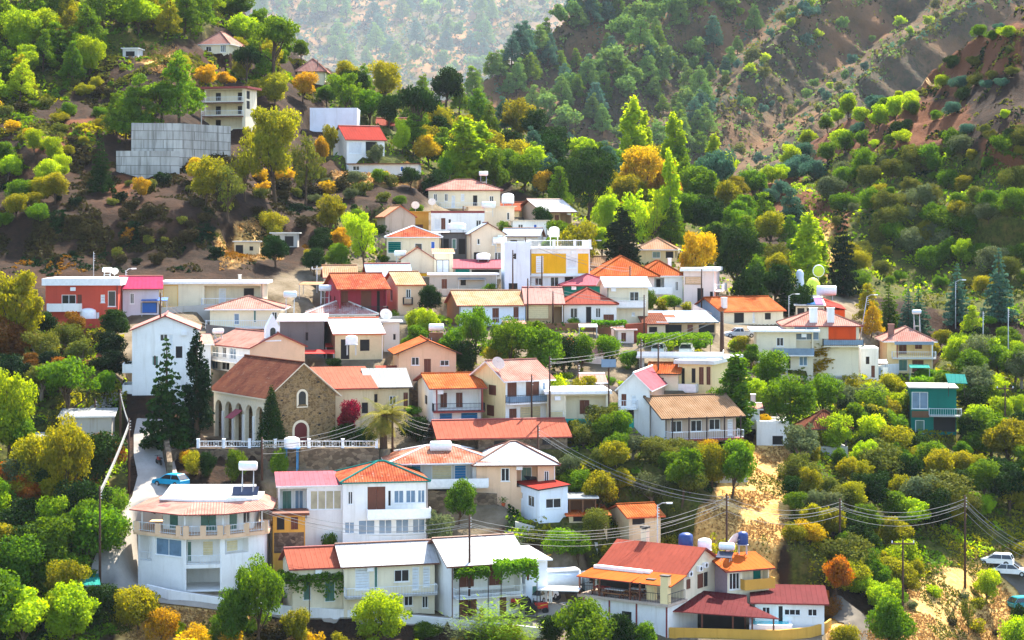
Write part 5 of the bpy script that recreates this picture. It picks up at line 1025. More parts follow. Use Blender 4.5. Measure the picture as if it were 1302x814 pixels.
for x, y, hh in ((-.25, -.05, 3.3), (-2.6, 1.2, 2.4)): m = MB(); m.box(x - .45, y - .3, TS + .28, x + .45, y + .35, TS + .28 + hh * .86); m.build('oven_pillar', 'buttery', tav); m = MB(); m.box(x - .52, y - .37, TS + .28 + hh * .86, x + .52, y + .42, TS + .4 + hh * .86); m.build('pillar_cap', 'iron_dark', tav)
e_ = Vector((0, 1, 0)); p0_ = Vector((0, 0, 0)); inn2 = Vector((-1, 0, 0))
for u0, u1, v0, v1, c in ((6.4, 7.5, TS + .9, TS + 2.4, 'b'), (7.8, 8.5, TS + .9, TS + 2.4, 'k'), (4.0, 4.7, TS + 1.2, TS + 2.2, 'b')): fitting(tav, Vector((0, 0, 0)), e_, inn2, u0, u1, v0, v1, 0.0, c, True)
for y, z in ((6.6, TS + 2.75), (7.8, TS + 2.95), (4.4, TS + 2.5)): m = MB(); m.box(.005, y - .42, z, .35, y + .42, z + .55); m.lathe([(.2, 0), (.2, .02)], (.36, y, z + .28), 12, 1, 'x'); m.build('air_conditioner', ['paint_white', 'iron_dark'], tav)
m = MB(); x, y = -TW * .72, 8.2; m.box(x - .35, y - .35, RZ - .6, x + .35, y + .35, RZ + 1.4); m.box(x - .42, y - .42, RZ + 1.5, x + .42, y + .42, RZ + 1.75, 1); 
for a in (-.3, .3): m.box(x + a - .05, y - .3, RZ + 1.4, x + a + .05, y + .3, RZ + 1.5)
m.build('chimney', ['cream', 'iron_dark'], tav)
# annexes of the taverna (separate buildings)
def late(*a, **k):
    H(*a, **k); return build_house(SPECS[a[0]])
late('orange_annex', 'small annexe with bright orange sheet roof and yellow balcony behind the taverna', 925, 978, 762, 723, 706, 24, dp=20, wall='cream', roof='shed_f', rm='m_orange', fas='rust_red', over=.5, short='the orange annexe', face={'l': 'cladding'}, name='taverna_annex', cat='annexe',
     op='f .05 .3 .35 .9 W;f .36 .98 .30 .92 v;f .75 .92 .4 .85 it', bal=[('f', .32, 1.04, .40, .9, 'ochre', 'ysolid')])
late('pool_house', 'white pool house under a long maroon sheet roof', 960, 1048, 794, 767, 748, -6, d=8, wall='white', roof='shed_f', rm='m_maroon', fas='rust_red', over=.5, short='the maroon roofed pool house', name='pool_house', cat='pool house',
     op='f .10 .22 .45 .80 w;f .34 .40 .1 .85 k;f .42 .66 .42 .72 W;f .76 .90 .4 .75 w')
late('orange_strip', 'low back wing with orange sheet roof above the maroon roof', 992, 1050, 782, 760, 742, -8, d=6, wall='cream', roof='shed_f', rm='m_orange', fas='rust_red', over=.4, short='the orange roofed back wing', name='house_wing', cat='house wing', back=8)
HOUSES['pool_house']['roof_obj']
# maroon pergola over the lower dining floor
f = Fr(905, 806, -8); pg = empty('maroon_pergola', f.o, f.th, 'wide maroon sheet canopy on posts over the lower dining terrace', 'canopy')
m = MB(); roof_plane(m, [(-4.7, -.3, 2.35), (7.0, -1.2, 2.0), (3.6, 3.2, 2.7), (3.5, 5.2, 3.2), (-3.5, 6.0, 3.6)], .1); m.build('canopy_sheet', ['m_maroon', 'rust_red'], pg, fixn=False)
for x, y, z in ((-4.4, 0, 2.3), (-1.0, -.1, 2.2), (2.2, -.4, 2.1), (4.2, -.6, 2.0), (6.4, -.8, 1.95), (3.4, 3.2, 2.5), (-3.4, 4, 3)): m = MB(); m.box(x - .09, y - .09, -.6, x + .09, y + .09, z); m.build('post', 'wood_brown', pg)
m = MB(); m.box(-4.3, 4.5, -.4, 3.3, 4.8, 2.4); m.build('dark_backing', 'void', pg)  # shade beneath the canopy, put in as a near-black panel
f = Fr(980, 809, -6); f.o.z += .75; pool = empty('swimming_pool', f.o, f.th, 'small turquoise swimming pool on the yellow walled terrace', 'swimming pool')
m = MB(); m.box(-2.2, -.2, -.8, 2.2, .1, .45); m.box(-2.2, 3.2, -.8, 2.2, 3.5, .45); m.box(-2.2, .1, -.8, -1.9, 3.2, .45); m.box(1.9, .1, -.8, 2.2, 3.2, .45); m.build('pool_rim', 'marble', pool); m = MB(); m.box(-1.9, .1, -.5, 1.9, 3.2, .36); m.build('water', 'pool_water', pool)
o, P = wall_run('terrace_parapet', [(851, 810), (900, 815), (950, 818), (990, 818), (1030, 813), (1050, 806), (1056, 797)], 1.05, 5, .22, 'ochre'); tag(o, 'yellow curved parapet wall round the pool terrace', 'parapet')

# --- retaining walls, parapets, fences
def wallthing(name, pts, up, down, th, mat, label, cat='wall', **k):
    o, P = wall_run(name, pts, up, down, th, mat, **k); tag(o, label, cat, None, 'thing'); return o, P
wallthing('concrete_retaining_wall', [(167, 204), (230, 204), (292, 204)], 6.0, 4, .5, 'formed_concrete', 'tall stained concrete retaining wall under the gallery house', flat=float(at(230, 202).z))
wallthing('concrete_retaining_wall', [(148, 217), (190, 218), (228, 215)], 3.3, 3, .4, 'formed_concrete', 'lower concrete wall in front of the tall retaining wall', flat=float(at(190, 217).z))
rw = empty('roadside_wall', ground(345, 779), 0, 'long stone wall with white parapet along the front lane', 'wall')
pts = [(186, 753), (215, 763), (300, 773), (345, 779), (440, 789), (560, 799), (692, 810)]
o, P = wall_run('parapet', pts, .95, 0.1, .35, 'white'); o.parent = rw; o.matrix_parent_inverse = Matrix.Translation(-rw.location)
o, P = wall_run('stone_base', pts, -.12, 5.0, .5, 'ashlar'); o.parent = rw; o.matrix_parent_inverse = Matrix.Translation(-rw.location)
YL = [Vector((at(214, 600, YARD[0] - 2).x, YARD[0] - 2.5, YARD[1])), Vector((at(225, 571, YARD[0]).x, YARD[0] - .1, YARD[1])), Vector((at(350, 571, YARD[0]).x, YARD[0] - .1, YARD[1])), Vector((at(482, 571, YARD[0]).x, YARD[0] - .1, YARD[1]))]
wallthing('churchyard_wall', YL, .15, 9, .7, 'rubble_stone', 'rough stone retaining wall below the churchyard', flat=float(YARD[1]))
wallthing('road_bank_wall', [(216, 612), (214, 596), (211, 582), (208, 572)], 2.2, 2, .6, 'rubble_stone', 'low stone bank wall along the right side of the road bend')
def balustrade(pts, label):
    P = path_pts(pts, 3.0); root = empty('balustrade', P[len(P) // 2], 0, label, 'balustrade')
    for i, p in enumerate(P):
        l = p - root.location; m = MB(); m.box(l.x - .16, l.y - .16, l.z - .3, l.x + .16, l.y + .16, l.z + .95); m.box(l.x - .2, l.y - .2, l.z + .95, l.x + .2, l.y + .2, l.z + 1.05); m.build('pier', 'marble', root)
    for a, c in zip(P[:-1], P[1:]):
        a = a - root.location; c = c - root.location; d_ = c - a; nrm = Vector((-d_.y, d_.x, 0)).normalized() * .04; m = MB()
        m.obox(a - nrm + Vector((0, 0, .72)), d_, nrm * 2, (0, 0, .08)); m.obox(a - nrm + Vector((0, 0, .08)), d_, nrm * 2, (0, 0, .08))
        for t in np.linspace(.1, .9, 9): p = a + d_ * float(t); m.tube([p + Vector((0, 0, .14)), p + Vector((0, 0, .74))], .022, 4)
        for t in (.3, .7): p = a + d_ * t; m.tube([p + Vector((math.cos(k * .7854) * .22 * (d_.x / d_.length), math.cos(k * .7854) * .22 * (d_.y / d_.length), .44 + math.sin(k * .7854) * .22)) for k in range(9)], .02, 4)
        m.build('rail', 'iron_white', root)
balustrade([YL[1] + Vector((2.5, .1, .2)), YL[2] + Vector((0, .1, .2)), YL[3] + Vector((-.3, .1, .2))], 'white marble balustrade along the edge of the churchyard')
wallthing('garden_wall', [(655, 708), (700, 704), (758, 697)], 1.7, 2, .35, 'ochre', 'ochre yard wall behind the parked tank truck')
wallthing('garden_wall', [(437, 718), (500, 714), (562, 710)], 1.5, 2, .5, 'rubble_stone', 'rubble stone wall below the long glazed white house')
wallthing('garden_wall', [(700, 494), (745, 494), (792, 491)], 1.7, 2, .5, 'ashlar', 'pale stone garden wall behind the flat roofed veranda house')
wallthing('net_fence', [(713, 545), (760, 545), (806, 543)], 1.15, .3, .06, 'teal_net', 'low fence hung with teal netting below the veranda house', 'fence')
wallthing('garden_wall', [(884, 612), (912, 613), (950, 612)], 1.6, 1, .3, 'concrete', 'weathered grey block wall on the dry slope')
wallthing('garden_wall', [(1095, 470), (1120, 474), (1142, 474)], 1.6, 3, .4, 'white', 'white terrace wall beside the village edge house')
wallthing('salmon_wall', [(796, 434), (822, 433)], 2.6, 2, .4, 'm_salmon', 'salmon painted yard wall left of the dark tiled shed')
wallthing('field_wall', [(585, 566), (600, 566)], .8, 1, .3, 'rubble_stone', 'short stone stub wall below the long hall')
# --- parking deck with vine pergola
f = Fr(858, 470, -8); f.o.z += 0; deck_z = HOUSES['parking_house']['h'] + .55
dk0 = HOUSES['parking_house']['loc']; deck = empty('parking_deck', Vector((dk0.x - 3.2, dk0.y + .5, dk0.z + HOUSES['parking_house']['h'] + .52)), R(-6), 'white railed concrete parking deck under the vine', 'deck')
m = MB(); m.box(-6.2, -3.5, 0, 5.2, 5.5, .25); m.build('slab', 'greywhite', deck); m = railing_mesh([(-6.1, -3.3, .25), (5.1, -3.3, .25), (5.1, 5, .25)], 'panel', .6); m.build('railing', RAILMAT['panel'], deck)
m = MB()
for x in (-5.5, -1, 3.5): m.box(x - .3, -2.6, -7, x + .3, -2.0, 0)
m.build('pier', 'concrete', deck)
DECK = deck
# --- barrel roofed shed
f = Fr(752, 462, 6); b = empty('barrel_shed', f.o, f.th, 'little shed with a curved rose barrel roof among the trees', 'shed'); m = MB(); m.box(-1.6, 0, -1.5, 1.6, 4, 1.1); m.build('wall', 'pinkwhite', b)
m = MB(); n = 10
for k in range(n):
    a0, a1 = math.pi * k / n, math.pi * (k + 1) / n; y0_, z0_, y1_, z1_ = 2 - 2.2 * math.cos(a0), 1.1 + 1.2 * math.sin(a0), 2 - 2.2 * math.cos(a1), 1.1 + 1.2 * math.sin(a1)
    m.quad((-1.8, y0_, z0_), (1.8, y0_, z0_), (1.8, y1_, z1_), (-1.8, y1_, z1_), uv=[(0, k * .4), (3.6, k * .4), (3.6, k * .4 + .4), (0, k * .4 + .4)])
m.build('barrel_roof', ['m_rose'], b)
# --- gazebo
f = Fr(1047, 566, 0); b = empty('gazebo', f.o, R(4), 'open gazebo with brown hip roof behind the round olive', 'gazebo'); q = dict(w=5.4, d=5, over=.5, rise=1.7, thick=.12, roof='hip', rm='tile_brown', fas='wood_dark'); make_roof(b, q, 2.6)
for x in (-2.4, 2.4):
    for y in (-2.2, 2.2): m = MB(); m.box(x - .1, y - .1, -1.5, x + .1, y + .1, 2.65); m.build('post', 'wood_dark', b)
m = MB(); m.box(-2.6, -2.4, -2, 2.6, 2.4, .05); m.build('floor_slab', 'concrete', b)

# ---------------------------------------------------------------- water heaters, tanks, dishes, panels
SUNP = []
def solar_heater(p, rz, label, tank='tank_white', sc_=1.0, stand=.6, panel=True, grp='water tanks on the roofs'):
    r_ = empty('water_heater', p, rz, label, 'water heater', grp); m = MB(); r0, L = .42 * sc_, .85 * sc_; z = (stand + 1.0) * 1.0
    m.lathe([(.05, -L), (r0 * .8, -L + .03), (r0, -L + .14), (r0, L - .14), (r0 * .8, L - .03), (.05, L)], (0, .3, z), 14, 0, 'x'); m.build('tank', tank, r_, True)
    m = MB()
    for x in (-L * .6, L * .6):
        m.tube([(x, .3, -.4), (x, .3, z - r0 * .8)], .05, 5); m.tube([(x, -.7, -.4), (x, .3, z - r0)], .04, 5)
    m.tube([(-L * .6, .3, .4), (L * .6, .3, .4)], .035, 5); m.build('stand', 'pole_steel', r_)
    if panel: m = MB(); m.hexa([(-L, -1.1, .05), (L, -1.1, .05), (L, .1, z - .55), (-L, .1, z - .55), (-L, -1.14, .13), (L, -1.14, .13), (L, .06, z - .47), (-L, .06, z - .47)]); m.build('panel', 'solar', r_)
    return r_
def barrel(p, label, r0=.6, h0=1.2, mat='tank_white', stand=.5, name='water_tank', smat='pole_steel'):
    r_ = empty(name, p, 0, label, 'water tank', 'water tanks on the roofs'); m = MB(); m.lathe([(r0 * .98, 0), (r0, .06), (r0, h0 * .7), (r0 * .9, h0 * .86), (r0 * .5, h0 * .97), (.08, h0)], (0, 0, stand), 18); m.build('tank', mat, r_, True)
    m = MB()
    for x in (-1, 1):
        for y in (-1, 1): m.box(x * r0 * .7 - .05, y * r0 * .7 - .05, -.5, x * r0 * .7 + .05, y * r0 * .7 + .05, stand - .06)
    m.box(-r0, -r0, stand - .06, r0, r0, stand); m.build('stand', smat, r_); return r_
def dish(p, rz, label, r0=.6):
    r_ = empty('satellite_dish', p, rz, label, 'satellite dish', 'satellite dishes of the village'); m = MB(); n = 20
    prof = [(r0 * t, .28 * r0 * t * t) for t in (0.02, .3, .6, .85, 1.0)]; m.lathe(prof, (0, 0, 0), n, 0, 'y'); m.xf(Matrix.Rotation(R(25), 4, 'X') @ Matrix.Scale(-1, 4, (0, 1, 0))); m.xf(Matrix.Translation((0, -.12, 1.0))); m.build('bowl', 'tank_white', r_, False)
    m = MB(); m.tube([(0, .1, -.3), (0, .05, 1.0)], .04, 6); m.build('mast', 'pole_steel', r_); m = MB(); m.tube([(0, -.1, .8), (0, -r0 * 1.1, 1.25)], .02, 4); m.build('arm', 'pole_steel', r_); return r_
def on(key, u, v, dz=0): return hloc(key, u, v, roof_z(key, u, v) + dz)
TH = lambda k: HOUSES[k]['th']
solar_heater(on('top_hip', .78, .42), TH('top_hip'), 'white roof tank on a brown stand atop the topmost pink hip house', stand=1.0, panel=False)
barrel(on('brown_flat', .88, .5), 'big white domed tank at the right end of the plain beige house', 1.1, 1.8)
solar_heater(on('white_slope', 1.08, .1, -.4), TH('white_slope'), 'white tank standing right of the white parapet house', sc_=1.4, panel=False)
dish(hloc('white_slope', .02, .0, 1.0), R(0), 'large white dish on a mast at the corner of the white parapet house', .65); dish(hloc('orange_box', .3, -.1, .3), R(0), 'round white dish in front of the small orange house', .7)
barrel(hloc('dark_shed', .55, .3, .1), 'white dome tank above the dark weathered shed', 1.5, 1.2); solar_heater(hloc('tank_house', .84, -.12, -2.6), TH('tank_house'), 'white tank in front of the brown edged gable house', sc_=1.3, stand=.5, panel=False)
barrel(hloc('pink_leanto', .62, .9, 1.0), 'low white dome tank behind the long pink sheet roof', 1.1, 1.0, stand=.3)
barrel(on('yellow_house', .46, .55, 0), 'white columned tank tower on the railed terrace of the yellow fronted house', .8, 1.5, stand=1.6, smat='paint_white'); solar_heater(hloc('beige_gable', -.03, .1, -.4), 0, 'white tank against the left corner of the beige gabled house', sc_=1.1, stand=.2, panel=False)
solar_heater(on('coral_house', .78, .5), 0, 'low white tank and aerials on the roof of the coral house', sc_=.8, stand=.1, panel=False); dish(on('coral_house', .9, .4), R(20), 'small dish on the roof of the coral house', .5)
solar_heater(hloc('hip_cream', 1.12, .3, -.4), 0, 'white tank on a tall stand right of the pale pink hip house', 'tank_steel', 1.1, 1.2, False); solar_heater(hloc('maroon_house', -.22, .3, -1.8), 0, 'steel tank on a stand left of the maroon house', 'tank_steel', 1.1, .8, False)
solar_heater(on('peach_long', .10, .9), TH('peach_long'), 'white box tank at the top of the long rose roof', sc_=.9, stand=.3, panel=False)
barrel(hloc('ruin_white', .28, -.25, -2.2), 'square white tank in front of the crumbling cream house', .8, 1.2, stand=.9); dish(on('grey_block', .2, .3), R(-10), 'grey ribbed dish on the grey rendered block', .85)
b = solar_heater(on('peach_gable', .74, .7, .5), 0, 'white tank on a brick pedestal on the peach gabled house', sc_=1.2, stand=.6, panel=False); m = MB(); m.box(-.9, -.3, -.9, .9, .9, .9); m.build('pedestal', 'brownwall', b)
solar_heater(on('end_house', .74, .45, .6), 0, 'boxy tank on a tall stand above the village edge house', 'tank_steel', .85, 1.6, False); dish(on('cream_gable', .02, .2, .3), R(-25), 'white round dish at the gable tip of the cream gabled house', .85)
b = solar_heater(hb.location + Vector((4.2, 6.0, ze + 1.1)), 0, 'white tank on a tall lattice stand on the bend house roof', 'tank_white', 1.2, 2.2, False)
m = MB(); m.hexa([(-1.6, -.7, .1), (1.2, -.7, .1), (1.2, .2, .9), (-1.6, .2, .9), (-1.6, -.75, .18), (1.2, -.75, .18), (1.2, .15, .98), (-1.6, .15, .98)]); m.build('panel', 'solar', b)
barrel(ground(371, 600) + Vector((0, 0, .6)), 'white domed tank on a blue stand below the churchyard wall', .95, 1.3, stand=2.2, smat='blue_paint')
solar_heater(on('tile_terrace', .50, .32, -.1), TH('tile_terrace'), 'white tank lying on the worn hip roof', sc_=1.5, stand=-.3, panel=False)
b = solar_heater(on('red_cabin', .5, .75, .1), TH('red_cabin'), 'dark solar panel with small tank on the bright red cabin roof', 'tank_steel', .8, .1)
def tloc(x, y, z): return TF.world(x, y, z)
barrel(tloc(-3.2, 9.6, RZ - .6), 'dark blue plastic barrel behind the taverna ridge', .8, 1.5, 'plastic_blue', .3); barrel(tloc(-1.2, 10.2, RZ - .9), 'white square tank behind the taverna ridge', .75, 1.2, 'tank_white', .4)
solar_heater(tloc(1.8, 9.5, RZ - 1.0), R(-20), 'white tilted heater panel on the back of the taverna', stand=.1); barrel(hloc('orange_annex', .72, .95, 1.5), 'tall dark blue barrel behind the orange annexe', .6, 1.4, 'plastic_blue', .6); dish(hloc('orange_annex', .36, .9, 1.6), R(60), 'tall white dish seen edge on behind the orange annexe', 1.2)
# rooftop ornaments behind the striped roof house: tall flask, dome, disc and reclining tank
p = hloc('multi_roof', .25, 1.0, 1.2); b = empty('roof_cistern', p, 0, 'tall pale grey flask shaped cistern on the striped roof house', 'cistern'); m = MB(); m.lathe([(1.0, -2.5), (1.05, 0), (.75, 1.2), (.62, 3.0), (.66, 3.6), (.35, 4.1), (.05, 4.25)], (0, 0, 0), 18); m.build('tank', 'tank_steel', b, True); m = MB(); m.lathe([(1.15, -.3), (1.15, 0)], (0, 0, 0), 18); m.build('foot_ring', 'tank_white', b)
p = hloc('multi_roof', .75, 1.15, 1.2); b = empty('garden_dome', p, 0, 'yellow green dome with a pale rim behind the striped roof house', 'dome'); m = MB(); m.lathe([(1.25, -2.5), (1.3, 1.2), (1.05, 2.1), (.6, 2.7), (.05, 2.9)], (0, 0, 0), 20); m.build('shell', 'dome_green', b, True); m = MB(); m.lathe([(1.42, -.2), (1.42, .05)], (0, 0, 0), 20); m.build('rim', 'tank_white', b)
p = hloc('multi_roof', .98, 1.3, 5.1); b = empty('rooftop_disc', p, R(10), 'large pale disc raised on a mast behind the striped roof house', 'disc'); m = MB(); m.lathe([(.05, -.12), (.9, -.1), (.95, 0), (.9, .1), (.05, .12)], (0, 0, 0), 24, 0, 'y'); m.build('disc', 'dome_green', b, True); m = MB(); m.tube([(.95 * math.cos(t * .2618), -.0, .95 * math.sin(t * .2618)) for t in range(25)], .09, 6); m.build('rim', 'tank_white', b, True); m = MB(); m.tube([(0, .2, -9), (0, .2, -.5)], .08, 6); m.build('mast', 'pole_steel', b)
solar_heater(hloc('multi_roof', 1.2, .8, .9), R(-10), 'fat white tank lying at the right end of the striped roof house', sc_=1.9, stand=.2, panel=False)
# ---------------------------------------------------------------- vegetation
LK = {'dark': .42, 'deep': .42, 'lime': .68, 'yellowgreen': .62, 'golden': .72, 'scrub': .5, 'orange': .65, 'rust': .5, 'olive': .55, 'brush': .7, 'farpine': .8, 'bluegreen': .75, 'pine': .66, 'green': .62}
def leaf_mat(key, cs, transl=.45, rough=.6):
    w = N("leaves_" + key); oi = w.n("ObjectInfo"); v = w.coord('Object'); n1 = w.noise(v, 3.6, 4); n2_ = w.noise(v, 22, 3)
    a, b, c = [dk(srgb(x), LK.get(key, .62)) for x in cs]
    col = w.mixc(w.ramp(n1, [(.36, 0.), (.64, 1.)]), a, b); col = w.mixc(w.ramp(n2_, [(.5, 0.), (.68, .8)]), col, c)
    hs = w.n("HueSaturation"); w.l(col, hs.inputs['Color']); r_ = oi.outputs['Random']
    w.l(w.math('ADD', .488, w.math('MULTIPLY', r_, .024)), hs.inputs['Hue']); w.l(w.math('ADD', .8, w.math('MULTIPLY', w.math('FRACT', w.math('MULTIPLY', r_, 7.3)), .4)), hs.inputs['Value'])
    hs.inputs['Saturation'].default_value = 1.0
    df = w.n("BsdfDiffuse"); tr = w.n("BsdfTranslucent"); gl = w.n("BsdfGlossy"); gl.inputs['Roughness'].default_value = rough
    tc = w.n("HueSaturation"); tc.inputs['Hue'].default_value = .485; tc.inputs['Saturation'].default_value = 1.08; tc.inputs['Value'].default_value = 1.35
    w.l(hs.outputs[0], tc.inputs['Color']); w.l(hs.outputs[0], df.inputs[0]); w.l(tc.outputs[0], tr.inputs[0]); gl.inputs[0].default_value = (.5, .5, .5, 1)
    m1 = w.n("MixShader"); m1.inputs[0].default_value = transl; w.l(df.outputs[0], m1.inputs[1]); w.l(tr.outputs[0], m1.inputs[2])
    m2 = w.n("MixShader"); m2.inputs[0].default_value = .012; w.l(m1.outputs[0], m2.inputs[1]); w.l(gl.outputs[0], m2.inputs[2]); w.l(m2.outputs[0], w.out.inputs[0])
    MATS[key] = w.m; return w.m
LEAF = {'green': ('#588416', '#7CA41E', '#3A6214'), 'lime': ('#9CBE1C', '#BED626', '#78A41A'), 'yellowgreen': ('#9EA01E', '#BCB628', '#6C801C'), 'golden': ('#CCA61A', '#E0C02A', '#8E8E22'),
        'orange': ('#B86018', '#CE8422', '#7E6A20'), 'rust': ('#9A6020', '#B88424', '#746422'), 'dark': ('#2E501A', '#46701E', '#1F3C16'), 'deep': ('#1E3C1A', '#2C4C22', '#142C14'), 'olive': ('#6E7C48', '#8E9C68', '#526038'),
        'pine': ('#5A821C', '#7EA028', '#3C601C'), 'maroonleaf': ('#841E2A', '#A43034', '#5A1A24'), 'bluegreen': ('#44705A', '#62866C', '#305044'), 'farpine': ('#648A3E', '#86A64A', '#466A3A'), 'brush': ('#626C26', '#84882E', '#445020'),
        'palm': ('#94923A', '#C4B650', '#5E702A'), 'scrub': ('#4A4024', '#5E5A2C', '#36301C'), 'straw': ('#C29A58', '#D8B878', '#A07E44'), 'ivy': ('#5E961A', '#84B820', '#427616')}
for k_, v_ in LEAF.items(): leaf_mat(k_, v_, .18 if k_ in ('dark', 'deep', 'scrub') else (.28 if k_ in ('olive', 'brush', 'straw', 'bluegreen', 'farpine', 'rust') else (.52 if k_ in ('golden', 'yellowgreen', 'lime') else .46)))
w = N('bark'); nz = w.noise(w.coord('Object', (3, 3, .6)), 6, 5); MATS['bark'] = w.bsdf(w.mixc(nz, srgb('#5A4A3A'), srgb('#3A2E24')), .95, nz, .05, .8, .1)
w = N('bark_pale'); nz = w.noise(w.coord('Object', (3, 3, .6)), 6, 5); MATS['bark_pale'] = w.bsdf(w.mixc(nz, srgb('#8A7E70'), srgb('#5E5246')), .95, nz, .05, .8, .1)

def leaves_mesh(name, P, Nn, size, rng, aspect=.62):
    """one diamond leaf per point; P positions, Nn normals, size array"""
    n = len(P); r_ = rng.normal(size=(n, 3)); a = np.cross(Nn, r_); a /= np.linalg.norm(a, axis=1, keepdims=True) + 1e-9; b = np.cross(Nn, a); b /= np.linalg.norm(b, axis=1, keepdims=True) + 1e-9
    s = size[:, None]; bend = Nn * s * .18
    V = np.stack([P - a * s - bend, P + b * s * aspect, P + a * s - bend, P - b * s * aspect], 1).reshape(-1, 3)
    me = bpy.data.meshes.new(name); me.vertices.add(n * 4); me.vertices.foreach_set('co', V.reshape(-1).astype(np.float32))
    me.loops.add(n * 4); me.loops.foreach_set('vertex_index', np.arange(n * 4, dtype=np.int32)); me.polygons.add(n)
    me.polygons.foreach_set('loop_start', np.arange(0, n * 4, 4, dtype=np.int32)); me.polygons.foreach_set('loop_total', np.full(n, 4, np.int32)); me.update(calc_edges=True)
    return me
def clump_leaves(clumps, n, size, rng, up=.25, shell=.5, flat=1.0):
    C = np.array([c[:3] for c in clumps]); Rr = np.array([c[3:6] if len(c) >= 6 else (c[3],) * 3 for c in clumps]); wt = (Rr.prod(1)) ** (2 / 3); wt /= wt.sum()
    k = rng.choice(len(clumps), n, p=wt); d = rng.normal(size=(n, 3)); d /= np.linalg.norm(d, axis=1, keepdims=True)
    rad = shell + (1 - shell) * rng.random(n) ** .6; rad *= 1 + .10 * rng.normal(size=n)
    P = C[k] + d * Rr[k] * rad[:, None]
    Nn = d * .7 + rng.normal(size=(n, 3)) * .6 + np.array([0, 0, up]); Nn /= np.linalg.norm(Nn, axis=1, keepdims=True)
    return P, Nn, size * (.65 + .7 * rng.random(n))
PROTO = {}
def proto(key, clumps, n, size, seed, trunk=None, bark='bark', up=.25, shell=.5, aspect=.62):
    rng = np.random.default_rng(seed); P, Nn, S = clump_leaves(clumps, n, size, rng, up, shell)
    keep = P[:, 2] > -.02; me = leaves_mesh('crown_' + key, P[keep], Nn[keep], S[keep], rng, aspect); me.materials.append(MATS['green'])
    tm = None
    if trunk is not None:
        m = MB()
        for pts, rads in trunk: m.tube(pts, rads, 6, 0, False)
        tm = bpy.data.meshes.new('trunk_' + key); tm.from_pydata(m.v, [], m.f); tm.materials.append(MATS[bark]); tm.polygons.foreach_set('use_smooth', [True] * len(tm.polygons))
    PROTO.setdefault(key.rsplit('.', 1)[0], []).append((me, tm)); return me
def limbs(clumps, rng, r0, zfork, ztop, k=7):
    T = [([(0, 0, -.06), (rng.normal() * .01, rng.normal() * .01, zfork * .5), (0, 0, zfork), (rng.normal() * .02, rng.normal() * .02, ztop)], [r0 * 1.25, r0, r0 * .85, r0 * .25])]
    idx = rng.permutation(len(clumps))[:k]
    for i in idx:
        c = Vector(clumps[i][:3]); z0 = zfork * (.75 + .5 * rng.random()); s = Vector((0, 0, min(z0, c.z * .9))); mid = s.lerp(c, .5) + Vector((rng.normal() * .02, rng.normal() * .02, -.03))
        T.append(([s, mid, c], [r0 * .5, r0 * .33, r0 * .12]))
    return T
def mk_broad(key, seed, rx=.44, rz=.42, cz=.55, nc=30, cr=.16, n=7500, size=.0225, r0=.028, fork=.2, bark='bark'):
    rng = np.random.default_rng(seed); cl = []
    for i in range(nc):
        d = rng.normal(size=3); d /= np.linalg.norm(d); rr = .45 + .5 * rng.random(); c = np.array([0, 0, cz]) + d * np.array([rx - cr * .6, rx - cr * .6, rz - cr * .5]) * rr
        q = cr * (.42 + .95 * rng.random() ** 1.4); cl.append((*c, q, q * (.8 + .4 * rng.random()), q * .8))
    cl.append((0, 0, cz, rx * .5, rx * .5, rz * .55)); proto(key, cl, n, size, seed + 1, limbs(cl, rng, r0, fork, cz + rz * .4), bark)
for s_ in range(4): mk_broad(f'broad.{s_}', 10 + s_)
for s_ in range(3): mk_broad(f'bush.{s_}', 30 + s_, rx=.62, rz=.46, cz=.46, nc=24, cr=.24, n=6500, size=.027, r0=.025, fork=.1)
for s_ in range(3): mk_broad(f'olive.{s_}', 40 + s_, rx=.52, rz=.38, cz=.58, nc=22, cr=.16, n=4200, size=.024, r0=.045, fork=.2, bark='bark_pale')
for s_ in range(3): mk_broad(f'sparse.{s_}', 50 + s_, rx=.42, rz=.40, cz=.58, nc=24, cr=.10, n=1500, size=.022, r0=.02, fork=.25)
for s_ in range(2): mk_broad(f'big.{s_}', 60 + s_, rx=.46, rz=.40, cz=.58, nc=34, cr=.13, n=8000, size=.017, r0=.024, fork=.25)
for s_ in range(3): mk_broad(f'shrub.{s_}', 70 + s_, rx=.75, rz=.5, cz=.42, nc=9, cr=.34, n=900, size=.075, r0=.02, fork=.08)
for s_ in range(3): mk_broad(f'far.{s_}', 75 + s_, rx=.42, rz=.36, cz=.6, nc=10, cr=.2, n=800, size=.055, r0=.03, fork=.2)
for s_ in range(2):     # poplars
    rng = np.random.default_rng(80 + s_); cl = []
    for i in range(34):
        z = .08 + .88 * i / 33; r_ = .105 * math.sin(math.pi * min(1, .18 + .80 * z)) ** .7 + .015; a = rng.random() * 6.28
        cl.append((r_ * .55 * math.cos(a), r_ * .55 * math.sin(a), z, r_ * .75, r_ * .75, .075))
    proto(f'poplar.{s_}', cl, 3200, .020, 90 + s_, [([(0, 0, -.05), (0, 0, .5), (0, 0, .95)], [.022, .014, .004])], 'bark_pale', .1)
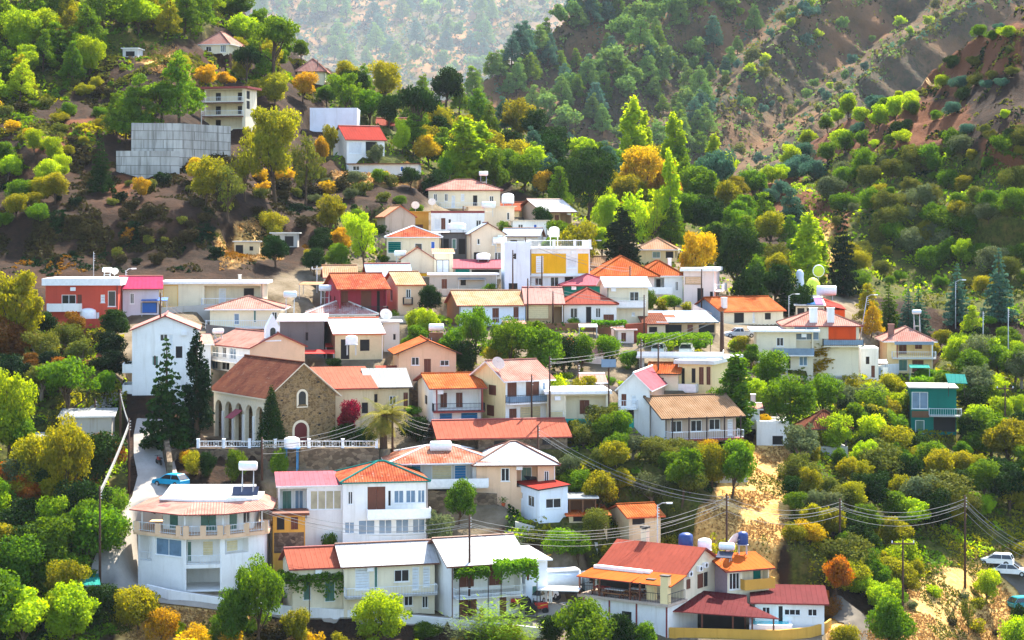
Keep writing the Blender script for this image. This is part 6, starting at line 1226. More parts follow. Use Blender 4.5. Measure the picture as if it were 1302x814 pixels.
for s_ in range(4):     # pines: whorled, ragged
    rng = np.random.default_rng(100 + s_); cl = []; T = [([(0, 0, -.06), (rng.normal() * .01, 0, .5), (rng.normal() * .015, 0, .96)], [.026, .018, .005])]; nl = 9
    for i in range(nl):
        z = .22 + .74 * i / (nl - 1); R0 = (.30 if s_ < 2 else .24) * (1 - ((z - .22) / .80) ** 1.3) + .04; nb = 5 if i < nl - 2 else 3
        for j in range(nb):
            a = 6.28 * (j + rng.random() * .7) / nb + i; L = R0 * (.6 + .5 * rng.random()); q = .055 + .05 * (1 - z) + .02 * rng.random()
            c = (L * math.cos(a), L * math.sin(a), z + .03 * rng.normal() + .02); cl.append((*c, q * 1.25, q * 1.25, q * .75)); T.append(([(0, 0, z - .02), c], [.008, .003]))
    proto(f'pine.{s_}', cl, 4800, .020, 110 + s_, T, 'bark', .35)
for s_ in range(2):     # umbrella-topped pine
    rng = np.random.default_rng(120 + s_); cl = []
    for i in range(20):
        a = rng.random() * 6.28; r_ = .36 * math.sqrt(rng.random()); z = .60 + .30 * (1 - (r_ / .4) ** 2) * rng.random() + .05; q = .10 + .05 * rng.random(); cl.append((r_ * math.cos(a), r_ * math.sin(a), z, q * 1.2, q * 1.2, q * .7))
    proto(f'umbrella.{s_}', cl, 4500, .021, 130 + s_, limbs(cl, rng, .03, .45, .8, 10), 'bark', .4)
for s_ in range(3):     # spire conifers
    rng = np.random.default_rng(140 + s_); cl = []; T = [([(0, 0, -.05), (0, 0, .5), (0, 0, .99)], [.022, .013, .002])]
    for i in range(15):
        z = .08 + .88 * i / 14; R0 = .23 * (1 - z) ** .85 + .012; nb = 6 if z < .7 else 4
        for j in range(nb):
            a = 6.28 * j / nb + i * 1.1 + rng.normal() * .15
            for t in (.45, .9): L = R0 * t * (.85 + .3 * rng.random()); q = max(.016, R0 * .30); cl.append((L * math.cos(a), L * math.sin(a), z - .035 * t + .01 * rng.normal(), q, q, q * .45))
    proto(f'spire.{s_}', cl, 4200, .019, 150 + s_, T, 'bark', .3)
rng = np.random.default_rng(160); cl = []
for i in range(46):
    z = .06 + .90 * i / 45; r_ = .125 * math.sin(math.pi * min(1, .22 + .76 * z)) ** .8 * (1 - .25 * z) + .012; a = rng.random() * 6.28; cl.append((r_ * .6 * math.cos(a), r_ * .6 * math.sin(a), z, r_ * .62, r_ * .62, .06 + .02 * rng.random()))
proto('cypress.0', cl, 5200, .015, 161, [([(0, 0, -.05), (0, 0, .5), (0, 0, .95)], [.03, .02, .004])], 'bark', .2)
cl = [(0, 0, .05 + .9 * i / 24, .30 * (1 - i / 25) ** .8 + .01, .30 * (1 - i / 25) ** .8 + .01, .06) for i in range(25)]
proto('thuja.0', cl, 7000, .016, 162, [([(0, 0, -.05), (0, 0, .5)], [.03, .01])], 'bark', .3, .75)
# palm
def palm_mesh():
    rng = np.random.default_rng(170); P = []; Nn = []; S = []; m = MB()
    V = []; Fc = []
    for k in range(44):
        a = 6.28 * rng.random(); el = rng.uniform(-.9, 1.2); L = .42 * rng.uniform(.8, 1.1); d = Vector((math.cos(a), math.sin(a), 0)); p = Vector((0, 0, .52)); v = (d * math.cos(el) + Vector((0, 0, math.sin(el)))).normalized(); pts = [p.copy()]
        for i in range(9): p = p + v * L / 9; v = (v + Vector((0, 0, -.16))).normalized(); pts.append(p.copy())
        side = Vector((-d.y, d.x, 0))
        for i in range(1, 9):
            for sgn in (-1, 1):
                for jj in (0, .5):
                    b = pts[i].lerp(pts[i + 1], jj); t = (pts[i + 1] - pts[i]).normalized(); l = .10 * math.sin(math.pi * min(1, (i + jj) / 9 * .85 + .12)); tip = b + side * sgn * l + t * l * .6 + Vector((0, 0, -l * .5)); i0 = len(V); V += [b, b + t * .016, tip]; Fc.append((i0, i0 + 1, i0 + 2))
    me = bpy.data.meshes.new('crown_palm'); me.from_pydata([tuple(q) for q in V], [], Fc); me.materials.append(MATS['palm'])
    m.tube([(0, 0, -.05), (.01, 0, .25), (0, 0, .5), (0, 0, .56)], [.055, .045, .05, .03], 8, 0); tm = bpy.data.meshes.new('trunk_palm'); tm.from_pydata(m.v, [], m.f); tm.materials.append(MATS['bark']); PROTO['palm'] = [(me, tm)]
palm_mesh()
def reed_mesh():
    rng = np.random.default_rng(171); V = []; Fc = []
    for k in range(260):
        a = 6.28 * rng.random(); r_ = .35 * math.sqrt(rng.random()); b = Vector((r_ * math.cos(a), r_ * math.sin(a), 0)); lean = Vector((rng.normal() * .22 + b.x * .5, rng.normal() * .22 + b.y * .5, 0)); h = rng.uniform(.55, 1.0)
        for j in range(7):
            t = .25 + .75 * j / 7; p = b + lean * t * t + Vector((0, 0, h * t)); aa = 6.28 * rng.random(); q = Vector((math.cos(aa), math.sin(aa), .35)) * .13; sd = Vector((-math.sin(aa), math.cos(aa), 0)) * .014; i0 = len(V); V += [p - sd, p + sd, p + q + Vector((0, 0, -.02))]; Fc.append((i0, i0 + 1, i0 + 2))
    me = bpy.data.meshes.new('crown_reed'); me.from_pydata([tuple(q) for q in V], [], Fc); me.materials.append(MATS['lime']); PROTO['reed'] = [(me, None)]
reed_mesh()
NOUN = {'broad': ('broadleaf_tree', 'leafy tree', 'tree'), 'big': ('broadleaf_tree', 'large leafy tree', 'tree'), 'bush': ('bush', 'bush', 'bush'), 'olive': ('olive_tree', 'olive tree', 'tree'), 'sparse': ('sparse_tree', 'thin leafed tree', 'tree'), 'shrub': ('shrub', 'low shrub', 'shrub'), 'far': ('broadleaf_tree', 'tree', 'tree'),
        'poplar': ('poplar_tree', 'slender poplar', 'tree'), 'pine': ('pine_tree', 'pine tree', 'tree'), 'umbrella': ('pine_tree', 'broad topped pine', 'tree'), 'spire': ('conifer_tree', 'spired conifer', 'tree'), 'cypress': ('cypress_tree', 'tall cypress', 'tree'), 'thuja': ('thuja_tree', 'cone shaped thuja', 'tree'), 'palm': ('palm_tree', 'palm tree', 'tree'), 'reed': ('reed_clump', 'reed clump', 'reeds')}
ADJ = {'green': 'green', 'lime': 'bright lime', 'yellowgreen': 'yellow green', 'golden': 'golden yellow', 'orange': 'orange', 'rust': 'rusty brown', 'dark': 'dark green', 'deep': 'very dark', 'olive': 'grey green', 'pine': 'mid green', 'maroonleaf': 'dark red leaved', 'bluegreen': 'blue green', 'farpine': 'hazy green', 'brush': 'dull green', 'palm': 'yellowing', 'scrub': 'brown', 'ivy': 'vivid green'}
TREES = []
_rt = random.Random(5)
def plant(kind, mat, p, h, wf=1.0, label=None, group=None, rot=None):
    """a tree/bush: an Empty at its foot with trunk and crown; low shrubs are one mesh"""
    me, tm = _rt.choice(PROTO[kind]); nm, noun, cat = NOUN[kind]
    if nm == 'broadleaf_tree' and mat in ('golden', 'orange', 'rust', 'yellowgreen'): nm = 'autumn_tree'
    elif nm == 'broadleaf_tree' and kind == 'far': nm = 'distant_tree'
    elif nm == 'broadleaf_tree' and mat == 'lime': nm = 'lime_green_tree'
    rot = _rt.random() * 6.28 if rot is None else rot
    def crown(parent, name):
        o = bpy.data.objects.new(name, me); COL.objects.link(o); o.parent = parent
        o.material_slots[0].link = 'OBJECT'; o.material_slots[0].material = MATS[mat]; return o
    if tm is None or kind in ('shrub', 'far', 'reed') or h * F / max(p.y, 1) < 16:
        o = crown(None, nm); o.location = p; o.scale = (h * wf, h * wf, h); o.rotation_euler = (0, 0, rot)
    else:
        o = bpy.data.objects.new(nm, None); COL.objects.link(o); o.location = p; o.scale = (h * wf, h * wf, h); o.rotation_euler = (0, 0, rot)
        t = bpy.data.objects.new('trunk', tm); COL.objects.link(t); t.parent = o; crown(o, 'crown')
    if kind not in ('poplar', 'spire', 'cypress', 'thuja', 'palm', 'reed'): o.rotation_euler = (_rt.gauss(0, .07), _rt.gauss(0, .07), rot)
    o['category'] = cat
    if group: o['group'] = group
    if label: o['label'] = label
    else: TREES.append((o, kind, mat, p, h))
    return o
def T(kind, mat, px, py, hpx, wf=1.0, label=None, dy=0.0):
    Y = float(D(px, py)) + dy; p = ground(px, py, Y); p.z -= .15
    return plant(kind, mat, p, hpx * p.y / F, wf, label)
TL = """
umbrella green 87 535 112 .85|broad lime 12 580 125 .7|big yellowgreen 22 455 130 .75|broad rust 132 612 78 .9|broad orange 32 655 62 1.0|big yellowgreen 84 660 140 .62|broad green 132 508 44 .8|broad golden 118 540 40 .9|olive olive 24 640 70 .9|broad dark 60 640 70 1.0
broad green 60 735 88 1.0|broad lime 30 830 100 .95|broad lime 92 822 88 .95|broad green 18 760 88 1.0|broad green 110 715 90 .8|broad lime 70 700 80 .9|bush green 135 690 62 .9|bush green 132 655 50 .9|broad dark 20 700 80 1.1|broad orange 12 640 60 1.0|bush rust 100 640 50 1|broad green -15 830 120 1|bush dark 125 790 60 .9
bush yellowgreen 175 800 70 .8|bush golden 205 812 52 .8|bush orange 190 775 30 .7
spire dark 212 572 146 .95|cypress deep 250 560 148 1.0|broad maroonleaf 440 560 62 .6|bush dark 440 566 36 .9|bush dark 465 562 30 .9|palm palm 488 590 84 1.15|bush ivy 540 584 40 .9|bush ivy 568 582 28 .9|bush dark 528 560 40 .9|bush green 355 606 44 .5|bush yellowgreen 246 604 40 .6|bush dark 262 606 40 .6|bush green 300 612 50 .5|bush golden 234 590 24 .6|bush brush 236 560 30 .6|sparse brush 205 520 40 .8
broad green 584 668 64 .8|olive olive 556 700 68 .75|olive olive 640 700 76 .75|olive olive 600 708 54 .7|bush green 620 712 24 .9|shrub green 422 700 30 .5|shrub green 385 690 26 .4|bush green 428 718 30 .5
big green 330 830 130 .62|broad yellowgreen 378 826 60 .8|broad pine 300 830 90 .7|big lime 492 842 98 .95|reed lime 630 840 88 1.0|reed olive 598 836 60 1.0|bush green 742 832 84 .85|broad dark 792 836 66 .8|broad dark 700 826 50 .8|broad green 820 840 60 .8|reed lime 660 838 50 .9|broad yellowgreen 430 838 40 1|bush golden 250 830 44 .8|bush green 285 815 44 .8
broad green 1130 838 96 .7|bush yellowgreen 1075 830 46 .8|sparse brush 1232 806 56 .7|broad lime 1255 768 48 .9|bush lime 1298 838 70 .8|bush dark 1300 800 40 .6
sparse yellowgreen 925 690 112 .85|broad green 800 690 60 .8|broad dark 780 704 62 .8|bush dark 752 706 50 .9|broad dark 815 704 58 .7|bush ivy 712 704 42 1.0|bush ivy 680 706 38 1.0|broad green 735 700 44 1.0|bush dark 665 720 28 1.2
broad yellowgreen 760 640 62 .9|broad green 735 616 48 1.0|olive brush 800 640 84 .8|broad yellowgreen 838 650 92 .7|broad green 868 636 84 .7|broad yellowgreen 905 622 66 .8|broad green 930 634 82 .7|olive olive 700 600 46 .8|olive olive 722 606 44 .9|broad yellowgreen 785 606 50 .9|bush brush 850 600 40 1|broad green 822 668 58 .8|broad yellowgreen 775 668 46 .9|bush green 880 668 44 .8|broad lime 945 600 48 .7
big green 605 462 78 .75|broad green 570 455 66 .8|broad lime 545 430 44 .9|big green 650 480 82 .85|broad yellowgreen 632 474 56 .9|broad green 690 490 84 .85|big green 680 470 72 .8|broad dark 718 474 60 .9|broad lime 705 500 60 .8|olive brush 668 490 60 .8|broad green 740 470 50 .8|bush green 770 460 44 .8|broad dark 548 402 44 .9|bush ivy 800 468 30 .9|bush ivy 770 482 22 1.2|broad dark 590 470 50 .9|broad green 530 440 34 .9|bush lime 530 418 30 .9|bush yellowgreen 745 500 30 1
poplar green 938 548 104 1.7|broad lime 960 520 60 .8|broad green 905 532 70 .7|broad green 975 500 64 .9|big green 1005 560 92 1.0|big green 1045 540 70 .9|poplar golden 1042 478 66 2.0|olive olive 1018 592 66 .9|bush golden 972 540 26 .7|olive olive 1075 528 52 .9|olive olive 1105 534 54 1.0|broad green 955 470 40 .8|broad yellowgreen 940 450 30 1|broad green 1085 560 60 .9|broad lime 1060 580 60 .9|broad dark 1110 570 60 1
bush ivy 830 440 20 1.4|bush ivy 862 440 20 1.4|bush ivy 890 446 22 1.1|broad green 858 396 24 1.0|bush green 862 408 18 1.2|broad lime 845 392 20 .8|bush dark 790 378 26 .8|broad green 828 398 34 .6
big lime 464 348 92 .62|broad green 430 348 42 1.0|broad dark 400 350 40 1.0|broad yellowgreen 420 300 52 .9|broad golden 430 322 40 .9|broad dark 410 330 50 .9|bush green 470 352 30 1.0|bush ivy 450 358 24 1.2|broad yellowgreen 395 345 34 .9|broad dark 350 345 46 1.0|broad yellowgreen 345 290 40 1.1
big yellowgreen 350 262 142 .72|sparse brush 388 255 110 .6|broad yellowgreen 262 262 66 .9|broad golden 250 240 44 .8|sparse brush 290 284 78 .8|sparse yellowgreen 312 262 90 .7|broad golden 180 250 30 .9|spire dark 128 242 78 .9|broad dark 202 232 20 1.0|olive brush 398 240 40 .9
pine pine 180 168 84 .9|pine pine 228 168 92 .9|umbrella pine 205 166 70 .9|pine green 160 170 66 .9|pine pine 148 166 56 .9|umbrella green 345 118 98 .8|umbrella dark 312 110 66 .7|broad golden 262 108 32 1.1|broad golden 285 106 26 1.2|broad yellowgreen 350 140 50 .9|broad golden 385 132 44 .9|broad yellowgreen 325 130 40 .9|bush yellowgreen 232 90 26 1
big green 440 152 72 .8|broad green 470 152 52 .9|umbrella dark 530 205 104 .62|broad dark 495 168 48 .9|broad dark 555 190 60 .8|broad lime 512 202 50 .6|broad golden 545 218 52 .8|broad yellowgreen 420 192 44 .6|broad golden 410 206 40 .6|olive olive 478 205 40 .7|broad lime 500 165 30 .6|broad green 415 130 30 1.2|broad dark 550 245 60 .7|broad green 565 238 40 .8
poplar lime 590 240 88 2.0|poplar lime 610 238 78 2.0|broad green 630 246 62 .8|broad lime 575 235 50 .9|broad golden 650 190 24 1|broad yellowgreen 660 222 60 .9|broad lime 685 232 66 .8|broad green 645 232 44 1.0|spire dark 703 240 60 .9|broad golden 692 252 40 .8|broad dark 690 290 30 1.1
big dark 748 290 104 .72|broad dark 720 262 70 .9|cypress deep 790 345 84 2.0|big golden 812 268 92 .95|broad golden 842 264 74 .8|broad yellowgreen 782 262 60 .8|sparse lime 805 322 102 .72|broad lime 780 310 76 .7|sparse lime 828 322 92 .7|poplar lime 852 318 130 .78|poplar lime 804 226 102 1.25|poplar lime 820 226 78 .9|poplar lime 858 240 90 1.3|poplar lime 797 228 60 1.2|broad yellowgreen 732 340 76 .9|broad lime 765 330 50 .8|broad green 712 318 44 .8|big golden 882 372 104 .6|broad golden 900 350 60 .7|big dark 935 378 104 .8|broad dark 955 395 80 .8|broad dark 915 340 64 .9|broad green 640 300 24 1.0|broad green 700 330 34 1|broad lime 775 245 30 1
broad green 890 270 70 .9|broad bluegreen 915 262 66 .9|broad green 870 300 60 .9|poplar lime 908 232 60 1.4|broad lime 925 232 44 .9|broad dark 898 304 56 .9|broad green 940 300 60 .9|pine pine 975 300 64 .9|pine bluegreen 1008 300 66 .9|broad dark 985 390 66 .9|broad brush 990 356 56 .9|spire dark 998 388 66 1.0|poplar lime 1028 372 104 1.5|poplar lime 1042 352 68 1.3|spire deep 1072 372 118 .8|broad dark 1020 400 50 .9|broad green 1005 330 40 .9|poplar green 1018 386 44 1.2
spire bluegreen 1270 412 98 1.0|spire bluegreen 1217 408 80 1.0|broad lime 1222 345 40 .9|pine lime 1236 440 60 .9|spire pine 1130 412 62 1.1|spire bluegreen 1168 412 60 1.2|spire bluegreen 1155 420 58 1.1|pine yellowgreen 1103 416 56 .9|pine golden 1108 430 44 .9|broad yellowgreen 1195 445 30 1.0|umbrella green 1255 425 30 1
broad orange 1062 752 66 .8|bush rust 1038 750 44 .9|bush golden 1092 726 40 .9|bush orange 28 690 44 1.0|
broad lime 1215 478 46 1.0|broad green 1235 496 56 1.0|broad lime 1262 488 60 1.0|broad green 1205 515 50 1.0|broad dark 1195 525 40 1|broad yellowgreen 1180 455 44 .9|broad green 1290 500 56 1|broad lime 1245 565 56 1|bush ivy 1178 482 20 1.2|bush ivy 1200 484 18 1.4|bush ivy 1222 505 30 .9|bush green 1140 520 40 1.0
"""
for t in TL.replace('\n', '|').split('|'):
    a = t.split()
    if len(a) >= 5: T(a[0], a[1], float(a[2]), float(a[3]), float(a[4]), float(a[5]) if len(a) > 5 else 1.0)

T('thuja', 'dark', 345, 571, 82, .85, dy=-1.6)
# ---- scattered growth, zone by zone
KEEP = [(365, 72, 420, 102), (385, 135, 492, 198), (238, 38, 294, 66), (255, 105, 328, 164), (165, 160, 292, 205), (540, 225, 640, 300), (1158, 478, 1216, 550), (1022, 532, 1073, 562), (962, 538, 1004, 566), (655, 612, 722, 664), (165, 536, 214, 612), (735, 690, 1056, 812), (1245, 712, 1302, 742), (167, 640, 345, 750), (372, 690, 696, 785), (940, 560, 985, 690), (1058, 755, 1100, 800), (260, 470, 428, 570), (808, 500, 936, 550), (960, 410, 1100, 465), (1125, 415, 1188, 468), (55, 353, 335, 385), (125, 500, 150, 520), (300, 300, 380, 325), (430, 205, 535, 222)]
def scatter(poly, n, kinds, hr, mind, seed, label, group, bv=None, dfun=None, wr=(.85, 1.15), avoid=True):
    rg = random.Random(seed); xs = [p[0] for p in poly]; ys = [p[1] for p in poly]; got = []; tries = 0; made = []
    while len(got) < n and tries < n * 60:
        tries += 1; x, y = rg.uniform(min(xs), max(xs)), rg.uniform(min(ys), max(ys))
        if not inpoly(np.array([x]), np.array([y]), poly)[0]: continue
        if any((x - a) ** 2 + ((y - b) * 1.3) ** 2 < mind ** 2 for a, b in got): continue
        if bv is None: p = ground(x, y); ok = True
        else: Y = float(dfun(np.array([x]), np.array([y]))[0]); p = drop(bv, at(x, y, Y))
        if bv is None and avoid:
            for c, th, hw, hd, z in PADS:
                dx, dy = p.x - c.x, p.y - c.y
                if abs(dx * math.cos(th) + dy * math.sin(th)) < hw + .4 and abs(-dx * math.sin(th) + dy * math.cos(th)) < hd + .4: ok = False; break
            if not ok: continue
        k, mt = rg.choice(kinds); hp = rg.uniform(*hr)
        if bv is None and any(x + hp * .38 > q[0] and x - hp * .38 < q[2] and y > q[1] + 4 and y - hp < q[3] - 4 for q in KEEP): continue
        got.append((x, y)); p.z -= .1
        lab = label(ADJ[mt], NOUN[k][1]) if callable(label) else label
        made.append(plant(k, mt, p, hp * p.y / F, rg.uniform(*wr), lab, group + ' ' + ADJ[mt] + ' ' + NOUN[k][1]))
    return made
G_, L_, YG, DK, OL, GO, OR = 'green', 'lime', 'yellowgreen', 'dark', 'olive', 'golden', 'orange'
scatter([(955, 585), (1040, 585), (1150, 560), (1302, 560), (1310, 660), (1225, 660), (1150, 700), (1090, 745), (1000, 660)], 62, [('broad', G_), ('broad', YG), ('broad', L_), ('broad', DK), ('olive', OL), ('broad', G_), ('broad', DK), ('broad', YG), ('bush', 'brush')], (30, 76), 22, 1, lambda a, n: f"{a} {n} in the crowded gully woods below the green sheeted house", 'gully woods')
scatter([(1000, 690), (1085, 700), (1180, 735), (1120, 800), (1060, 760), (1010, 745)], 20, [('bush', G_), ('bush', YG), ('broad', G_), ('bush', GO), ('broad', YG), ('bush', L_)], (28, 50), 18, 2, lambda a, n: f"{a} {n} on the bank between the taverna annexe and the dirt road", 'taverna bank')
scatter([(1080, 480), (1160, 500), (1150, 600), (1060, 600), (1075, 540)], 16, [('broad', G_), ('broad', L_), ('broad', DK), ('broad', YG)], (44, 66), 20, 3, lambda a, n: f"{a} {n} between the round olive and the green sheeted house", 'olive slope')
scatter([(1200, 440), (1302, 420), (1302, 560), (1230, 560)], 16, [('broad', DK), ('broad', G_), ('broad', L_), ('olive', OL)], (40, 60), 22, 4, lambda a, n: f"{a} {n} in the woods at the right edge past the green sheeted house", 'right edge woods')
scatter([(-30, 560), (110, 560), (160, 640), (120, 720), (90, 820), (-30, 820)], 34, [('broad', G_), ('broad', L_), ('broad', DK), ('broad', YG), ('broad', G_), ('bush', G_)], (40, 90), 24, 5, lambda a, n: f"{a} {n} in the roadside thicket left of the bend house", 'roadside thicket')
scatter([(-30, 410), (60, 395), (150, 420), (155, 500), (60, 520), (-30, 540)], 18, [('broad', DK), ('broad', 'deep'), ('broad', 'rust'), ('olive', 'brush')], (34, 64), 24, 6, lambda a, n: f"{a} {n} on the shaded slope below the coral house", 'shaded slope')
scatter([(1040, 240), (1100, 205), (1190, 185), (1302, 190), (1302, 370), (1180, 375), (1080, 372), (1060, 320)], 98, [('bush', G_), ('bush', 'brush'), ('bush', G_), ('bush', YG), ('bush', 'brush'), ('bush', OL), ('bush', G_)], (12, 42), 14, 7, lambda a, n: f"{a} rounded {n} on the right hillside below the red cut", 'right hillside', wr=(.8, 1.1))
scatter([(1040, 205), (1120, 130), (1200, 88), (1240, 40), (1302, 5), (1302, 185), (1180, 190)], 34, [('bush', DK), ('bush', 'brush'), ('bush', G_), ('bush', L_), ('bush', 'bluegreen')], (12, 24), 16, 8, lambda a, n: f"{a} small {n} among the red earth cuts at upper right", 'red earth', wr=(.8, 1.2))
scatter([(970, 225), (1060, 160), (1142, 118), (1160, 130), (1080, 200), (1000, 260), (960, 262)], 26, [('broad', L_), ('broad', G_), ('bush', L_), ('bush', 'bluegreen')], (22, 38), 13, 9, lambda a, n: f"{a} {n} along the skyline crest left of the red cut", 'crest row')
scatter([(-20, -40), (285, -40), (290, 40), (240, 70), (150, 62), (112, 88), (40, 128), (-20, 150)], 70, [('pine', 'pine'), ('pine', 'lime'), ('broad', L_), ('pine', 'pine'), ('broad', L_), ('pine', 'lime'), ('pine', 'yellowgreen')], (44, 68), 17, 10, lambda a, n: f"{a} {n} in the hill forest above the concrete wall", 'hill forest')
scatter([(0, 190), (60, 200), (110, 240), (40, 290), (0, 300)], 13, [('broad', L_), ('broad', YG), ('bush', G_)], (26, 44), 18, 11, lambda a, n: f"{a} {n} at the left edge of the dark slope", 'dark slope edge')
scatter([(60, 235), (400, 225), (420, 290), (330, 345), (60, 350), (20, 330)], 44, [('shrub', 'scrub'), ('shrub', 'scrub'), ('shrub', 'brush'), ('shrub', 'scrub'), ('shrub', 'deep')], (8, 20), 11, 12, lambda a, n: f"{a} {n} dotting the dark bare slope above the coral house", 'dark slope scrub')
scatter([(300, 200), (520, 225), (540, 250), (420, 262), (330, 260)], 18, [('shrub', 'brush'), ('shrub', 'scrub'), ('bush', 'olive'), ('shrub', GO)], (12, 24), 14, 13, lambda a, n: f"{a} {n} on the dry bank under the long grey shed", 'dry bank')
scatter([(400, 100), (560, 140), (640, 170), (760, 210), (860, 240), (860, 330), (770, 310), (650, 232), (560, 225), (480, 190)], 58, [('broad', G_), ('broad', L_), ('pine', 'bluegreen'), ('broad', DK), ('broad', YG), ('pine', 'pine')], (36, 60), 20, 14, lambda a, n: f"{a} {n} in the wooded valley behind the upper village", 'valley woods')
scatter([(860, 250), (960, 250), (1010, 290), (1000, 400), (900, 330)], 24, [('broad', G_), ('broad', DK), ('broad', YG), ('pine', 'pine')], (32, 54), 20, 15, lambda a, n: f"{a} {n} on the valley side right of the tall poplars", 'valley side')
scatter([(690, 545), (940, 560), (900, 600), (860, 660), (660, 690), (650, 610)], 24, [('olive', OL), ('broad', YG), ('broad', G_), ('bush', 'brush'), ('bush', GO)], (26, 48), 20, 16, lambda a, n: f"{a} {n} in the orchard below the tan roofed bungalow", 'orchard')
scatter([(1110, 760), (1302, 700), (1302, 814), (1130, 814)], 13, [('shrub', YG), ('shrub', OL), ('shrub', 'scrub'), ('shrub', L_)], (8, 22), 18, 17, lambda a, n: f"{a} {n} on the dry ground beside the dirt road", 'dirt road shrubs')
scatter([(280, 785), (690, 815), (690, 840), (200, 840), (180, 790)], 15, [('shrub', YG), ('shrub', 'scrub'), ('bush', G_), ('bush', L_), ('shrub', GO)], (18, 40), 20, 18, lambda a, n: f"{a} {n} below the long front wall", 'front bank')
scatter([(420, 280), (1000, 330), (1100, 470), (940, 540), (560, 560), (420, 480)], 44, [('bush', G_), ('shrub', L_), ('bush', DK), ('shrub', YG), ('bush', 'ivy')], (9, 20), 22, 19, lambda a, n: f"{a} little {n} squeezed between the village houses", 'village gardens')
scatter([(-20, 130), (60, 110), (140, 85), (150, 150), (100, 195), (-20, 215)], 30, [('shrub', 'brush'), ('bush', YG), ('shrub', 'scrub'), ('bush', G_), ('shrub', GO)], (8, 22), 13, 25, lambda a, n: f"{a} {n} on the brown slope left of the tall retaining wall", 'brown slope left')
scatter([(285, 10), (330, 45), (400, 85), (470, 112), (430, 130), (330, 118), (300, 100)], 22, [('broad', G_), ('broad', YG), ('pine', 'pine'), ('bush', L_), ('broad', DK)], (24, 48), 15, 26, lambda a, n: f"{a} {n} among the hilltop houses", 'hilltop')
scatter([(420, 235), (540, 240), (545, 290), (480, 345), (430, 300)], 16, [('bush', G_), ('shrub', L_), ('broad', DK), ('shrub', 'brush')], (12, 30), 15, 27, lambda a, n: f"{a} {n} on the bank left of the topmost pink hip house", 'upper bank')
# far slope across the valley: pines, singly
mid_poly = [(560, 170), (640, 105), (700, 55), (760, 5), (800, -30), (1000, -30), (960, 60), (900, 130), (900, 235), (760, 205), (640, 190)]
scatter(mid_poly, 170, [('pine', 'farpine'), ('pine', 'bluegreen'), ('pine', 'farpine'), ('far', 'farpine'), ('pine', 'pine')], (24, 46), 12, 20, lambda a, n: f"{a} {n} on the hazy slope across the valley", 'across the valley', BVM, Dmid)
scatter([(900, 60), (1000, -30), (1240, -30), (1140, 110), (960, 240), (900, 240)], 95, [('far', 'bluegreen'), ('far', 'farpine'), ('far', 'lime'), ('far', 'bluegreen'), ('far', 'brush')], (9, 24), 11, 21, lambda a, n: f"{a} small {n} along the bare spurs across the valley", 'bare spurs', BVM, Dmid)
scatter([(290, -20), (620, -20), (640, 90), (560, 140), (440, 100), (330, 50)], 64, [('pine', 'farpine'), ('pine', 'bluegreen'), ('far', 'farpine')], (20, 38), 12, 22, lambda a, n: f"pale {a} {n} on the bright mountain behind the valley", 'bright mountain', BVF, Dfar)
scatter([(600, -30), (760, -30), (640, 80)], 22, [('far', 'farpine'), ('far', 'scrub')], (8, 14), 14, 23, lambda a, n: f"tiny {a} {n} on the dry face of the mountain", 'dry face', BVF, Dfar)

# ground cover: uncountable low growth over the green ground, and dry grass on the straw ground
def cover(name, polys, n, mats, size, hmax, seed, thr=.45, avoid=True):
    rng = np.random.default_rng(seed); X = []; 
    area = []
    for p in polys:
        xs = [q[0] for q in p]; ys = [q[1] for q in p]; area.append((max(xs) - min(xs)) * (max(ys) - min(ys)))
    tot = sum(area); PX = []; PYv = []
    for p, a in zip(polys, area):
        xs = [q[0] for q in p]; ys = [q[1] for q in p]; k = int(n * a / tot); x = rng.uniform(min(xs), max(xs), k); y = rng.uniform(min(ys), max(ys), k); ok = inpoly(x, y, p); PX.append(x[ok]); PYv.append(y[ok])
    px, py = np.concatenate(PX), np.concatenate(PYv); Y = D(px, py); wx = (px - CX) / F * Y
    nz = vnoise(wx / 3.5, Y / 3.5, seed, 3); keep = nz > thr
    for c, th, hw, hd, z in PADS:
        dx, dy = wx - c.x, Y - c.y; keep &= ~((np.abs(dx * math.cos(th) + dy * math.sin(th)) < hw) & (np.abs(-dx * math.sin(th) + dy * math.cos(th)) < hd))
    for rp in ROADPOLY: keep &= ~inpoly(px, py, rp)
    wx, Y, nz = wx[keep], Y[keep], nz[keep]; z = np.array([gz(a, b) for a, b in zip(wx, Y)]); m_ = len(wx)
    hh = hmax * np.clip((nz - thr) / .25, .15, 1) * rng.random(m_) ** .7
    P = np.stack([wx, Y, z + hh], 1); Nn = rng.normal(size=(m_, 3)) + np.array([0, 0, .9]); Nn /= np.linalg.norm(Nn, axis=1, keepdims=True)
    me = leaves_mesh(name, P, Nn, size * Y / 240 * (.6 + .8 * rng.random(m_)), rng, .6)
    for q in mats: me.materials.append(MATS[q])
    mi = np.minimum((vnoise(wx / 6, Y / 6, seed + 3, 3) * 1.6 - .3).clip(0, .999) * len(mats), len(mats) - 1).astype(np.int32); me.polygons.foreach_set('material_index', mi)
    o = bpy.data.objects.new(name, me); COL.objects.link(o); o['kind'] = 'stuff'; return o
ROADPOLY = [[(170, 535), (210, 535), (228, 606), (215, 640), (190, 660), (180, 720), (200, 760), (110, 760), (108, 730), (140, 680), (168, 630)], [(170, 745), (692, 790), (692, 812), (170, 770)], [(655, 722), (750, 722), (745, 770), (700, 790), (640, 790)], [(1038, 740), (1058, 740), (1106, 775), (1106, 802), (1080, 802)], [(1258, 714), (1400, 714), (1400, 780), (1300, 780)]]
cover('undergrowth', ZONES['green'][:3], 120000, ['green', 'brush', 'yellowgreen', 'lime', 'dark'], .22, .9, 301, .40)
cover('undergrowth', ZONES['green'][3:], 90000, ['dark', 'brush', 'green', 'lime', 'brush'], .26, 1.1, 302, .42)
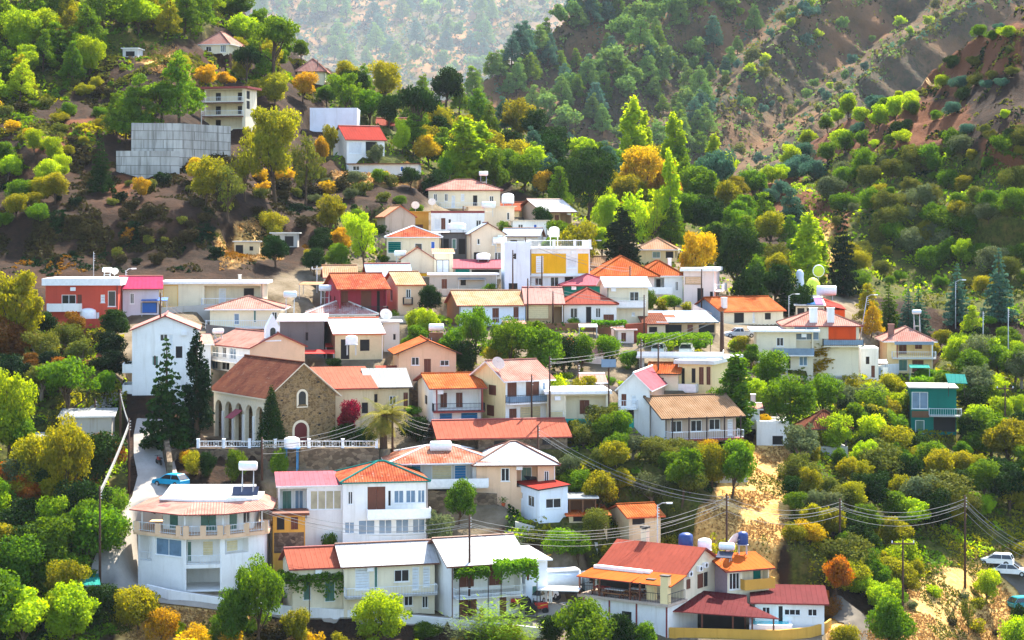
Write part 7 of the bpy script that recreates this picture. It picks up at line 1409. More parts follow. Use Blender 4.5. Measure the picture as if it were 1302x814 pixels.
cover('woods_beyond', [[(1316, 170), (1560, 120), (1560, 690), (1316, 670)], [(-300, -60), (-40, -60), (-40, 160), (-300, 180)], [(-300, 400), (-44, 400), (-44, 800), (-300, 800)]], 70000, ['dark', 'green', 'brush', 'yellowgreen', 'green'], .34, 3.2, 306, .44)
cover('dry_grass', ZONES['dry'], 60000, ['straw', 'straw', 'brush'], .16, .35, 303, .35)
cover('bare_slope_scrub', [[(0, 205), (420, 200), (430, 300), (330, 350), (0, 350)], [(-100, 400), (160, 400), (150, 520), (-100, 520)]], 50000, ['scrub', 'scrub', 'scrub', 'deep', 'rust'], .22, .6, 304, .52)
cover('bare_slope_scrub', [[(-60, 120), (140, 80), (260, 60), (300, 110), (160, 165), (120, 200), (-60, 230)], [(280, -10), (330, 40), (420, 100), (400, 140), (300, 120), (270, 40)]], 40000, ['scrub', 'brush', 'brush', 'green', 'yellowgreen'], .26, .9, 307, .46)
cover('bare_slope_scrub', [[(960, 240), (1140, 118), (1240, 40), (1302, 0), (1302, 240), (1010, 300)]], 30000, ['scrub', 'brush', 'deep', 'brush'], .24, .8, 305, .56)

def far_cover(name, bv, dfun, poly, n, mats, size, hmax, seed, thr):
    rng = np.random.default_rng(seed); xs = [q[0] for q in poly]; ys = [q[1] for q in poly]; px = rng.uniform(min(xs), max(xs), n); py = rng.uniform(min(ys), max(ys), n); ok = inpoly(px, py, poly); px, py = px[ok], py[ok]; Y = dfun(px, py); wx = (px - CX) / F * Y
    nz = vnoise(px / 7 + 100, py / 5 + 100, seed, 4); k = nz > thr; wx, Y, nz = wx[k], Y[k], nz[k]
    z = np.array([drop(bv, Vector((a, b, 0))).z for a, b in zip(wx, Y)]); m_ = len(wx); P = np.stack([wx, Y, z + hmax * rng.random(m_) * np.clip((nz - thr) / .15, .2, 1)], 1)
    Nn = rng.normal(size=(m_, 3)) + np.array([0, 0, .8]); Nn /= np.linalg.norm(Nn, axis=1, keepdims=True); me = leaves_mesh(name, P, Nn, size * (.6 + .8 * rng.random(m_)), rng, .7)
    for q in mats: me.materials.append(MATS[q])
    me.polygons.foreach_set('material_index', np.minimum((vnoise(px[k] / 14, py[k] / 14, seed + 5, 3) * 1.7 - .35).clip(0, .999) * len(mats), len(mats) - 1).astype(np.int32)); o = bpy.data.objects.new(name, me); COL.objects.link(o); o['kind'] = 'stuff'; return o
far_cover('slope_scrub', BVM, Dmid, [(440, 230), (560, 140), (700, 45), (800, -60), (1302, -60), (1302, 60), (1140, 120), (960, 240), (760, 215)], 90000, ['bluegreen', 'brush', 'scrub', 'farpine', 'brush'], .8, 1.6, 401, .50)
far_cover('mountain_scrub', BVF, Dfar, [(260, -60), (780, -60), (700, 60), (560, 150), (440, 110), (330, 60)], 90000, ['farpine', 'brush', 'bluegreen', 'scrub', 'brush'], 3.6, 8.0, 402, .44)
# ---------------------------------------------------------------- poles, wires
AUTO = []          # (object, adjective, noun, position): labelled from their neighbours at the end
POLES = {}
def pole(key, px, py, ytop, kind='wood', arm=0, r0=.12, lean=0.0, lamp=False):
    p = ground(px, py); p.z -= .3; zt = -(ytop - HY) / F * p.y; h = max(3.0, zt - p.z); r0 = min(r0, .075) if kind == 'steel' else r0; root = empty('utility_pole' if not lamp else 'street_lamp', p, 0, None, 'pole' if not lamp else 'lamp', 'utility poles of the village' if not lamp else 'street lamps of the village')
    m = MB(); m.tube([(0, 0, -.5), (lean * .5, 0, h * .5), (lean, 0, h)], [r0 * 1.2, r0, r0 * .75], 8); m.build('shaft', 'pole_wood' if kind == 'wood' else 'pole_steel', root, True)
    if arm:
        m = MB(); m.box(lean - arm, -.07, h - .55, lean + arm, .07, h - .4); m.build('crossarm', 'pole_wood' if kind == 'wood' else 'pole_steel', root)
        for x in (-arm * .9, 0, arm * .9):
            m = MB(); m.lathe([(.05, 0), (.07, .12), (.04, .28)], (lean + x, 0, h - .4), 8); m.build('insulator', 'tank_white', root)
    else:
        m = MB()
        for k in range(4): m.box(lean + .05, -.05, h - .35 - k * .32, lean + .22, .05, h - .28 - k * .32)
        m.build('bracket', 'pole_steel', root)
    if lamp:
        m = MB(); m.tube([(lean, 0, h - .1), (lean + .5, -.3, h + .25), (lean + 1.1, -.6, h + .3)], .05, 6); m.build('lamp_arm', 'pole_steel', root); m = MB(); m.box(lean + .95, -.75, h + .2, lean + 1.6, -.5, h + .36); m.build('lamp_head', 'tank_white', root)
    POLES[key] = (p, h, lean); AUTO.append((root, ('dark wooden' if kind == 'wood' else 'pale steel') + (' lamp' if lamp else ''), 'post' if lamp else 'pole', p)); return root
for a in (('A', 127, 750, 618), ('B', 153, 572, 495), ('C', 164, 628, 532), ('D', 121, 530, 508), ('E', 204, 500, 372), ('F', 197, 502, 438), ('G', 597, 790, 655), ('H', 499, 588, 514), ('I', 333, 612, 556), ('K', 1068, 705, 634), ('L', 1227, 748, 630), ('M', 924, 708, 628), ('N', 684, 588, 541),
          ('V1', 668, 372, 301), ('V2', 689, 374, 325), ('V3', 739, 374, 328), ('V4', 671, 416, 354), ('V5', 703, 416, 370), ('V6', 801, 384, 338), ('V7', 892, 392, 342), ('V8', 819, 438, 375), ('V9', 676, 542, 476), ('V10', 699, 545, 453), ('V11', 815, 500, 430), ('V12', 837, 494, 436), ('V14', 735, 500, 462), ('V15', 652, 380, 318), ('V16', 589, 300, 262)):
    pole(a[0], *a[1:], r0=.13 if a[0][0] != 'V' else .11)
pole('V13', 918, 490, 396, r0=.3); pole('J', 1148, 800, 686, arm=1.3); pole('P', 1278, 568, 490, arm=1.2); pole('S1', 836, 705, 642, 'steel', lamp=True); pole('S2', 565, 450, 424, 'steel', lamp=True); pole('S3', 1093, 430, 377, 'steel', lean=1.2, lamp=True); pole('S4', 1215, 412, 358, 'steel', lamp=True); pole('S5', 1250, 470, 396, 'steel'); pole('S6', 1282, 470, 392, 'steel')
pole('S7', 119, 372, 320, 'steel', r0=.05); pole('S8', 160, 384, 344, 'steel', lamp=True); pole('S9', 403, 372, 338, 'steel', arm=.8); pole('S10', 987, 548, 516, 'steel', lamp=True); pole('S11', 1003, 402, 376, 'steel', lamp=True); pole('S12', 962, 398, 372, 'steel', r0=.07); pole('S13', 752, 340, 308, 'steel', lamp=True); pole('S14', 934, 372, 352, 'steel', r0=.07); pole('S15', 404, 106, 76, r0=.09); pole('S16', 256, 168, 140, 'steel')
# solar sign on its pole
p, h, _ = POLES['V10'][0], POLES['V10'][1], 0
p = ground(774, 545); zt = -(466 - HY) / F * p.y; b = empty('panel_pole', p, 0, 'grey panel board on a tall dark pole in front of the rose roofed house', 'panel'); m = MB(); m.tube([(0, 0, -.3), (0, 0, zt - p.z)], .1, 8); m.build('shaft', 'pole_wood', b); m = MB(); m.hexa([(-.9, -.1, zt - p.z - .1), (.9, -.1, zt - p.z - .1), (.9, .25, zt - p.z + .85), (-.9, .25, zt - p.z + .85), (-.9, -.16, zt - p.z - .08), (.9, -.16, zt - p.z - .08), (.9, .19, zt - p.z + .87), (-.9, .19, zt - p.z + .87)]); m.build('panel', 'm_blue', b)
def ptop(key, dz=-.4): p, h, l = POLES[key]; return p + Vector((l, 0, h + dz))
def wires(a, b, n, label, sag=.9, gap=.34, rad=.022):
    a = a.copy(); b = b.copy(); mid = (a + b) / 2; root = empty('power_line', mid, 0, label, 'power line', 'power lines of the village')
    for k in range(n):
        m = MB(); pts = []
        for i in range(15): t = i / 14; q = a.lerp(b, t) - mid; q.z -= 4 * sag * (1 + .12 * math.sin(k * 2.3)) * t * (1 - t) + k * gap * (1 + .25 * math.sin(k * 1.7)); pts.append(q)
        m.tube(pts, rad, 4, 0, False); m.build('wire', 'wire', root)
def wp(px, py, Y): return at(px, py, Y)
wires(ptop('I'), ptop('H'), 5, 'bundle of pale wires crossing the church front to the pole by the palm', 1.0); wires(ptop('H'), wp(562, 541, 243), 5, 'bundle of pale wires from the palm pole to the balcony house', .6)
wires(ptop('N'), ptop('M'), 4, 'four wires dropping over the orchard to the lone grass slope pole', 1.6); wires(ptop('G'), ptop('M'), 5, 'long wires from the front pole to the lone grass slope pole', 2.4); wires(ptop('M'), ptop('K'), 5, 'wires from the grass slope pole to the gully pole', 1.2); wires(ptop('K'), ptop('L'), 5, 'wires from the gully pole to the dirt road pole', 1.4)
wires(ptop('L'), wp(1330, 700, 235), 5, 'wires running from the dirt road pole out past the parked cars', 1.0); wires(wp(330, 640, 214), ptop('G'), 4, 'wires along the olives to the front pole', 1.6); wires(ptop('A'), ptop('C'), 5, 'thick pale cable bundle beside the road bend', .3, .12, .03); wires(ptop('C'), ptop('B'), 4, 'pale cables between the two upper road poles', .3, .12, .03)
wires(ptop('E'), wp(262, 412, 268), 3, 'dark wires along the tall white house', .5, .3, .02); wires(ptop('V4'), ptop('V8'), 3, 'thin wires over the row houses', .8, .3, .02); wires(ptop('V1'), ptop('V6'), 3, 'thin wires in front of the yellow fronted house', .8, .3, .02); wires(ptop('V10'), ptop('V13'), 3, 'wires over the parking deck', 1.2, .3, .02)

# ---------------------------------------------------------------- vehicles
def car(px, py, rz, paint, label, L=4.2, W=1.7, kind='sedan', Y=None, z=None, cat='car', name='parked_car'):
    p = ground(px, py, Y); p.z += .12
    if z is not None: p.z = z
    root = empty(name, p, R(rz), label, cat, 'parked vehicles'); l2, w2 = L / 2, W / 2
    prof = [(-l2, .35), (-l2 + .02, .78), (-l2 + .25, .9), (l2 - 1.05, .92), (l2 - .15, .76), (l2, .55), (l2 - .02, .32)]
    m = MB(); n = len(prof)
    for sgn in (-1, 1):
        m.quad(*[(x, sgn * w2 * (.97 if z_ > .7 else 1), z_) for x, z_ in prof][::sgn])
    for i in range(n):
        a, c = prof[i], prof[(i + 1) % n]; fa, fc = (.97 if a[1] > .7 else 1), (.97 if c[1] > .7 else 1); m.quad((a[0], -w2 * fa, a[1]), (a[0], w2 * fa, a[1]), (c[0], w2 * fc, c[1]), (c[0], -w2 * fc, c[1]))
    bd = m.build('body', paint, root)
    bx = {'sedan': (-l2 + .55, -l2 + 1.15, l2 - 1.9, l2 - 1.15), 'wagon': (-l2 + .08, -l2 + .35, l2 - 1.9, l2 - 1.15), 'hatch': (-l2 + .1, -l2 + .6, l2 - 1.9, l2 - 1.1), 'pickup': (-l2 + 1.9, -l2 + 2.0, l2 - 1.9, l2 - 1.2)}[kind]
    ht = 1.46; m = MB(); a = [(bx[0], .9), (bx[1], ht - .06), (bx[2], ht - .06), (bx[3], .9)]
    for sgn in (-1, 1): m.quad(*[(x, sgn * w2 * (.93 if z_ < 1 else .78), z_) for x, z_ in a][::sgn])
    for i in (0, 2): c, d_ = a[i], a[i + 1]; f1, f2 = (.93 if c[1] < 1 else .78), (.93 if d_[1] < 1 else .78); m.quad((c[0], -w2 * f1, c[1]), (d_[0], -w2 * f2, d_[1]), (d_[0], w2 * f2, d_[1]), (c[0], w2 * f1, c[1]))
    m.build('windows', 'glass', root)
    m = MB(); m.hexa([(bx[1] - .05, -w2 * .80, ht - .08), (bx[2] + .05, -w2 * .80, ht - .08), (bx[2] + .05, w2 * .80, ht - .08), (bx[1] - .05, w2 * .80, ht - .08), (bx[1] + .1, -w2 * .68, ht + .02), (bx[2] - .1, -w2 * .68, ht + .02), (bx[2] - .1, w2 * .68, ht + .02), (bx[1] + .1, w2 * .68, ht + .02)])
    for x0, x1 in ((bx[0], bx[1]), (bx[2], bx[3]), ((bx[1] + bx[2]) / 2, (bx[1] + bx[2]) / 2 + .02)):
        for sgn in (-1, 1): z0, z1 = (.9, ht - .06) if x0 < x1 and x0 == bx[0] else ((ht - .06, .9) if x0 == bx[2] else (.9, ht - .06)); f0, f1 = (.94 if z0 < 1 else .79), (.94 if z1 < 1 else .79); m.tube([(x0, sgn * w2 * f0, z0), (x1, sgn * w2 * f1, z1)], .035, 4)
    m.build('roof', paint, root)
    for x in (-l2 + .8, l2 - .8):
        for sgn in (-1, 1):
            m = MB(); m.lathe([(.16, -.11), (.31, -.1), (.33, -.05), (.33, .05), (.31, .1), (.16, .11)], (x, sgn * (w2 - .08), .32), 14, 0, 'y'); wh = m.build('wheel', 'rubber', root, False); m = MB(); m.lathe([(.02, -.125), (.17, -.12), (.17, .12), (.02, .125)], (x, sgn * (w2 - .08), .32), 10, 0, 'y'); m.build('rim', 'pole_steel', wh)
    for sgn in (-1, 1): m = MB(); m.box(l2 - .12, sgn * w2 * .7 - .18, .56, l2 - .01, sgn * w2 * .7 + .18, .70); m.build('headlight', 'tank_white', root)
    if kind == 'pickup': m = MB(); m.box(-l2 + .1, -w2 + .06, .925, -l2 + 1.8, w2 - .06, .97); m.build('bed', 'iron_dark', root)
    return root
car(217, 619, 150, 'car_blue', 'bright blue hatchback parked on the road above the bend house', kind='hatch'); car(713, 745, 165, 'car_silver', 'pale blue silver saloon parked beside the taverna', kind='sedan'); car(733, 752, 160, 'car_dark', 'dark hatchback nose to the taverna terrace', kind='hatch'); car(690, 756, 60, 'car_white', 'white car half covered at the corner of the white side wing', kind='hatch')
car(1285, 733, -20, 'car_white', 'white saloon parked on the dirt road', kind='sedan', L=4.4); car(1266, 719, 160, 'car_white', 'white estate car behind the white saloon on the dirt road', kind='wagon'); car(1304, 772, 20, 'car_teal', 'teal car at the right edge below the dirt road', kind='hatch')
car(940, 430, 190, 'car_silver', 'silver pickup truck beside the pale blue roofed workshop', kind='pickup', L=4.8, cat='pickup truck', name='pickup_truck')
dz_ = DECK.location
for i, (dx, pt, lb) in enumerate(((-2.6, 'car_silver', 'silver car under the vine on the parking deck'), (.2, 'car_white', 'white car beside the silver one on the parking deck'))): r_ = car(800, 470, 8, pt, lb, kind='hatch'); r_.location = DECK.location + Matrix.Rotation(R(-6), 3, 'Z') @ Vector((dx * 1.3, 1.2, .27)); r_.rotation_euler.z = R(80)
# tank truck
p = ground(712, 735); p.z += .1; b = empty('tank_truck', p, R(12), 'white topped tank truck by the ochre yard wall', 'truck', 'parked vehicles'); m = MB(); m.lathe([(.3, -2.3), (1.1, -2.2), (1.2, -2.0), (1.2, 2.0), (1.1, 2.2), (.3, 2.3)], (0, 0, 2.1), 18, 0, 'x'); m.build('tank', 'tank_steel', b, True); m = MB(); m.box(-2.0, -.9, 3.12, 2.0, .9, 3.3); m.build('tank_walkway', 'paint_white', b); m = MB(); m.box(-2.4, -.9, .7, 4.0, .9, .98); m.build('chassis', 'iron_dark', b); m = MB(); m.hexa([(2.6, -1.1, .75), (4.2, -1.1, .75), (4.2, 1.1, .75), (2.6, 1.1, .75), (2.6, -1.1, 2.8), (3.7, -1.1, 2.8), (3.7, 1.1, 2.8), (2.6, 1.1, 2.8)]); m.build('cab', 'car_grey', b); m = MB(); m.box(3.0, -1.13, 1.8, 3.6, 1.13, 2.5); m.build('window', 'glass', b)
for x in (-1.7, -.6, 3.3):
    for y in (-.85, .85): m = MB(); m.lathe([(.2, -.17), (.48, -.15), (.5, 0), (.48, .15), (.2, .17)], (x, y, .5), 14, 0, 'y'); m.build('wheel', 'rubber', b)
# red tractor and tiller by the front wall, with a man beside them
def tractor(px, py, rz, label, s=1.0):
    p = ground(px, py); p.z += .1; b = empty('garden_tractor', p, R(rz), label, 'tractor'); m = MB(); m.box(-.2 * s, -.32 * s, .55 * s, 1.2 * s, .32 * s, 1.15 * s); m.box(-.9 * s, -.5 * s, .7 * s, -.2 * s, .5 * s, .95 * s); m.build('hood', 'red_paint', b); m = MB(); m.box(-.85 * s, -.25 * s, .96 * s, -.35 * s, .25 * s, 1.08 * s); m.box(-.9 * s, -.25 * s, 1.08 * s, -.8 * s, .25 * s, 1.5 * s); m.build('seat', 'cloth_dark', b)
    for x, y, r_ in ((-.6, -.6, .58), (-.6, .6, .58), (.9, -.45, .34), (.9, .45, .34)): m = MB(); m.lathe([(r_ * .4, -.15), (r_ * .95, -.13), (r_, 0), (r_ * .95, .13), (r_ * .4, .15)], (x * s, y * s, r_), 14, 0, 'y'); m.build('wheel', 'rubber', b)
    m = MB(); m.tube([(-.1, 0, 1.1), (-.3, 0, 1.45)], .03, 6); m.tube([(-.3 + .0 * t, .2 * math.cos(t * .524), 1.45 + .2 * math.sin(t * .524)) for t in range(13)], .02, 5); m.build('steering_wheel', 'iron_dark', b)
tractor(682, 778, 10, 'red garden tractor parked by the front wall beside the vine house'); tractor(662, 779, 170, 'smaller red tractor left of the man in dark clothes', .85)
def person(px, py, rz, label, mats=('cloth_dark', 'skin'), h=1.75):
    p = ground(px, py); p.z += .1; root = empty('person', p, R(rz), label, 'person'); k = h / 1.75
    V = [(0, 0, .95), (0, 0, 1.15), (0, 0, 1.4), (0, 0, 1.5), (0, -.01, 1.62), (0, -.01, 1.74), (-.19, 0, 1.4), (-.26, .0, 1.12), (-.24, -.1, .88), (.19, 0, 1.4), (.27, .0, 1.12), (.22, -.14, .90), (-.1, 0, .88), (-.11, -.02, .48), (-.11, .02, .06), (-.11, -.14, .03), (.1, 0, .88), (.11, -.02, .48), (.11, .02, .06), (.11, -.14, .03), (-.24, -.14, .80), (.21, -.18, .82)]
    E = [(0, 1), (1, 2), (2, 3), (3, 4), (4, 5), (2, 6), (6, 7), (7, 8), (2, 9), (9, 10), (10, 11), (0, 12), (12, 13), (13, 14), (14, 15), (0, 16), (16, 17), (17, 18), (18, 19), (8, 20), (11, 21)]
    rad = [.15, .14, .16, .06, .10, .07, .075, .05, .035, .075, .05, .035, .095, .065, .045, .04, .095, .065, .045, .04, .03, .03]
    me = bpy.data.meshes.new('body'); me.from_pydata([tuple(c * k for c in v) for v in V], E, []); o = bpy.data.objects.new('body', me); COL.objects.link(o); o.parent = root; sk = o.modifiers.new('skin', 'SKIN'); o.modifiers.new('sub', 'SUBSURF').levels = 2; o.modifiers['sub'].render_levels = 2
    for i, r_ in enumerate(rad): me.skin_vertices[0].data[i].radius = (r_ * k, r_ * k)
    me.skin_vertices[0].data[0].use_root = True; me.materials.append(MATS[mats[1]])
    m = MB(); m.lathe([(.09, .0), (.115, .06), (.09, .13), (.02, .16)], (0, .012, 1.64 * k), 12); m.build('hair', 'cloth_dark', root, True)
    m = MB(); m.lathe([(.20, .86), (.19, 1.0), (.18, 1.12), (.205, 1.36), (.15, 1.45), (.075, 1.5)], (0, 0, 0), 14); m.xf(Matrix.Diagonal((1.05, .78, 1, 1))); m.build('shirt', mats[0], root, True)
    m = MB()
    for sgn in (-1, 1): m.tube([(sgn * .1, 0, .9), (sgn * .11, -.02, .48), (sgn * .11, .02, .1)], [.115, .085, .075], 10)
    m.build('trousers', mats[0], root, True); return root
person(670, 781, 20, 'man in dark clothes standing between the red tractors'); person(700, 770, 190, 'person in white on the yard behind the dark front bush', ('cushion_white', 'skin'))
# motorbike on the road
p = ground(202, 592); p.z += .12; b = empty('motorbike', p, R(120), 'red and black motorbike parked against the churchyard wall', 'motorbike'); m = MB(); m.box(-.35, -.14, .62, .3, .14, .92); m.build('fuel_tank', 'red_paint', b); m = MB(); m.box(-.85, -.15, .78, -.3, .15, .92); m.build('seat', 'rubber', b)
for x in (-.7, .7): m = MB(); m.lathe([(.2, -.06), (.32, -.05), (.34, 0), (.32, .05), (.2, .06)], (x, 0, .34), 14, 0, 'y'); m.build('wheel', 'rubber', b)
m = MB(); m.tube([(.7, 0, .34), (.45, 0, 1.05)], .04, 6); m.tube([(.42, -.35, 1.08), (.42, .35, 1.08)], .025, 6); m.box(-.3, -.12, .3, .3, .12, .6); m.build('fork', 'iron_dark', b)
# ---------------------------------------------------------------- terrace furniture
for i, (x, y, mt, lb) in enumerate(((-8.6, 1.0, 'fabric_red', 'red clothed table at the left end of the taverna terrace'), (-6.6, .6, 'cushion_white', 'long white topped table in the middle of the taverna terrace'), (-4.6, .7, 'wood_table', 'wooden picnic table right of the white topped table'), (-4.9, 2.2, 'cushion_white', 'white table at the back of the taverna terrace'))):
    b = empty('dining_table', TF.world(x, y, TS + .28), TF.th, lb, 'table', 'taverna tables'); L = 1.2 if i == 1 else .85; m = MB(); m.box(-L, -.42, .72, L, .42, .78); m.build('table_top', mt, b)
    for xx in (-L * .8, L * .8):
        for yy in (-.32, .32): m = MB(); m.box(xx - .04, yy - .04, 0, xx + .04, yy + .04, .72); m.build('leg', 'wood_brown', b)
    for yy in (-.8, .8):
        s_ = empty('bench', TF.world(x, y, TS + .28) + Matrix.Rotation(TF.th, 3, 'Z') @ Vector((0, yy, 0)), TF.th, None, 'bench', 'taverna benches'); s_['label'] = 'plain bench ' + ('in front of' if yy < 0 else 'behind') + ' the ' + ' '.join(lb.split()[:3]) + ' on the taverna terrace'
        m = MB(); m.box(-L, -.16, .40, L, .16, .45); m.build('seat', 'wood_table', s_)
        for xx in (-L * .8, L * .8): m = MB(); m.box(xx - .04, -.13, 0, xx + .04, .13, .40); m.build('leg', 'wood_brown', s_)
# parasol-like white canopy sheet beside the taverna and the yard
f = Fr(713, 778, -10); b = empty('shade_canopy', f.o, f.th, 'flat cream shade canopy on posts left of the taverna', 'canopy'); m = MB(); m.box(-2.4, -.2, 2.2, 1.9, 2.4, 2.32); m.build('canopy_sheet', 'cushion_white', b)
for x in (-2.2, 1.7):
    for y in (0, 2.2): m = MB(); m.box(x - .05, y - .05, -1, x + .05, y + .05, 2.2); m.build('post', 'iron_dark', b)
# ---------------------------------------------------------------- vines on trellises
def vine(name, frame, x0, x1, y0, y1, z, thick, n, label, mats='ivy', hang=.6, posts=True, size=.16, seed=1):
    rng = np.random.default_rng(seed); b = empty(name, frame.o, frame.th, label, 'vine trellis'); P = np.stack([rng.uniform(x0, x1, n), rng.uniform(y0, y1, n), np.zeros(n)], 1)
    nz = vnoise(P[:, 0] * 1.1 + 50, P[:, 1] * 1.1 + 50, seed, 3); P[:, 2] = z + (rng.random(n) - .35) * thick * (nz * 1.8); edge = (P[:, 1] < y0 + .35) | (P[:, 0] < x0 + .3) | (P[:, 0] > x1 - .3); P[edge, 2] -= (rng.random(edge.sum()) ** 1.5 * hang * 2.2 * nz[edge])
    Nn = rng.normal(size=(n, 3)) * .7 + np.array([0, -.2, .8]); Nn /= np.linalg.norm(Nn, axis=1, keepdims=True); me = leaves_mesh('foliage', P, Nn, size * (.6 + .8 * rng.random(n)), rng, .7); me.materials.append(MATS[mats]); o = bpy.data.objects.new('foliage', me); COL.objects.link(o); o.parent = b
    if posts:
        for x in np.linspace(x0 + .2, x1 - .2, max(2, int((x1 - x0) / 2.6))):
            m = MB(); m.tube([(x, y0 + .2, -2), (x, y0 + .2, z)], .05, 5); m.build('post', 'wood_dark', b)
    m = MB(); m.tube([(x0, y0 + .2, z - .05), (x1, y0 + .2, z - .05)], .04, 5); m.tube([(x0, y1 - .2, z - .05), (x1, y1 - .2, z - .05)], .04, 5); m.build('rail', 'wood_dark', b); return b
vine('vine_trellis', Fr(394, 788, 14), -4.6, 4.4, -.6, 2.2, 4.3, .9, 5200, 'long thick vine trellis in front of the salmon roofed annexe', hang=1.3, seed=2)
vine('vine_trellis', Fr(604, 790, 20), -2.2, 1.4, -1.0, .6, 5.4, .6, 1800, 'short vine along the balcony left part of the vine balcony house', hang=.5, seed=3)
vine('vine_trellis', Fr(652, 790, 20), -2.0, 2.4, -1.6, .8, 5.9, 1.0, 3600, 'big overhanging vine on the right end of the vine balcony house', hang=1.0, seed=4)
fd = Fr(0, 0, 0); fd.o = DECK.location.copy(); fd.th = R(-6)
vine('vine_trellis', fd, -6.2, 3.6, -2.8, 4.2, 2.5, .7, 5200, 'wide flat vine roof over the parking deck', hang=.5, seed=5)
vine('vine_trellis', Fr(1190, 500, -8), -3.6, 3.2, -.6, 2.2, 1.9, .7, 2200, 'vine pergola on the roof of the green sheeted house', hang=.4, seed=6)
vine('vine_trellis', Fr(776, 428, 4), -2.6, 2.4, -.5, 1.4, 1.9, .5, 1500, 'small bright vine arbour below the red hip row house', hang=.4, seed=7)
b = empty('teal_sheet', hloc('green_house', .98, -.2, 1.0), R(-8), 'tilted teal sheet roof at the right end of the green sheeted house', 'roof sheet'); m = MB(); roof_plane(m, [(-1.2, -.8, 0), (1.4, -.8, -.1), (1.2, 1.0, 1.0), (-1.4, 1.0, 1.1)], .08, 0, 0); m.build('sheet', ['m_teal'], b, fixn=False)
for x in (-1.0, 1.1): m = MB(); m.box(x - .04, .6, -2, x + .04, .7, .8); m.build('post', 'wood_dark', b)
# ---------------------------------------------------------------- concrete posts in the valley
for i, px in enumerate((781, 785)):
    p = ground(px, 196); m = MB(); hh = 42 * p.y / F; m.tube([(0, 0, -1), (0, 0, hh)], [.45, .35], 8); o = m.build('concrete_post', 'tank_white'); o.location = p; tag(o, ('left' if i == 0 else 'right') + ' one of the two white concrete posts among the poplars', 'post')
# ---------------------------------------------------------------- small works between the houses
_rd = random.Random(77)
for q in list(HOUSES.values()):                         # rainwater pipes, and a meter box or cooler here and there
    if q['w'] > 4.5 and q['h'] > 2.2 and q['roof'] in ('gx', 'hip', 'flat', 'gy') and _rd.random() < .6:
        s_ = _rd.choice((-1, 1)); x = s_ * (q['w'] / 2 - .1); m = MB(); m.tube([(x, -q['d'] / 2 - .07, -1.5), (x, -q['d'] / 2 - .07, q['h'] - .05)], .05, 6); m.build('downpipe', _rd.choice(('wood_brown', 'paint_white', 'iron_dark')), q['root'])
    if q['w'] > 5 and q['h'] > 3 and _rd.random() < .35:
        x = q['w'] * _rd.uniform(-.42, .42); z = q['h'] - .75; m = MB(); m.box(x - .35, -q['d'] / 2 - .3, z, x + .35, -q['d'] / 2 - .003, z + .5); m.build('air_conditioner', 'paint_white', q['root'])
def lean(px, py, yaw, w, d, h, mat, label, posts='pole_steel', name='canopy', cat='canopy', rise=.35):
    f = Fr(px, py, yaw); f.o.z = gz(f.o.x, f.o.y, f.o.z); b = empty(name, f.o, f.th, label, cat); m = MB(); roof_plane(m, [(-w / 2, 0, h), (w / 2, 0, h), (w / 2, d, h + rise), (-w / 2, d, h + rise)], .06, 0, 0); m.build('canopy_sheet', [mat], b, fixn=False)
    for x in (-w / 2 + .1, w / 2 - .1):
        for y in (.1, d - .1): m = MB(); m.tube([(x, y, -2), (x, y, h + .02)], .05, 5); m.build('post', posts, b)
    return b
lean(394, 382, -6, 3.4, 3, 2.4, 'tile_peach', 'peach tiled open shelter left of the maroon house'); lean(404, 466, 4, 4.4, 2.4, 1.9, 'fabric_red', 'bright red fabric canopy in front of the crumbling cream house'); lean(736, 356, 4, 3.2, 2.5, 1.8, 'm_teal', 'teal sheet canopy right of the yellow fronted house')
lean(748, 432, 0, 2.6, 2, 1.8, 'm_white', 'small white canopy below the red hip row house'); lean(1110, 476, -6, 4.4, 3, 2.2, 'paint_white', 'white flat canopy between the red balcony house and the village edge house'); lean(1170, 484, -6, 3.0, 2.4, 2.4, 'm_teal', 'turquoise canopy below the village edge house')
lean(700, 650, 6, 4.5, 3, 2.6, 'greywhite', 'thin grey canopy behind the pale blue cabin'); lean(196, 402, 6, 3.6, 2.5, 2.2, 'tarp_blue', 'blue tarpaulin shelter beside the magenta roofed house'); lean(300, 440, 14, 5.5, 2.6, 2.4, 'tile_tan', 'tan tiled lean to above the white annexe')
lean(430, 455, 6, 3.4, 2, 1.7, 'm_red', 'red sheet lean to beside the church hall roof'); lean(655, 430, 6, 3.2, 2.2, 2, 'm_rose', 'rose canopy under the peach orange row house'); lean(700, 348, 4, 2.8, 2, 2, 'm_blue', 'pale blue canopy at the foot of the yellow fronted house'); lean(560, 312, 4, 3.5, 2.5, 2.2, 'm_white', 'white canopy left of the dark weathered shed')
lean(600, 372, 2, 4.2, 1.5, 1.9, 'm_grey', 'grey strip canopy along the low grey store'); lean(845, 416, 4, 3.4, 2.4, 2.1, 'm_salmon', 'salmon canopy in the yard of the dark tiled shed'); lean(985, 486, -4, 3.6, 2.4, 2.2, 'm_white', 'white canopy under the thin white roofed house')
for px, py, lb in ((112, 412, 'left of the two white cisterns below the coral house'), (128, 408, 'right of the two white cisterns below the coral house')):
    b = barrel(ground(px, py), lb, 1.15, 2.0, stand=.3)
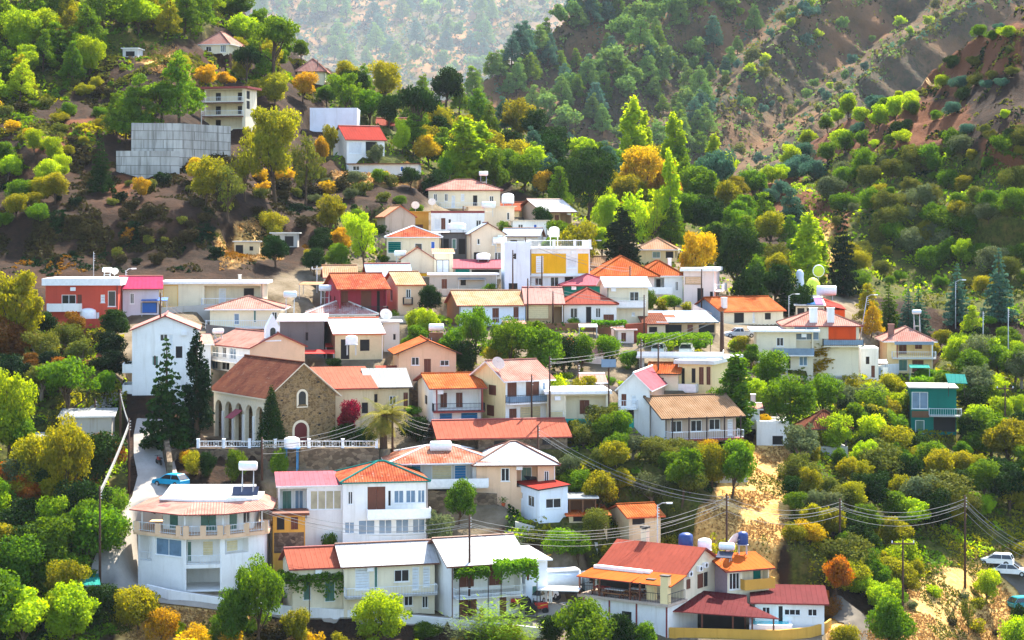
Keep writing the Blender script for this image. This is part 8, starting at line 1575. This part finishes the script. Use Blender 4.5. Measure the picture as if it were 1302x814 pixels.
for pts, up, mt, lb in (([(640, 420), (715, 421), (790, 420)], 1.1, 'brownwall', 'brown terrace wall under the row houses'), ([(470, 412), (540, 410)], 1.0, 'grey', 'grey garden wall below the peach wing'), ([(545, 376), (640, 377)], 1.1, 'concrete', 'concrete terrace wall below the low grey store'),
        ([(640, 306), (690, 306)], 1.2, 'greywhite', 'whitish terrace wall below the white roofed taupe house'), ([(770, 420), (824, 421)], 1.3, 'pinkwhite', 'pinkish wall below the white roofed cream cottage'), ([(490, 482), (590, 484)], 1.0, 'rubble_stone', 'rough garden wall below the peach gabled house'),
        ([(600, 300), (645, 298)], 1.0, 'beige', 'beige terrace wall under the plain beige house'), ([(880, 396), (915, 398)], 1.1, 'pinkwhite', 'garden wall under the pale pink block'), ([(262, 424), (358, 423)], 1.2, 'darkgrey', 'dark undercroft wall beneath the pale pink hip house'), ([(58, 418), (150, 416)], 1.2, 'coral', 'coral garden wall in front of the coral house'),
        ([(205, 398), (334, 396)], 1.0, 'concrete', 'grey wall along the long flat roofed building'), ([(960, 486), (1048, 488)], 1.4, 'ashlar', 'pale stone wall below the thin white roofed house'), ([(500, 640), (632, 640)], 1.3, 'rubble_stone', 'stone footing wall below the worn tile terrace house'), ([(655, 672), (760, 676)], 1.0, 'concrete', 'long low concrete edge wall above the hedge')):
    wallthing('garden_wall', pts, up, 1.5, .3, mt, lb)
def pot(px, py, mt, label, dx=0):
    p = ground(px, py); b = empty('flower_pot', p, 0, label, 'flower pot', 'flower pots of the village'); m = MB(); m.lathe([(.16, 0), (.26, .4), (.28, .42), (.24, .42)], (0, 0, 0), 12); m.build('pot', 'terracotta', b)
    rng = np.random.default_rng(int(px)); P = rng.normal(size=(90, 3)) * [.22, .22, .2] + [0, 0, .75]; Nn = rng.normal(size=(90, 3)); Nn /= np.linalg.norm(Nn, axis=1, keepdims=True); me = leaves_mesh('plant', P, Nn, np.full(90, .09), rng); me.materials.append(MATS[mt]); o = bpy.data.objects.new('plant', me); COL.objects.link(o); o.parent = b
for px, py, mt, lb in ((590, 788, 'green', 'green potted plant at the foot of the vine balcony house'), (612, 790, 'maroonleaf', 'red potted plant at the foot of the vine balcony house'), (470, 786, 'lime', 'lime potted plant before the long cream house'), (520, 790, 'green', 'green potted plant before the long cream house'), (640, 640, 'green', 'potted plant by the white hip roofed house'), (740, 545, 'golden', 'yellow potted plant before the flat roofed veranda house'), (500, 484, 'green', 'potted plant before the peach gabled house'), (560, 484, 'maroonleaf', 'red potted plant before the peach gabled house')): pot(px, py, mt, lb)
# washing line beside the village edge house
p = ground(1112, 482); b = empty('washing_line', p, R(-8), 'washing line hung with white sheets left of the village edge house', 'washing line'); m = MB(); m.tube([(-2.2, 0, -.5), (-2.2, 0, 1.9)], .04, 5); m.tube([(2.2, 0, -.5), (2.2, 0, 1.9)], .04, 5); m.tube([(-2.2, 0, 1.85), (2.2, 0, 1.85)], .015, 4); m.build('line_frame', 'pole_steel', b)
for i, (x, mt) in enumerate(((-1.7, 'cushion_white'), (-.8, 'cushion_white'), (.2, 'm_blue'), (1.2, 'cushion_white'))):
    m = MB(); 
    for k in range(5): x0, x1 = x + k * .15, x + (k + 1) * .15; m.quad((x0, .03 * math.sin(k * 2), .8), (x1, .03 * math.sin(k * 2 + 2), .8), (x1, 0, 1.85), (x0, 0, 1.85))
    m.build('sheet', mt, b)
# ---------------------------------------------------------------- a label for every hand-placed tree
LM = [(h_['short'], *pix(h_['loc']), h_['loc'].y) for h_ in HOUSES.values()]
LM += [('the stone church', 375, 560, 246), ('the bend house', 255, 745, 215), ('the taverna', 800, 790, 212), ('the pool', 978, 800, 210), ('the tall retaining wall', 230, 203, 380), ('the white gallery pillars', 782, 185, 560), ('the dirt road cars', 1270, 728, 245), ('the gazebo', 1047, 560, 265), ('the parking deck', 858, 462, 268)]
used = {}
def lab_tree(o, kind, mat, p, h):
    x, y = pix(p); y -= h * F / p.y * .45; hp = h * F / p.y; noun = NOUN[kind][1]; a = ADJ[mat]
    size = 'small' if hp < 36 else ('' if hp < 70 else ('tall' if kind not in ('big', 'cypress') else ''))
    near = sorted(LM, key=lambda l: math.hypot((l[1] - x), (l[2] - y) * 1.2))[:7]
    def rel(l):
        dx, dY = x - l[1], p.y - l[3]
        if abs(dx) < 30: return 'behind' if dY > 2 else 'in front of'
        return 'left of' if dx < 0 else 'right of'
    cands = [f"{size} {a} {noun} {rel(l)} {l[0]}" for l in near] + [f"{a} {noun} between {near[i][0]} and {near[j][0]}" for i in range(4) for j in range(i + 1, 5)]
    cands += [f"{s_} {a} {noun} {rel(l)} {l[0]}" for s_ in ('bushy', 'ragged', 'rounded') for l in near]
    for c in cands:
        c = ' '.join(c.split())
        if c not in used and len(c.split()) <= 16: used[c] = 1; return c
    return ' '.join(cands[0].split())
for t in TREES: t[0]['label'] = lab_tree(*t)
def lab_auto(o, a, noun, p):
    x, y = pix(p); near = sorted(LM, key=lambda l: math.hypot(l[1] - x, (l[2] - y) * 1.2))[:9]
    for l in near:
        dx, dY = x - l[1], p.y - l[3]; r_ = ('behind' if dY > 2 else 'in front of') if abs(dx) < 26 else ('left of' if dx < 0 else 'right of'); c = f'{a} {noun} {r_} {l[0]}'
        if c not in used: used[c] = 1; break
    o['label'] = c
for t in AUTO: lab_auto(*t)
# ---------------------------------------------------------------- valley haze
hz = bpy.data.meshes.new('haze'); b_ = MB(); b_.box(-6000, -220, -140, 6000, 15500, 1650)
w = N('valley_haze'); pv = w.n("VolumePrincipled"); pv.inputs['Color'].default_value = (.76, .88, 1.0, 1); pv.inputs['Density'].default_value = HAZE_D; pv.inputs['Anisotropy'].default_value = .12
w.l(pv.outputs[0], w.out.inputs['Volume']); MATS['valley_haze'] = w.m
ho = b_.build('haze', 'valley_haze'); ho['kind'] = 'stuff'
